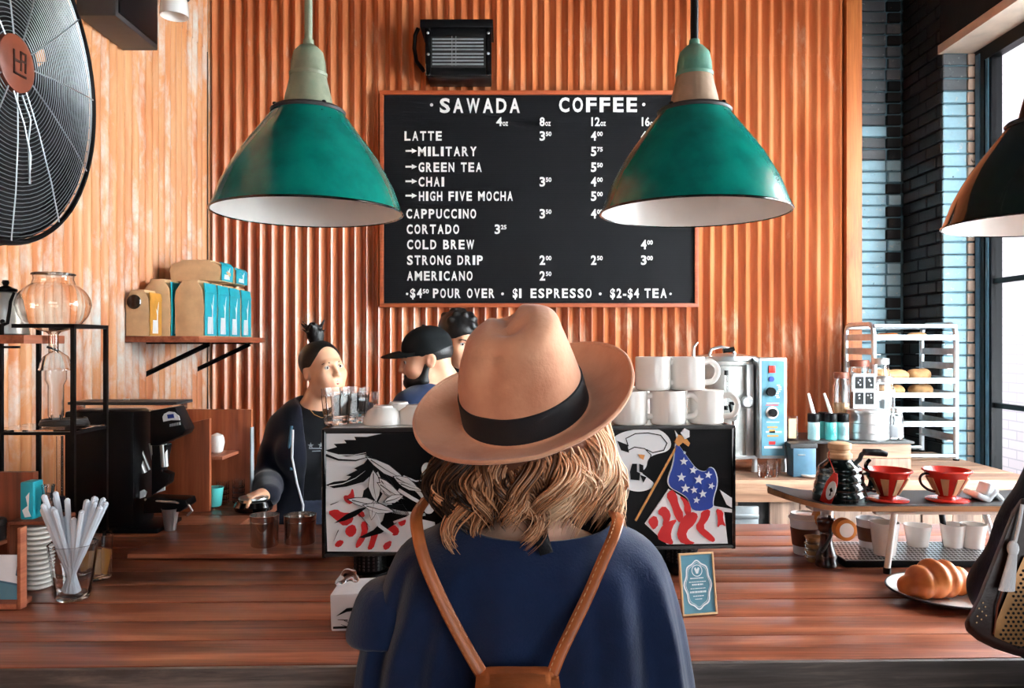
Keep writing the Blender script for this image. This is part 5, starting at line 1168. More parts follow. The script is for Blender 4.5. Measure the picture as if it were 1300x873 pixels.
make(G().box(x0-.09, x1-.118, ya-.012, yb+.01, zs-.024, zs-.002), 'wood_shelf', 'shelf_wood', cr_, bevel=.002)
make(G().box(x0-.0, x0+.055, ya-.014, ya-.008, zs-.036, zs-.030), 'hook', 'black_metal', cr_)
make(G().box(x0-.03, x1+.002, ya-.002, yb+.002, zm, zm+.005), 'glass_shelf', 'clear_glass', cr_)
gx, gy = P(68,0,2.08).x, 2.08; Rg = .088; gz = P(0, 388, 2.08).z
def shell(prof, th=.0022): return prof+[(max(r-th, 1e-6), z_) for r, z_ in prof[::-1]]
gp = [(Rg*math.sin(a)*(1 if a < 1.5 else 1.02), -Rg*.80*math.cos(a)) for a in [.22+2.3*k/22 for k in range(23)]]
gp = [(.012, -.125), (.012, -.075)]+[g__ for g__ in gp]+[(.048, .070), (.049, .078)]
tag(make(G().lathe(shell(gp), 48, cx=gx, cy=gy, cz=gz, closed=True), 'glass_globe', 'clear_glass', None, smooth=True, at=(gx, gy, gz)), 'large clear glass globe on top of the cold drip rack', 'globe')
bpy.data.objects['glass_globe'].data.materials[0] = MATS['amber_glass']
cl_ = tag(make(G().lathe([(.050,.079),(.053,.080),(.053,.084),(.050,.086),(1e-6,.087)], 40, cx=gx, cy=gy, cz=gz), 'globe_lid', 'clear_glass', None, smooth=True, at=(gx, gy, gz+.08)), 'flat round glass lid closing the large globe', 'lid')
dx_, dz_ = P(71,0,2.08).x, P(0,467,2.08).z
vt = thing('drip_chamber', 'glass drip chamber with domed top and long column under the globe', 'drip chamber', (dx_, gy, zm+.005)); T = dict(cx=dx_, cy=gy, cz=dz_)
dm = [(.006,.062),(.006,.048),(.014,.042),(.030,.030),(.037,.012),(.039,0),(.041,-.002),(.041,-.006),(.0365,-.006)]
make(G().lathe(shell(dm, .0018), 36, closed=True, **T), 'dome', 'clear_glass', vt, smooth=True, auto=60)
make(G().tube([(dx_-.018, gy-.01, dz_+.056), (dx_-.002, gy-.004, dz_+.050), (dx_+.004, gy, dz_+.044)], .003, 8), 'valve', 'dark_grey', vt, smooth=True)
hc = dz_-.006-(zm+.030)
make(G().lathe(shell([(.026,-.006),(.026,-.03),(.019,-.045),(.019,-.125),(.012,-.14),(.012,-hc)], .0016), 32, closed=True, **T), 'column', 'frosted_plastic', vt, smooth=True, auto=60)
cp_ = []
for k in range(70): a = 2*PI*k/22; cp_.append((dx_+.022+(.058-.0001*k)*math.cos(a), gy+.0+.050*math.sin(a), zm+.0105+.00020*k))
tag(make(G().tube(cp_, .0045, 8), 'coiled_tube', 'clear_glass', None, smooth=True, at=(dx_+.02, gy, zm+.006)), 'coiled glass ring resting on the rack glass shelf', 'tube')
bpy.data.objects['coiled_tube'].data.materials[0] = MATS['dark_grey']
lf = thing('drip_flask', 'narrow glass tube and dark stopper below the rack shelf', 'flask', (P(76,0,2.1).x, 2.08, ZCt)); T = dict(cx=P(76,0,2.08).x, cy=2.08, cz=ZCt)
make(G().lathe(shell([(.030,.001),(.033,.006),(.033,.07),(.014,.10),(.0085,.14),(.0085,zm-.02-ZCt)], .0015), 24, closed=True, **T), 'tube', 'clear_glass', lf, smooth=True, auto=60)
make(G().lathe([(.010,.115),(.017,.118),(.017,.128),(.013,.150),(.010,.152)], 20, **T), 'stopper', 'dark_navy', lf, smooth=True)
kx, ky, kz = P(4,0,2.06).x, 2.07, zs-.0015
kt = thing('steel_kettle', 'white steel gooseneck kettle with black lid on the drip rack shelf', 'kettle', (kx, ky, kz)); T = dict(cx=kx-.0, cy=ky, cz=kz)
make(G().lathe([(.050,0),(.056,.003),(.052,.02),(.045,.06),(.038,.094),(.030,.110),(.022,.114)], 44, **T), 'body', 'brushed_steel', kt, smooth=True)
make(G().lathe([(.024,.113),(.028,.116),(.027,.121),(.010,.128),(.006,.130),(.009,.138),(.007,.144),(1e-6,.145)], 28, **T), 'lid', 'black_plastic', kt, smooth=True)
make(G().tube([(kx+.046,ky-.01,kz+.020),(kx+.062,ky-.012,kz+.022),(kx+.050-.022,ky-.052,kz+.030),(kx+.036,ky-.055,kz+.050),(kx+.040,ky-.055,kz+.085),(kx+.050,ky-.055,kz+.112)], .004, 8), 'spout', 'dark_grey', kt, smooth=True) if False else make(G().tube([(kx+.020,ky-.044,kz+.035),(kx+.030,ky-.056,kz+.026),(kx+.042,ky-.058,kz+.030),(kx+.047,ky-.058,kz+.060),(kx+.050,ky-.058,kz+.085),(kx+.059,ky-.058,kz+.108)], [.006,.005,.0045,.0042,.004,.0035], 10), 'spout', 'black_metal', kt, smooth=True)
make(G().tube([(kx-.03,ky,kz+.10),(kx-.07,ky,kz+.11),(kx-.085,ky,kz+.08),(kx-.075,ky,kz+.03)], .007, 8), 'handle', 'black_plastic', kt, smooth=True)
# ------------------------------------------------------------------ big grinder
gd_ = thing('coffee_grinder', 'large black coffee grinder machine on the left of the bar', 'grinder', (-1.16, 2.42, ZCt))
gx0, gx1 = -1.315, -1.015
zt2 = P(0,520,2.35).z
make(G().box(gx0, gx1-.02, 2.30, 2.47, ZCt+.0, ZCt+.012), 'foot_plate', 'black_plastic', gd_, bevel=.003)
make(G().box(gx0, gx1-.095, 2.31, 2.45, ZCt+.012, zt2), 'body', 'black_plastic', gd_, bevel=.012)
def hd(u, v, d): return (u, 2.33 if d else 2.40, v)
def gp_(px, py, D=2.33): q = P(px, py, D); return (q.x, q.z)
make(G().prism([gp_(190,521), gp_(222,516), gp_(236,545), gp_(232,552), gp_(200,566), gp_(190,566)], 1, hd), 'head', 'black_plastic', gd_, bevel=.006)
make(G().prism([gp_(182,640), gp_(186,632), gp_(236,634), gp_(238,642), gp_(228,650), gp_(182,652)], 1, lambda u, v, d: (u, 2.33 if d else 2.40, v)), 'doser_shelf', 'black_plastic', gd_, bevel=.004)
make(G().prism([gp_(186,566), gp_(206,566), gp_(200,600), gp_(210,604), gp_(208,616), gp_(186,632)], 1, lambda u, v, d: (u, 2.36 if d else 2.40, v)), 'chute_block', 'black_plastic', gd_, bevel=.004)
make(G().box(gx0, P(224,0,2.33).x, 2.33, 2.45, P(0,513,2.33).z-.002, P(0,511,2.33).z+.002), 'top_tray', 'dark_grey', gd_, bevel=.002)
make(G().box(gx0+.01, P(222,0,2.33).x-.01, 2.335, 2.445, zt2-.004, P(0,514,2.33).z), 'hopper_lid', 'frosted_plastic', gd_, bevel=.002)
q = P(160, 506, 2.4); make(G().cyl((q.x, 2.4, P(0,512,2.4).z), (q.x, 2.4, P(0,508,2.4).z), .008).cyl((q.x-.008, 2.4, P(0,507,2.4).z), (q.x+.010, 2.4, P(0,507,2.4).z), .003), 'top_knob', 'steel', gd_, smooth=True)
def BPn(u, v, d): q = P(u, v, 2.33); return (q.x, 2.329-d, q.z)
make(G().prism([(207,529),(209,525),(215,522),(222,523),(228,528),(229,533),(218,533),(208,535)], .003, BPn), 'badge', 'print_white', gd_)
make(G().prism([(213,526),(221,525),(222,530),(214,531)], .0042, BPn), 'badge_print', 'print_blue', gd_)
g = G()
for k in range(5): g.prism([(216+k*2.8,538-k*.6),(218+k*2.8,537.6-k*.6),(218+k*2.8,541-k*.5),(216+k*2.8,541.5-k*.5)], .003, BPn)
make(g, 'badge_print', 'print_grey', gd_, kind='stuff')
for (a, b_, rr) in (((197,584),(193,562),.010), ((209,592),(207,564),.012), ((184,600),(176,580),.009), ((190,596),(180,572),.004)):
    make(G().cyl(P(a[0], a[1], 2.37), P(b_[0], b_[1], 2.37), rr, n=14), 'dosing_tube', 'steel', gd_, smooth=True)
make(G().prism([(196,617),(210,613),(210,622),(196,626)], 1, lambda u, v, d: tuple(P(u, v, 2.375)+Vector((0, -.004 if d else 0, 0)))), 'label_plate', 'print_white', gd_)
make(G().prism([(178,624),(183,621),(187,624),(185,630),(179,632)], 1, lambda u, v, d: tuple(P(u, v, 2.36)+Vector((0, -.01 if d else 0, 0)))), 'switch', 'print_white', gd_)
make(G().tube([P(184,634,2.34), P(205,636,2.33), P(222,637,2.33), P(240,641,2.34), P(244,648,2.35), P(238,654,2.36)], .0035, 8), 'fork', 'steel', gd_, smooth=True)
q = P(220,0,2.36); mc = tag(make(G().lathe([(.014,0),(.016,.002),(.024,.062),(.026,.066),(.022,.064),(.014,.006),(1e-6,.006)], 28, cx=q.x, cy=2.34, cz=ZCt), 'steel_pitcher', 'steel', None, smooth=True, at=(q.x, 2.34, ZCt)), 'small shiny steel cup at the foot of the black grinder', 'cup')
# ------------------------------------------------------------------ open wooden box behind
wbx = thing('wooden_cubby', 'open wooden cubby box with a shelf of cups behind the grinder', 'box', (-1.0, 2.8, .9955))
zc0 = .9955
def CBp(u, v, y_): q = P(u, v, y_); return (q.x, q.z)
make(G().prism([(CBp(196,0,2.60)[0], zc0), (CBp(196,0,2.60)[0], CBp(0,546,2.60)[1]), (CBp(266,0,2.60)[0], CBp(0,531,2.60)[1]), (CBp(266,0,2.60)[0], zc0)], 1, lambda u, v, d: (u, 2.60 if d else 2.618, v)), 'front_panel', 'cubby_wood', wbx, bevel=.002)
xe = P(321,0,2.80).x
make(G().box(P(200,0,2.84).x, xe, 2.785, 2.80, zc0, P(0,519,2.80).z), 'back_panel', 'cubby_wood', wbx, bevel=.002)
make(G().box(P(197,0,2.6).x, P(197,0,2.6).x+.014, 2.619, 2.784, zc0, P(0,533,2.7).z), 'side_panel', 'cubby_wood', wbx)
zs2 = P(0,574,2.72).z; make(G().box(P(197,0,2.6).x+.015, P(296,0,2.72).x, 2.619, 2.784, zs2-.012, zs2), 'shelf', 'shelf_wood', wbx, bevel=.0015)
make(G().box(xe, xe+.004, 2.77, 2.80, zc0, P(0,540,2.84).z), 'edge_strip', 'print_grey', wbx)
q = P(266,0,2.66); tag(make(G().lathe([(.012,.0),(.020,.004),(.026,.024),(.024,.034),(.020,.040),(.006,.044),(1e-6,.045)], 24, cx=q.x+.01, cy=2.70, cz=zs2+.0), 'white_cup', 'ceramic', None, smooth=True, at=(q.x+.01, 2.70, zs2)), 'white domed cup on the upper shelf of the wooden cubby', 'cup')
bpy.data.objects['white_cup'].scale = (1.0,1.0,1.55)
tag(make(G().lathe([(.020,0),(.026,.004),(.033,.062),(.034,.066),(.031,.064),(.024,.006),(1e-6,.006)], 24, cx=q.x+.006, cy=2.68, cz=zc0+.002), 'teal_cup', 'teal_liquid', None, smooth=True, at=(q.x+.006, 2.68, zc0+.002)), 'turquoise cup inside the lower bay of the wooden cubby', 'cup')
for k, u in enumerate((283, 299)):
    q = P(u,0,2.72)
    for j in range(4):
        tag(make(G().lathe([(.018,0),(.020,.002),(.022,.028),(.0205,.028),(.018,.004),(1e-6,.004)], 10, cx=q.x, cy=2.72+.03*k, cz=zc0+.001+j*.0175), 'small_glass', 'clear_glass', None, at=(q.x, 2.72+.03*k, zc0+.001+j*.0175)), '%s small ribbed glass of the %s stack in the wooden cubby' % (('lowest', 'second lowest', 'second highest', 'topmost')[j], ('left', 'right')[k]), 'glass', 'stacked small glasses by the cubby')
# bar mat, steel cups, pot
mt = tag(make(G().box(P(166,0,2.05).x, P(414,0,2.05).x, 2.03, 2.26, ZCt, ZCt+.012), 'bar_mat', 'dark_grey', None, bevel=.003, at=(-.75, 2.15, ZCt)), 'dark wooden bar mat board lying left of the espresso machine', 'mat')
mt.data.materials[0] = MATS['counter_wood']
def scup(px, D, r, h, z_, lab, nm='steel_cup', rim='chrome', body='chrome'):
    x = (px-650)/F*D; t = thing(nm, lab, 'cup', (x, D, z_), None); T = dict(cx=x, cy=D, cz=z_)
    make(G().lathe([(r*.9,0),(r*.95,.003),(r,h*.96),(r*1.03,h),(r*.97,h),(r*.9,.008),(1e-6,.008)], 36, **T), 'cup', body, t, smooth=True, auto=40)
    make(G().lathe([(r*.985,h*.78),(r*1.01,h*.785),(r*1.012,h*.80),(r*.985,h*.805)], 36, **T), 'band', rim, t, smooth=True)
scup(336, 2.12, .038, .082, ZCt+.012, 'shiny steel cup on the bar mat, left of two'); scup(381, 2.15, .043, .076, ZCt+.012, 'wide steel and copper cup on the bar mat, right of two', 'mixing_cup')
q = P(322,0,2.62); pt = thing('glass_carafe', 'dark glass carafe with steel lid under the barista hand', 'carafe', (q.x, 2.62, .9955)); T = dict(cx=q.x, cy=2.62, cz=.9955)
make(G().lathe([(.045,0),(.060,.004),(.064,.018),(.056,.034),(.044,.038),(.044,.040),(1e-6,.040)], 40, **T), 'bowl', 'black_gloss', pt, smooth=True)
make(G().lathe([(.046,.040),(.048,.042),(.047,.047),(.02,.052),(1e-6,.053)], 36, **T), 'lid', 'steel', pt, smooth=True)
# ================================================================== people
def headframe(pos, yaw, pitch=0, roll=0, s=1.0):
    return Matrix.Translation(pos) @ Matrix.Rotation(R(yaw), 4, 'Z') @ Matrix.Rotation(R(pitch), 4, 'X') @ Matrix.Rotation(R(roll), 4, 'Y') @ Matrix.Scale(s, 4)
def hp(Hm, s, lst):
    """head-local primitives to world"""
    out = []; Rm = Hm.to_3x3() * (1/s)
    for q in lst:
        if q[0] == 'e': out.append(eli(Hm @ Vector(q[1]), [r*s for r in q[2]], Rm @ (q[3] if q[3] is not None else Matrix.Identity(3)), q[4], q[5]))
        else: out.append(cap(Hm @ Vector(q[1]), q[2]*s, Hm @ Vector(q[3]), q[4]*s, q[5], q[6]))
    return out
def head_prims(Hm, s, fem=False):
    I = None
    L = [('e', (0,.012,.030), (.074,.092,.086), I, .02, 0), ('e', (0,-.030,-.030), (.060,.062,.078), I, .03, 0),
         ('e', (0,-.060,-.086), (.026 if fem else .032,.024,.020), I, .03, 0), ('e', (0,-.020,-.066), (.052 if fem else .058,.058,.036), I, .03, 0),
         ('c', (-.030,-.082,.018), .010, (.030,-.082,.018), .010, .018, 0),
         ('e', (.038,-.062,-.026), (.022,.022,.020), I, .03, 0), ('e', (-.038,-.062,-.026), (.022,.022,.020), I, .03, 0),
         ('e', (.029,-.094,.004), (.014,.010,.009), I, .014, 1), ('e', (-.029,-.094,.004), (.014,.010,.009), I, .014, 1),
         ('c', (0,-.090,.010), .006, (0,-.106,-.026), .0085, .012, 0), ('e', (.010,-.096,-.030), (.0075,.008,.0065), I, .008, 0), ('e', (-.010,-.096,-.030), (.0075,.008,.0065), I, .008, 0),
         ('c', (-.014,-.088,-.0545), .0052, (.014,-.088,-.0545), .0052, .008, 0), ('c', (-.012,-.087,-.0645), .0060, (.012,-.087,-.0645), .0060, .008, 0),
         ('c', (-.020,-.092,-.0595), .0014, (.020,-.092,-.0595), .0014, .004, 1),
         ('e', (.075,.010,-.006), (.008,.019,.030), Matrix.Rotation(R(-14), 3, 'X'), .008, 0), ('e', (-.075,.010,-.006), (.008,.019,.030), Matrix.Rotation(R(-14), 3, 'X'), .008, 0),
         ('e', (.082,.006,-.002), (.004,.011,.016), Matrix.Rotation(R(-14), 3, 'X'), .005, 1), ('e', (-.082,.006,-.002), (.004,.011,.016), Matrix.Rotation(R(-14), 3, 'X'), .005, 1)]
    return hp(Hm, s, L)
def face_parts(Hm, s, parent, brow='hair_black', lip='lip'):
    for sx in (-1, 1):
        c = Hm @ Vector((sx*.029, -.0745, .004)); e = make(G().ell(c, (.0125*s, .0125*s, .0125*s), n=16, m_=12), 'eye', 'eye_white', parent, smooth=True)
        d = (Hm.to_3x3() @ Vector((0, -1, 0))).normalized(); make(G().ell(c+d*.0085*s, (.0058*s,)*3, n=12, m_=8), 'iris', 'iris', e, smooth=True)
        pts = [Hm @ Vector((sx*(.014+.008*k), -.0905+.0022*k*k*.45, .020+.0035*math.sin(k*PI/4.2))) for k in range(5)]
        make(G().tube(pts, [.0022*s,.0032*s,.0032*s,.0026*s,.0012*s], 8), 'eyebrow', brow, parent, smooth=True)
        pts = [Hm @ Vector((sx*(.017+.006*k), -.0865+.0016*k*k*.5, .0075+.0030*math.sin(k*PI/4))) for k in range(5)]
        make(G().tube(pts, [.0008*s,.0014*s,.0016*s,.0014*s,.0008*s], 6), 'eyelashes', 'hair_black', parent, smooth=True)
    g = G().tube([Hm @ Vector((x, -.0925+abs(x)*.25, -.0540-.05*abs(x)+(.0012 if abs(x) > .001 and abs(x) < .01 else 0))) for x in (-.019,-.012,-.005,0,.005,.012,.019)], [.0008*s,.0026*s,.0034*s,.0028*s,.0034*s,.0026*s,.0008*s], 8)
    g.tube([Hm @ Vector((x, -.0925+abs(x)*.3, -.0648+.10*abs(x))) for x in (-.018,-.010,0,.010,.018)], [.0008*s,.0034*s,.0044*s,.0034*s,.0008*s], 8)
    make(g, 'lips', lip, parent, smooth=True, kind='stuff')
def hand_prims(w_, fw, up, side, s=1.0, curl=.35, spread=1.0, thumb=1):
    """w_: wrist; fw: towards fingertips; up: back of hand normal; side: towards thumb"""
    w_, fw, up, side = Vector(w_), Vector(fw).normalized(), Vector(up).normalized(), Vector(side).normalized()
    pr = [cap(w_, .022*s, w_+fw*.03*s, .024*s, .015), cap(w_+fw*.035*s+side*.022*s, .014*s, w_+fw*.078*s+side*.028*s, .0115*s, .02), cap(w_+fw*.035*s-side*.018*s, .014*s, w_+fw*.074*s-side*.028*s, .0105*s, .02), cap(w_+fw*.04*s, .015*s, w_+fw*.08*s, .0115*s, .02)]
    for k, (o_, L_) in enumerate(((.030,.068),(.010,.076),(-.010,.072),(-.029,.056))):
        b_ = w_+fw*(.080-.003*abs(k-1.2))*s+side*o_*s; a = curl*.6; d = (fw+side*o_*3*spread).normalized()
        for seg, (f_, rr_) in enumerate(((.45,.0088),(.30,.0080),(.25,.0072))):
            dd = (d*math.cos(a)-up*math.sin(a)).normalized(); e = b_+dd*L_*f_*s; pr.append(cap(b_, rr_*s, e, (rr_-.0007)*s, .004)); b_ = e; a += curl*1.3
    b_ = w_+fw*.02*s+side*.022*s*thumb; d = (fw*.6+side*.75-up*.25).normalized()
    for L_, rr_ in ((.035,.0125),(.028,.0098),(.022,.0088)):
        e = b_+d*L_*s; pr.append(cap(b_, rr_*s, e, (rr_-.001)*s, .008)); b_ = e; d = (d+fw*.35-up*.1).normalized()
    return pr
def body_prims(J, fem=False, sc=1.0):
    V = lambda k: J[k]
    f = J['fwd']; e = J['right']; up = (V('chest')-V('pelvis')).normalized(); Rm = Matrix((e, -f, up)).transposed()
    wS = .9 if fem else 1.0; pr = []
    pr += [eli(V('pelvis'), (.165*sc*(.98 if fem else .95), .110*sc, .115*sc), Rm, .05), eli(V('pelvis').lerp(V('chest'), .5), (.130*wS*sc, .092*sc, .15*sc), Rm, .06),
           eli(V('chest'), (.158*wS*sc, .108*sc, .165*sc), Rm, .06), cap(V('shL').lerp(V('shR'), .12), .052*wS*sc, V('shR').lerp(V('shL'), .12), .052*wS*sc, .06)]
    if fem:
        for s_ in (-1, 1): pr.append(eli(V('chest')+e*.075*s_+f*.075-up*.01, (.055,.048,.055), Rm, .03))
    for s_ in ('shL', 'shR'): pr.append(cap(V('neck')-up*.03, .050*wS*sc, V(s_).lerp(V('neck'), .45)+up*.01, .042*wS*sc, .05))
    pr.append(cap(V('neck')-up*.05, .060*wS*sc, V('neck')+up*.02, .053*wS*sc, .03)); pr.append(cap(V('neck'), .055*wS*sc, V('skull'), .050*wS*sc, .025))
    return pr
def arm_prims(J, sd, fem=False, sc=1.0):
    k_ = .88 if fem else 1.0; a, b_, c = J['sh'+sd], J['el'+sd], J['wr'+sd]
    return [cap(a, .052*k_*sc, a.lerp(b_, .5), .044*k_*sc, .03), cap(a.lerp(b_, .45), .044*k_*sc, b_, .036*k_*sc, .02), cap(b_, .037*k_*sc, b_.lerp(c, .35), .038*k_*sc, .02), cap(b_.lerp(c, .35), .038*k_*sc, c, .024*k_*sc, .02)]
def leg_prims(J, fem=False, sc=1.0):
    pr = []; e, f = J['right'], J['fwd']
    for s_ in (-1, 1):
        h_ = J['pelvis']+e*.085*s_-Vector((0,0,.04)); k_ = J['foot']+e*.095*s_+Vector((0,0,.47)); k_ = k_.lerp(Vector(((h_.x+k_.x)/2, (h_.y+k_.y)/2, k_.z)), .5)+f*.01; an = J['foot']+e*.10*s_+Vector((0,0,.085))
        pr += [cap(h_, .083*sc, k_, .056*sc, .04), cap(k_, .056*sc, k_.lerp(an, .35)-f*.012, .056*sc, .03), cap(k_.lerp(an, .35)-f*.012, .054*sc, an, .036*sc, .03), cap(an-Vector((0,0,.03)), .036, an+f*.13-Vector((0,0,.055)), .028, .03), cap(an-Vector((0,0,.045))-f*.03, .034, an-Vector((0,0,.04)), .032, .02)]
    return pr
def inflate(prs, d, k=None):
    out = []
    for p in prs:
        if p[-1] != 0: continue
        if p[0] == 'c': out.append(('c', p[1], p[2]+d, p[3], p[4]+d, k or p[5], 0))
        elif p[0] == 'e': out.append(('e', p[1], p[2]+d, p[3], k or p[4], 0))
    return out
def joints(x, y, H, yaw, lean=0, headp=None, sh=.165, tw=0):
    """standing figure, z scaled to height H; yaw 0 faces the camera (-y)"""
    a = R(yaw); f = Vector((math.sin(a), -math.cos(a), 0)); e = Vector((math.cos(a), math.sin(a), 0)); s = H/1.70
    J = dict(fwd=f, right=e, foot=Vector((x, y, 0))); z = lambda v: Vector((0,0,v*s))
    J['pelvis'] = Vector((x, y, 0))+z(.93); J['chest'] = Vector((x, y, 0))+z(1.24)+f*lean*.55; J['neck'] = Vector((x, y, 0))+z(1.435)+f*lean-f*.012
    J['shR'] = Vector((x, y, 0))+z(1.375)+f*lean*.9+e*sh*s; J['shL'] = Vector((x, y, 0))+z(1.375)+f*lean*.9-e*sh*s   # R/L = +right/-right axis
    J['head'] = headp if headp is not None else J['neck']+z(.155)+f*.02
    J['skull'] = J['head']-z(.01)
    for sd, s_ in (('R', 1), ('L', -1)):
        J['el'+sd] = J['sh'+sd]+e*.05*s_-z(.28)+f*.02; J['wr'+sd] = J['el'+sd]+f*.10-z(.22)
    return J
def dress(J, root, top, bottom, fem, sc, sleeve, arms, body, res=.007, neck_r=.085, thick=.014, shirt_name='shirt'):
    tp = inflate(body, thick)
    tp = [p for p in tp if not (p[0] == 'c' and np.allclose(p[3], np.array(J['skull'])))]
    for sd in ('R', 'L'):
        for i, p in enumerate(inflate(arms[sd], thick)):
            if i < sleeve: tp.append(p)
    up = Vector((0,0,1)); c = J['neck']+up*.045+J['fwd']*.03
    tp.append(('e', np.array(c), np.array((neck_r, neck_r*1.05, .075)), None, .012, 1)); tp.append(cap(J['neck'], .058, J['skull'], .06, .005, 1))
    tp.append(rbx(J['foot']+Vector((0,0,.40)), (.5,.5,.40), None, .001, .004, 1))
    o = smesh(tp, res, shirt_name, top, root)
    lg = leg_prims(J, fem, sc); pp = inflate([body[0], body[1]]+[p for i, p in enumerate(lg) if i % 5 < 3], .013)
    pp.append(rbx(J['pelvis']+Vector((0,0,.30)), (.5,.5,.20), None, .001, .004, 1))
    smesh(pp, .009, 'trousers', bottom, root)
    for q in (0, 1): smesh(inflate(lg[q*5+3:q*5+5], .008)+[rbx(J['foot']+Vector((0,0,-.05)), (.6,.6,.05), None, .001, .002, 1)], .007, 'shoe', 'shoe', root)

def print_on(parent, name, mat, polys, Mx, th=.002):
    g = G()
    for q in polys: g.prism(q, 1, lambda u, v, d: Mx @ Vector((u, -(th if d else 0), v)))
    return make(g, name, mat, parent, kind='stuff')

# ---- barista woman -------------------------------------------------
hpv = P(411, 470, 2.98)
J = joints(-.80, 3.02, 1.60, 28, .03, hpv, .150)
J['neck'] = Vector((-.745, 3.01, 1.325)); J['skull'] = hpv-Vector((0,0,.02)); J['chest'] = Vector((-.765, 3.01, 1.15))
J['shL'] = P(360, 545, 3.0); J['shR'] = P(468, 533, 3.10)
J['elL'] = P(338, 612, 2.90); J['wrL'] = P(341, 628, 2.70); J['elR'] = P(488, 615, 3.08); J['wrR'] = P(462, 690, 2.92)
root = thing('person', 'barista woman with dark topknot in navy jacket and black tee, hand on carafe', 'person', (-.78, 3.02, 0), 'baristas behind the bar')
Hm = headframe(hpv, 42, -8, -6, .93); A_ = {k: arm_prims(J, k, True, .95) for k in 'RL'}; B_ = body_prims(J, True, .93)
allp = B_+A_['R']+A_['L']+leg_prims(J, True, .95)+head_prims(Hm, .93, True)
q = J['wrL']; allp += hand_prims(q, P(308, 630, 2.58)-q, (-.1,.1,1), (.5,-.85,0), .92, .30)
allp += hand_prims(J['wrR'], Vector((0,-.9,-.2)), (0,0,1), (-1,0,0), .92, .4)
smesh(allp, .0048, 'body', 'skin_warm', root); face_parts(Hm, .93, root)
dress(J, root, 'tee_black', 'jeans', True, .95, 2, A_, B_, .007, .085, .010, 'tee_shirt')
# open jacket
jp = inflate(B_[:3]+B_[3:4]+B_[4:8] if len(B_) > 8 else B_, .022); jp = [p for p in jp if not (p[0] == 'c' and np.allclose(p[3], np.array(J['skull'])))]
for k in 'RL': jp += inflate(A_[k], .021)
f = J['fwd']; e = J['right']
jp.append(rbx(J['chest']+f*.14+e*.015-Vector((0,0,.16)), (.055,.13,.42), Matrix((e, -f, Vector((0,0,1)))).transposed(), .01, .012, 1))
jp.append(('e', np.array(J['neck']+Vector((0,0,.06))+f*.04), np.array((.095,.10,.085)), None, .012, 1)); jp.append(rbx((-.8, 3, .4), (.6,.6,.40), None, .001, .004, 1))
smesh(jp, .007, 'jacket', 'dark_navy', root)
pts = [P(373,545,2.86), P(372,580,2.845), P(378,612,2.84), P(386,640,2.85), P(384,672,2.86)]
make(G().tube([p+Vector((0,-.012,0)) for p in pts], .0042, 8), 'drawstring', 'paper_white', root, smooth=True); make(G().tube([P(371,540,2.87)+Vector((0,-.01,0)), P(368,570,2.86)+Vector((0,-.01,0)), P(371,596,2.86)+Vector((0,-.01,0))], .006, 8), 'jacket_piping', 'blue_box', root, smooth=True)
Mx = Matrix.Translation(P(404, 566, 2.86)+Vector((0,-.010,0))) @ Matrix.Rotation(R(16), 4, 'Z')
def star2(u, v, r): return [(u+(r if k % 2 == 0 else r*.42)*math.sin(2*PI*k/10), v+(r if k % 2 == 0 else r*.42)*math.cos(2*PI*k/10)) for k in range(10)]
pol = [star2(-.024, .004, .011), star2(.012, .004, .011), [(-.03,-.008),(.02,-.010),(.02,-.006),(-.03,-.004)], [(-.02,-.018),(.012,-.018),(.010,-.015),(-.018,-.015)]]
print_on(root, 'tee_print', 'print_grey', pol, Mx)
make(G().tube([P(x, y, 2.90) for x, y in ((393,519),(399,526),(408,530),(417,529),(424,522))], .0012, 6), 'necklace', 'print_gold', root, smooth=True)
# hair
L = [('e', (0,.022,.042), (.083,.092,.084), None, .02, 0), ('e', (0,-.075,-.035), (.062,.055,.088), None, .015, 1), ('e', (.0,-.03,-.10), (.10,.12,.07), None, .01, 1), ('e', (.085,-.01,-.02), (.02,.03,.045), None, .01, 1), ('e', (-.085,-.01,-.02), (.02,.03,.045), None, .01, 1)]
smesh(hp(Hm, .93, L), .0045, 'hair', 'hair_black', root, 0)
L = [('e', (0,.020,.150), (.034,.034,.034), None, .02, 0), ('e', (-.012,.010,.180), (.022,.022,.022), None, .015, 0), ('c', (0,.02,.11), .026, (0,.02,.15), .022, .02, 0)]
for k in range(14):
    a = rn.uniform(0, 6.28); b0 = Vector((.02*math.cos(a), .02+.02*math.sin(a), .15+rn.uniform(0,.03))); L.append(('c', tuple(b0), .007, tuple(b0+Vector((.030*math.cos(a), .03*math.sin(a), rn.uniform(.01,.045)))), .002, .006, 0))
smesh(hp(Hm, .93, L), .004, 'topknot', 'hair_black', root, 0)

# ---- barista man with cap ------------------------------------------
hpv = P(541, 456, 3.05); sM = 1.0
J = joints(-.26, 3.12, 1.72, -62, .05, hpv, .17)
J['neck'] = P(564, 488, 3.10); J['skull'] = hpv+Vector((.045,.0,-.02)); J['chest'] = Vector((-.27, 3.12, 1.17)); 
J['shR'] = P(519, 516, 2.97)+Vector((0,0,-.0)); J['shL'] = P(604, 512, 3.26); J['elR'] = P(530, 590, 2.95); J['wrR'] = P(540, 660, 2.85); J['elL'] = P(612, 610, 3.2); J['wrL'] = P(570, 650, 3.1)
root = thing('person', 'bearded barista man in black cap and navy tee, in profile looking down', 'person', (-.26, 3.12, 0), 'baristas behind the bar')
Hm = headframe(hpv, -78, 10, 0, 1.0); A_ = {k: arm_prims(J, k) for k in 'RL'}; B_ = body_prims(J)
allp = B_+A_['R']+A_['L']+leg_prims(J)+head_prims(Hm, 1.0)+hand_prims(J['wrR'], (-.7,-.5,-.2), (0,0,1), (.4,-.8,0), 1, .4)+hand_prims(J['wrL'], (-.6,-.6,-.4), (0,0,1), (.5,-.6,0), 1, .4)
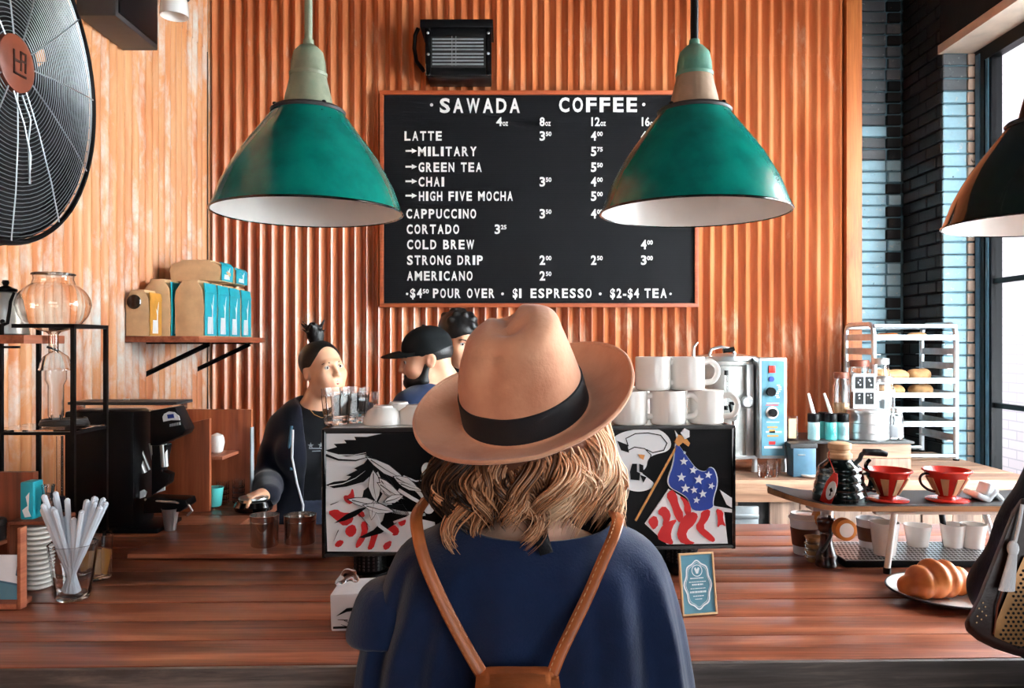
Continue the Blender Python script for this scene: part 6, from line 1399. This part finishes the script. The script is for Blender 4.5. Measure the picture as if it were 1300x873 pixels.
smesh(allp, .005, 'body', 'skin_tan', root); face_parts(Hm, 1.0, root)
dress(J, root, 'navy_cloth', 'jeans', False, 1, 2, A_, B_, .007, .080, .012, 'tee_shirt')
L = [('e', (0,-.032,-.074), (.061,.072,.050), None, .02, 0), ('c', (.060,-.006,-.02), .013, (.052,-.03,-.07), .016, .02, 0), ('c', (-.060,-.006,-.02), .013, (-.052,-.03,-.07), .016, .02, 0), ('c', (-.022,-.086,-.044), .007, (.022,-.086,-.044), .007, .012, 0),
     ('e', (0,-.088,-.0595), (.017,.02,.006), None, .005, 1), ('e', (0,-.10,-.0), (.05,.075,.040), None, .008, 1), ('e', (0,-.055,-.014), (.052,.07,.028), None, .012, 1), ('e', (0,.055,-.10), (.08,.05,.08), None, .01, 1)]
smesh(hp(Hm, 1.0, L), .0038, 'beard', 'hair_black', root, 0)
L = [('e', (0,.018,.030), (.0795,.094,.074), None, .02, 0), ('e', (0,-.065,-.02), (.09,.095,.055), None, .01, 1), ('e', (0,.0,-.085), (.11,.13,.085), None, .01, 1), ('e', (.08,.0,-.02), (.02,.03,.04), None, .01, 1), ('e', (-.08,.0,-.02), (.02,.03,.04), None, .01, 1)]
smesh(hp(Hm, 1.0, L), .005, 'hair', 'hair_black', root, 0)
L = [('e', (0,.012,.048), (.084,.100,.082), None, .02, 0), ('e', (0,.0,-.05), (.13,.15,.082), None, .006, 1)]
cp = smesh(hp(Hm, 1.0, L), .004, 'cap', 'cap_cloth', root, 1)
vv = []; nn = 14
for lay in (0, -.004):
    for i in range(nn):
        a = PI*(i/(nn-1)); 
        for j in range(5):
            r = j/4; vv.append(Hm @ Vector((math.cos(a)*(.074+.004*r), -.045-math.sin(a)*(.050+.075*r), .036+lay-.010*r*r*1+.016*(1-abs(math.cos(a)))-.0)))
fs = []; Bn = nn*5
for i in range(nn-1):
    for j in range(4): q = (i*5+j, i*5+j+1, (i+1)*5+j+1, (i+1)*5+j); fs += [q, tuple(Bn+k for k in q[::-1])]
    fs += [(i*5+4, Bn+i*5+4, Bn+(i+1)*5+4, (i+1)*5+4), (i*5, (i+1)*5, Bn+(i+1)*5, Bn+i*5)]
make(G().add([tuple(v) for v in vv], fs), 'visor', 'cap_cloth', cp, smooth=True)
make(G().ell(Hm @ Vector((0,.012,.131)), (.007,.007,.004), n=12, m_=8), 'button', 'cap_cloth', cp, smooth=True)
Mx = Matrix.Translation(P(521, 520, 2.86)) @ Matrix.Rotation(R(-20), 4, 'Z')
tm_ = textmesh('COM', .03); g = G()
for v in tm_.vertices: g.v.append(tuple(Mx @ Vector((v.co[0]*.034-.01, -.002+(-.002 if v.co[2] > 0 else 0), v.co[1]*.034-.03))))
for pl in tm_.polygons: g.f.append(tuple(pl.vertices)); g.m.append(0)
make(g, 'tee_print', 'blue_box', root, kind='stuff')
def st(x, w_=.012, h_=.016): return [(x,0),(x+w_,0),(x+w_,.003),(x+.003,.003),(x+.003,h_-.003),(x+w_,h_-.003),(x+w_,h_),(x,h_)]
# ---- third person behind -------------------------------------------
hpv = P(582, 432, 3.45); J = joints(-.20, 3.50, 1.74, -150, .0, hpv, .17); J['neck'] = hpv+Vector((0,.02,-.165)); J['skull'] = hpv
root = thing('person', 'dark haired person mostly hidden behind the capped barista and the hat', 'person', (-.22, 3.5, 0), 'baristas behind the bar')
Hm = headframe(hpv, 35, 14, 0, 1.0); A_ = {k: arm_prims(J, k) for k in 'RL'}; B_ = body_prims(J)
allp = B_+A_['R']+A_['L']+leg_prims(J)+head_prims(Hm, 1.0)+hand_prims(J['wrR'], (0,.2,-1), (1,0,0), (0,1,0))+hand_prims(J['wrL'], (0,.2,-1), (-1,0,0), (0,1,0))
smesh(allp, .006, 'body', 'skin_tan', root); face_parts(Hm, 1.0, root)
dress(J, root, 'tee_black', 'jeans', False, 1, 2, A_, B_, .009, .080, .012, 'tee_shirt')
L = [('e', (0,.014,.050), (.086,.100,.080), None, .02, 0), ('e', (0,-.085,-.03), (.062,.060,.070), None, .015, 1), ('e', (.0,-.03,-.12), (.12,.14,.09), None, .01, 1)]
for k in range(26):
    a = rn.uniform(0, 6.28); b_ = rn.uniform(.1, 1.2); L.append(('e', (.080*math.cos(a)*math.cos(b_), .012+.094*math.sin(a)*math.cos(b_), .055+.075*math.sin(b_)), (.016,.016,.014), None, .01, 0))
L.append(('e', (0,-.085,-.03), (.062,.060,.070), None, .015, 1))
smesh(hp(Hm, 1.0, L), .006, 'hair', 'hair_black', root, 0)

# ================================================================== woman in front
WXc, WYc = .020, 1.165
root = thing('person', 'woman seen from behind in navy top with wavy blonde hair, foreground centre', 'person', (WXc, WYc, 0))
hpv = Vector((.016, 1.17, 1.462)); sW = .95
J = joints(WXc, WYc, 1.56, 180, .0, hpv, .150); J['neck'] = Vector((.030, 1.160, 1.272)); J['skull'] = hpv+Vector((0,0,-.03)); J['chest'] = Vector((.02, 1.165, 1.075))
J['shR'] = Vector((WXc-.128, WYc, 1.190)); J['shL'] = Vector((WXc+.128, WYc, 1.195))
for sd, s_ in (('R', -1), ('L', 1)): J['el'+sd] = J['sh'+sd]+Vector((s_*.035, .0, -.27)); J['wr'+sd] = J['el'+sd]+Vector((s_*.01, .10, -.20))
Hm = headframe(hpv, 180, 4, 8, sW); A_ = {k: arm_prims(J, k, True, .95) for k in 'RL'}; B_ = body_prims(J, True, .92)
allp = B_+A_['R']+A_['L']+leg_prims(J, True, .95)+head_prims(Hm, sW, True)+hand_prims(J['wrR'], (0,.3,-1), (-1,0,0), (0,1,0), .92)+hand_prims(J['wrL'], (0,.3,-1), (1,0,0), (0,1,0), .92)
smesh(allp, .005, 'body', 'skin_light', root); face_parts(Hm, sW, root, 'coffee_brown')
lg = leg_prims(J, True, .95); pp = inflate([B_[0]]+[p for i, p in enumerate(lg) if i % 5 < 3], .013); pp.append(rbx((WXc, WYc, 1.25), (.5,.5,.25), None, .001, .004, 1))
smesh(pp, .009, 'trousers', 'jeans', root)
for q in (0, 1): smesh(inflate(lg[q*5+3:q*5+5], .008)+[rbx(J['foot']+Vector((0,0,-.05)), (.6,.6,.05), None, .001, .002, 1)], .007, 'shoe', 'shoe', root)
# loose top : rings from the neckline outwards and down
def P2(px, py, D=WYc): return P(px, py, D)
xs_l = [(0, 640, 700, 1), ]
prof = [  # silhouette: py, left px, right px, half depth, drape
    (664, 578, 768, .088), (668, 556, 790, .094), (676, 533, 812, .100), (688, 513, 828, .106), (704, 500, 839, .112), (724, 491, 847, .116), (750, 483, 854, .118), (780, 472, 861, .120), (800, 462, 865, .121), (830, 455, 870, .122), (873, 450, 877, .124), (930, 446, 884, .128), (1010, 442, 892, .130), (1060, 442, 894, .131)]
n = 144; vv = []; rings = []
def neck_pt(a):
    x = .108*math.cos(a); y = .064*math.sin(a)
    back = max(0, -math.sin(a)); z_ = 1.300-.036*back**1.5*1.0-.022*max(0, math.sin(a))
    return Vector((.040+x, WYc-.010+y*1.15, z_))
rows_ = []
rows_.append([neck_pt(2*PI*k/n) for k in range(n)])
def ring_at(i, fold):
    py, l, r_, hd_ = prof[i]; xl, xr_ = P2(l, py).x, P2(r_, py).x; z_ = P2(0, py).z; cx_, hw = (xl+xr_)/2, (xr_-xl)/2; out = []
    for k in range(n):
        a = 2*PI*k/n; ex = .80 if i > 3 else .9
        c, s_ = math.cos(a), math.sin(a); x = cx_+hw*math.copysign(abs(c)**ex, c); y = WYc+hd_*math.copysign(abs(s_)**ex, s_)
        fa = 1.5*fold*(.0060*math.sin(5*a+1.0)+.0055*math.sin(11*a+.6+i*.10)+.0035*math.sin(19*a+2.2-i*.07)+.006*math.exp(-((a-5.75)/.10)**2)*3-.010*math.exp(-((a-3.72)/.10)**2)*2+.010*math.exp(-((a-4.28)/.07)**2)-.008*math.exp(-((a-5.05)/.06)**2))
        out.append(Vector((x+fa*c*.35, y+fa*s_, z_)))
    return out
first = ring_at(0, 0)
for t in (.33, .66): 
    N0, R1 = rows_[0], ring_at(1, 0); rows_.append([N0[k].lerp(R1[k], t)+Vector((0, 0, .010*math.sin(PI*t)+0*t)) for k in range(n)])
for i in range(1, len(prof)):
    rg = ring_at(i, min(1, max(0, (i-3)/5)))
    if i < 4:
        for k in range(n):   # shoulder: the line front-to-back stays high near the neck
            a = 2*PI*k/n; rg[k].z -= .012*abs(math.sin(a))**2*(1 if i < 3 else .5)
    rows_.append(rg)
vs_ = []; fs = []; Rn = len(rows_)
for lay in (0, 1):
    for j, rg in enumerate(rows_):
        for v in rg:
            d = Vector((v.x-WXc, v.y-WYc, 0)); d = d.normalized()*.003 if d.length > 1e-5 else d; vs_.append(tuple(v-d*lay-Vector((0,0,.003*lay if j < 5 else 0))))
for j in range(Rn-1):
    for k in range(n):
        q = (j*n+k, j*n+(k+1) % n, (j+1)*n+(k+1) % n, (j+1)*n+k); fs += [q, tuple(Rn*n+x for x in q[::-1])]
for k in range(n):
    k2 = (k+1) % n; fs += [(k, Rn*n+k, Rn*n+k2, k2), ((Rn-1)*n+k, (Rn-1)*n+k2, Rn*n+(Rn-1)*n+k2, Rn*n+(Rn-1)*n+k)]
o = make(G().add(vs_, fs), 'top', 'navy_cloth', root, smooth=True, auto=80)
md = o.modifiers.new('s', 'SUBSURF'); md.levels = 1; md.render_levels = 1
for s_, pts in ((-1, [(462,770),(456,788),(452,802),(466,806),(480,800)]), ):
    g = G(); n3 = 16; vv = []
    for j, (zz, hw, hd_) in enumerate(((1.205,.040,.055),(1.165,.056,.075),(1.13,.066,.085),(1.118,.069,.087))):
        for k in range(n3): a = 2*PI*k/n3; vv.append((P2(500,0).x-.005+hw*math.cos(a)*(1.0)+(-.0), WYc+hd_*math.sin(a), zz+(.006*math.sin(3*a) if j == 3 else 0)))
    fs = [tuple(range(n3))[::-1], tuple(3*n3+k for k in range(n3))]
    for j in range(3):
        for k in range(n3): fs.append((j*n3+k, j*n3+(k+1) % n3, (j+1)*n3+(k+1) % n3, (j+1)*n3+k))
    o = make(G().add(vv, fs), 'sleeve', 'navy_cloth', root, smooth=True); md = o.modifiers.new('s', 'SUBSURF'); md.levels = 1; md.render_levels = 2
make(G().tube([P(676,640,1.10), P(684,668,1.072), P(690,690,1.062), P(694,703,1.058)], [.010]*4, 8, flat=.25), 'undershirt_strap', 'tee_black', root, smooth=True)
# hair: cap volume + wavy locks
L = [('e', (0,.020,.028), (.084,.092,.090), None, .02, 0), ('e', (0,.045,-.055), (.090,.060,.085), None, .03, 0), ('e', (.055,.020,-.07), (.040,.050,.075), None, .03, 0), ('e', (-.055,.020,-.07), (.040,.050,.075), None, .03, 0), ('e', (0,-.085,-.035), (.060,.055,.085), None, .012, 1)]
hat_c = P(667, 519, 1.165); HT = Matrix.Translation(hat_c) @ Matrix.Rotation(R(-13.5), 4, 'Y') @ Matrix.Rotation(R(24), 4, 'X')
L_ = hp(Hm, sW, L); L_.append(rbx(HT @ Vector((0, 0, .193)), (.3, .3, .2), HT.to_3x3(), .001, .004, 1)); smesh(L_, .006, 'hair_base', 'coffee_brown', root, 1)
rh = random.Random(21); g = G(); tones = []
hc_ = Vector((.022, 1.165, 0))
hat_c = P(667, 519, 1.165); HT = Matrix.Translation(hat_c) @ Matrix.Rotation(R(-13.5), 4, 'Y') @ Matrix.Rotation(R(24), 4, 'X')
nz_ = HT.to_3x3() @ Vector((0, 0, 1))
def brimz(x, y): return hat_c.z-(nz_.x*(x-hat_c.x)+nz_.y*(y-hat_c.y))/nz_.z
for ly, ncl in ((0, 40), (1, 46)):
    for cl in range(ncl):
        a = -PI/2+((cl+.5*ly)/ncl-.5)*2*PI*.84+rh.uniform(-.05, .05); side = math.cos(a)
        light = (.52 if ly else .24)+.36*side+rh.uniform(-.24, .26)  # tone by layer and chance; right-hand locks painted lighter as if side-lit
        zr = brimz(hc_.x+.080*math.cos(a), hc_.y+.080*math.sin(a))-.002; ze = 1.305+rh.uniform(-.030, .020)+(.030 if -1.45 < a < -.75 else 0)+(.006 if abs(side) > .7 else 0)-(.01 if ly else 0)
        Rc = rh.uniform(.013, .026)*(1.1 if ly else .8); tw = rh.choice([1, 1, -1])*rh.uniform(1.5, 2.4)*PI; ph = rh.uniform(0, 2*PI); rmax = (.112 if ly else .098)+rh.uniform(-.006, .010)+.010*abs(side); dr = rh.uniform(-.12, .12)
        ns = 34 if ly else 20
        for k in range(ns):
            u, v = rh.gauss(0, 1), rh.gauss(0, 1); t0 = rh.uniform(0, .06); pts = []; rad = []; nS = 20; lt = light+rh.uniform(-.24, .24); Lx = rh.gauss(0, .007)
            for i in range(nS+1):
                t = t0+(1-t0)*i/nS
                rr_ = .074+(rmax-.074)*math.sin(min(1, t*1.25)*PI/2)-.020*max(0, t-.7)/.3
                cs = .0080*(1-.55*t); hx = Rc*(t**.8)*math.cos(ph+tw*t); hy = Rc*(t**.8)*math.sin(ph+tw*t)
                rad_ = rr_+hy*.8+v*cs*.55; tan_ = hx+u*cs; aa = a+dr*t+tan_/.10
                pts.append((hc_.x+rad_*math.cos(aa)*1.13, hc_.y+rad_*math.sin(aa)*.93, zr+(ze+Lx-zr)*t+.004*math.sin(ph+tw*t+1)))
                rad.append((.0018 if ly else .0022)*(1-.85*t**4)*(.8+.3*math.sin(PI*t)))
            nv = len(g.v); g.tube(pts, rad, 4, flat=.6); m5 = len(g.v)-nv
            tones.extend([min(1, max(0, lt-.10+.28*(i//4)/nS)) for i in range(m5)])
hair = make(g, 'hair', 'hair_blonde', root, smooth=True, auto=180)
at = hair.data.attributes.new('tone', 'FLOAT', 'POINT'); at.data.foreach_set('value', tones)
# hat
hat_c = P(667, 519, 1.165); HT = Matrix.Translation(hat_c) @ Matrix.Rotation(R(-13.5), 4, 'Y') @ Matrix.Rotation(R(24), 4, 'X')
n = 96
def crown(t, a):   # t 0 base .. 1 centre top
    ca, sa = math.cos(a), math.sin(a)
    if t < .66:
        q = t/.66; r = 1-.05*q-.20*q**2.4; z_ = .118*q
    else:
        q = (t-.66)/.34; r = .75*math.cos(q*PI/2)**.8; z_ = .118+.030*math.sin(q*PI/2)
    x, y = .092*r*ca, .102*r*sa
    top = max(0, (z_-.055)/.093)
    x += .012*top**2; z_ += .010*top*(x/.09)
    z_ -= .022*math.exp(-((x-.004)/.020)**2)*min(1, max(0, (z_-.118)/.02))*min(1, max(0, (y+.045)/.03))      # crease, open to the front
    z_ -= .006*max(0, -sa)**2*top
    dn = math.exp(-((a-PI*.74))**2/.12)+math.exp(-((a-PI*.26))**2/.12)
    x *= 1-.20*dn*top
    dn2 = math.exp(-((a-4.15)/.30)**2)*math.exp(-((z_-.108)/.030)**2); x *= 1-.20*dn2; y *= 1-.17*dn2
    dn3 = math.exp(-((a-4.05)/.22)**2)*math.exp(-((z_-.060)/.030)**2); x *= 1-.03*dn3; y *= 1-.03*dn3
    return x, y, z_
rows_ = []
br_ = []
for j in range(15):    # brim, from edge inward
    t = j/14; rg = []
    for k in range(n):
        a = 2*PI*k/n; ca, sa = math.cos(a), math.sin(a); k_ = 1-t
        rx, ry = .096+(.163-.096)*k_, .107+(.172-.107)*k_
        up_ = .020*k_**2.2*(1+.35*ca)+.010*abs(ca)*k_**1.5-.012*max(0, sa)*k_+.004*k_**3*math.sin(3*a+.5)
        rg.append((rx*ca, ry*sa, up_))
    rows_.append(rg)
ci = len(rows_)
for j in range(1, 25):
    t = j/25; rows_.append([crown(t, 2*PI*k/n) for k in range(n)])
vs_ = []; fs = []
rn_ = len(rows_)
for rg in rows_: vs_ += rg
vs_.append((0, 0, crown(.999, 0)[2]))
for j in range(rn_-1):
    for k in range(n): fs.append((j*n+k, j*n+(k+1) % n, (j+1)*n+(k+1) % n, (j+1)*n+k))
for k in range(n): fs.append(((rn_-1)*n+k, (rn_-1)*n+(k+1) % n, rn_*n))
hat = make(G().add(vs_, fs, 0, HT), 'hat', 'felt', root, smooth=True, auto=80)
md = hat.modifiers.new('sol', 'SOLIDIFY'); md.thickness = .0035; md.offset = 0
md = hat.modifiers.new('s', 'SUBSURF'); md.levels = 1; md.render_levels = 1
make(G().tube([HT @ Vector(v) for v in rows_[0]], .0032, 8, closed=True), 'brim_edge', 'felt', hat, smooth=True)
g = G(); bt_ = []
for off, t_ in ((.0015,.004),(.0038,.008),(.0038,.225),(.0015,.232)):
    for k in range(n):
        a = 2*PI*k/n; x, y, z_ = crown(t_*1.0, a); L_ = math.hypot(x, y); bt_.append((x*(1+off/L_), y*(1+off/L_), z_+.0015))
fs = []
for j in range(3):
    for k in range(n): fs.append((j*n+k, j*n+(k+1) % n, (j+1)*n+(k+1) % n, (j+1)*n+k))
make(G().add(bt_, fs, 0, HT), 'hat_band', 'ribbon', hat, smooth=True)
# backpack
bk = thing('backpack', 'small tan leather backpack with long straps worn by the woman', 'backpack', (.0, 1.02, .95))
yb_ = WYc-.124
def strap(pts, w_=.0085):
    ps = [P(a, b_, d) for a, b_, d in pts]; out = []
    for i in range(len(ps)-1):
        for k in range(5):
            t = k/5; p0 = ps[max(i-1,0)]; p1, p2 = ps[i], ps[i+1]; p3 = ps[min(i+2, len(ps)-1)]
            out.append(.5*((2*p1)+(p2-p0)*t+(2*p0-5*p1+4*p2-p3)*t*t+(3*p1-p0-3*p2+p3)*t**3))
    out.append(ps[-1]); o = make(G().tube(out, w_, 12, flat=.55), 'strap', 'leather_tan', bk, smooth=True)
    g = G(); acc = 0
    for i in range(len(out)-1):
        a, b_ = out[i], out[i+1]; d = (b_-a); L_ = d.length; m_ = max(1, int(L_/.0055))
        for k in range(m_):
            c = a+d*(k+.2)/m_; e_ = a+d*(k+.75)/m_; sd = Vector((d.z, 0, -d.x)).normalized()*.0052
            g.tube([c+sd+Vector((0,-.0046,0)), e_+sd+Vector((0,-.0046,0))], .0007, 4)
    make(g, 'stitching', 'cork', o, kind='stuff')
strap([(541,634,1.175),(530,650,1.10),(529,668,1.060),(537,705,1.040),(553,745,1.028),(575,790,1.018),(598,832,1.010),(616,862,1.005)])
strap([(778,650,1.16),(784,660,1.09),(779,680,1.060),(765,712,1.046),(748,752,1.034),(729,792,1.022),(710,832,1.010),(698,864,1.003)])
bx0, bx1 = P(607,0,1.0).x, P(707,0,1.0).x; zt_ = P(0,858,1.0).z
o = smesh([rbx(((bx0+bx1)/2, .985, zt_-.215), (.085,.035,.125), None, .018, .01), rbx(((bx0+bx1)/2, .985, zt_-.08), (.038,.028,.075), None, .012, .03)], .005, 'bag_body', 'leather_tan', bk)
make(G().add([tuple(v) for v in [Vector((bx0-.002+(bx1-bx0+.004)*i/10, .945-.004*math.sin(PI*i/10)-(.002 if l else 0)+ (.045 if r == 2 else 0), zt_+.004+.006*math.sin(PI*i/10)*(1 if i < 9 else 1)-(.0 if r else .13))) for l in (0, 1) for r in (0, 1, 2) for i in range(11)]],
     [(r*11+i, r*11+i+1, (r+1)*11+i+1, (r+1)*11+i) for r in (0,1) for i in range(10)]+[(33+r*11+i, 33+(r+1)*11+i, 33+(r+1)*11+i+1, 33+r*11+i+1) for r in (0,1) for i in range(10)]), 'flap', 'leather_tan', bk, smooth=True)
make(G().box((bx0+bx1)/2-.012, (bx0+bx1)/2+.012, .936, .942, zt_-.11, zt_-.075), 'buckle', 'print_gold', bk, bevel=.002)

# ================================================================== customer at the right edge
cx_, cy_ = .985, 1.17
root = thing('person', 'customer in dark navy coat at right frame edge, arm resting by the plate', 'person', (cx_, cy_, 0))
J = joints(cx_, cy_, 1.66, 180, .0, None, .16); hpv = J['head']
J['shR'] = Vector((cx_-.150, 1.165, 1.355)); J['elR'] = Vector((.775, 1.235, 1.165)); J['wrR'] = Vector((.80, 1.05, 1.08))
J['chest'].y = cy_; Hm = headframe(hpv, 180, 10, 0, .95); A_ = {k: arm_prims(J, k, True, 1.0) for k in 'RL'}; B_ = body_prims(J, True, .97)
allp = B_+A_['R']+A_['L']+leg_prims(J, True, 1)+head_prims(Hm, .95, True)+hand_prims(J['wrR'], (.5,-.5,-.5), (-.7,-.3,.3), (.3,-.3,.8), .92, .8)+hand_prims(J['wrL'], (0,.3,-1), (1,0,0), (0,1,0), .92)
smesh(allp, .006, 'body', 'skin_light', root); face_parts(Hm, .95, root, 'coffee_brown')
dress(J, root, 'dark_navy', 'jeans', True, 1, 4, A_, B_, .007, .085, .018, 'coat')
L = [('e', (0,.020,.035), (.086,.098,.090), None, .02, 0), ('e', (0,.045,-.075), (.085,.055,.10), None, .03, 0), ('e', (0,-.085,-.035), (.062,.060,.085), None, .012, 1)]
smesh(hp(Hm, .95, L), .006, 'hair', 'hair_black', root, 0)
# handbag
hb = thing('handbag', 'dark brown leather handbag with perforated gold side and white tassel', 'handbag', (.74, 1.0, 1.15))
Dh = 1.02
def HQ(px, py, y_): q = P(px, py, y_); return (q.x, y_, q.z)
ol = [(1224,790),(1226,800),(1240,812),(1262,823),(1290,832),(1330,838),(1400,838),(1404,640),(1296,632),(1284,650),(1272,680),(1256,720),(1240,760)]
vs_ = []; N_ = len(ol); cxp = (1310, 740)
for d, sc_ in ((0,.93),(.012,1.0),(.05,1.0),(.10,.98),(.112,.92)):
    for u, v in ol: vs_.append(HQ(cxp[0]+(u-cxp[0])*sc_, cxp[1]+(v-cxp[1])*sc_, Dh-.035+d))
fs = [tuple(range(N_)), tuple(4*N_+k for k in range(N_))[::-1]]
for j in range(4):
    for k in range(N_): fs.append((j*N_+k, (j+1)*N_+k, (j+1)*N_+(k+1) % N_, j*N_+(k+1) % N_))
o = make(G().add(vs_, fs), 'bag_body', 'leather_brown', hb, smooth=True, auto=50, bevel=.003)
yf = Dh-.036
fr = lambda u, v, d: HQ(u, v, yf-(.0035 if d else .0))
make(G().prism([(1262,808),(1264,790),(1280,750),(1300,706),(1340,700),(1390,700),(1390,826),(1320,826),(1285,818)], 1, fr), 'perforated_panel', 'bronze_leather', hb, bevel=.001)
fr2 = lambda u, v, d: HQ(u, v, yf-(.0042 if d else .003))
g = G(); r_ = 0; v = 708
while v < 822:
    u = 1258+(3.2 if r_ % 2 else 0)
    while u < 1386:
        lim = 1300-(v-706)*.36 if v < 808 else 1262+(v-806)*1.4
        if u > lim+4: g.prism([(u+1.9*math.cos(a), v+1.9*math.sin(a)) for a in [2*PI*k/6 for k in range(6)]], 1, fr2)
        u += 6.4
    v += 5.4; r_ += 1
make(g, 'perforations', 'black_plastic', hb, kind='stuff')
g = G()
for u, v in ((1243,772),(1248,765),(1241,782),(1247,776),(1251,770),(1240,790),(1246,786),(1252,781)): g.prism([(u+1.2*math.cos(a), v+1.2*math.sin(a)) for a in [2*PI*k/6 for k in range(6)]], 1, lambda a_, b_, d: HQ(a_, b_, yf+.001-(.0012 if d else 0)))
make(g, 'eyelets', 'cork', hb, kind='stuff')
make(G().tube([HQ(1262,805,yf-.002), HQ(1266,770,yf-.003), HQ(1276,735,yf-.003), HQ(1292,700,yf-.003)], .0012, 6), 'seam', 'felt_dark', hb)
ts = make(G().tube([HQ(1298,640,yf-.004), HQ(1294,665,yf-.006), HQ(1288,690,yf-.007)], .0022, 8), 'tassel_cord', 'paper_white', hb, smooth=True)
q = Vector(HQ(1286,696,yf-.009)); make(G().ell(q, (.007,.006,.010), n=14, m_=10), 'tassel_knot', 'paper_white', ts, smooth=True)
g = G()
for k in range(26):
    a = 2*PI*k/26; g.tube([q+Vector((.004*math.cos(a), .003*math.sin(a), -.006)), q+Vector((.006*math.cos(a)-.003, .004*math.sin(a), -.025)), q+Vector((.009*math.cos(a)-.008, .005*math.sin(a), -.052))], .0011, 4)
make(g, 'tassel_fringe', 'paper_white', ts, kind='stuff')
make(G().tube([HQ(1310,640,Dh), HQ(1316,600,Dh+.01), HQ(1345,560,Dh+.02), HQ(1380,600,Dh+.01), HQ(1388,642,Dh)], .007, 10), 'handle', 'leather_brown', hb, smooth=True)
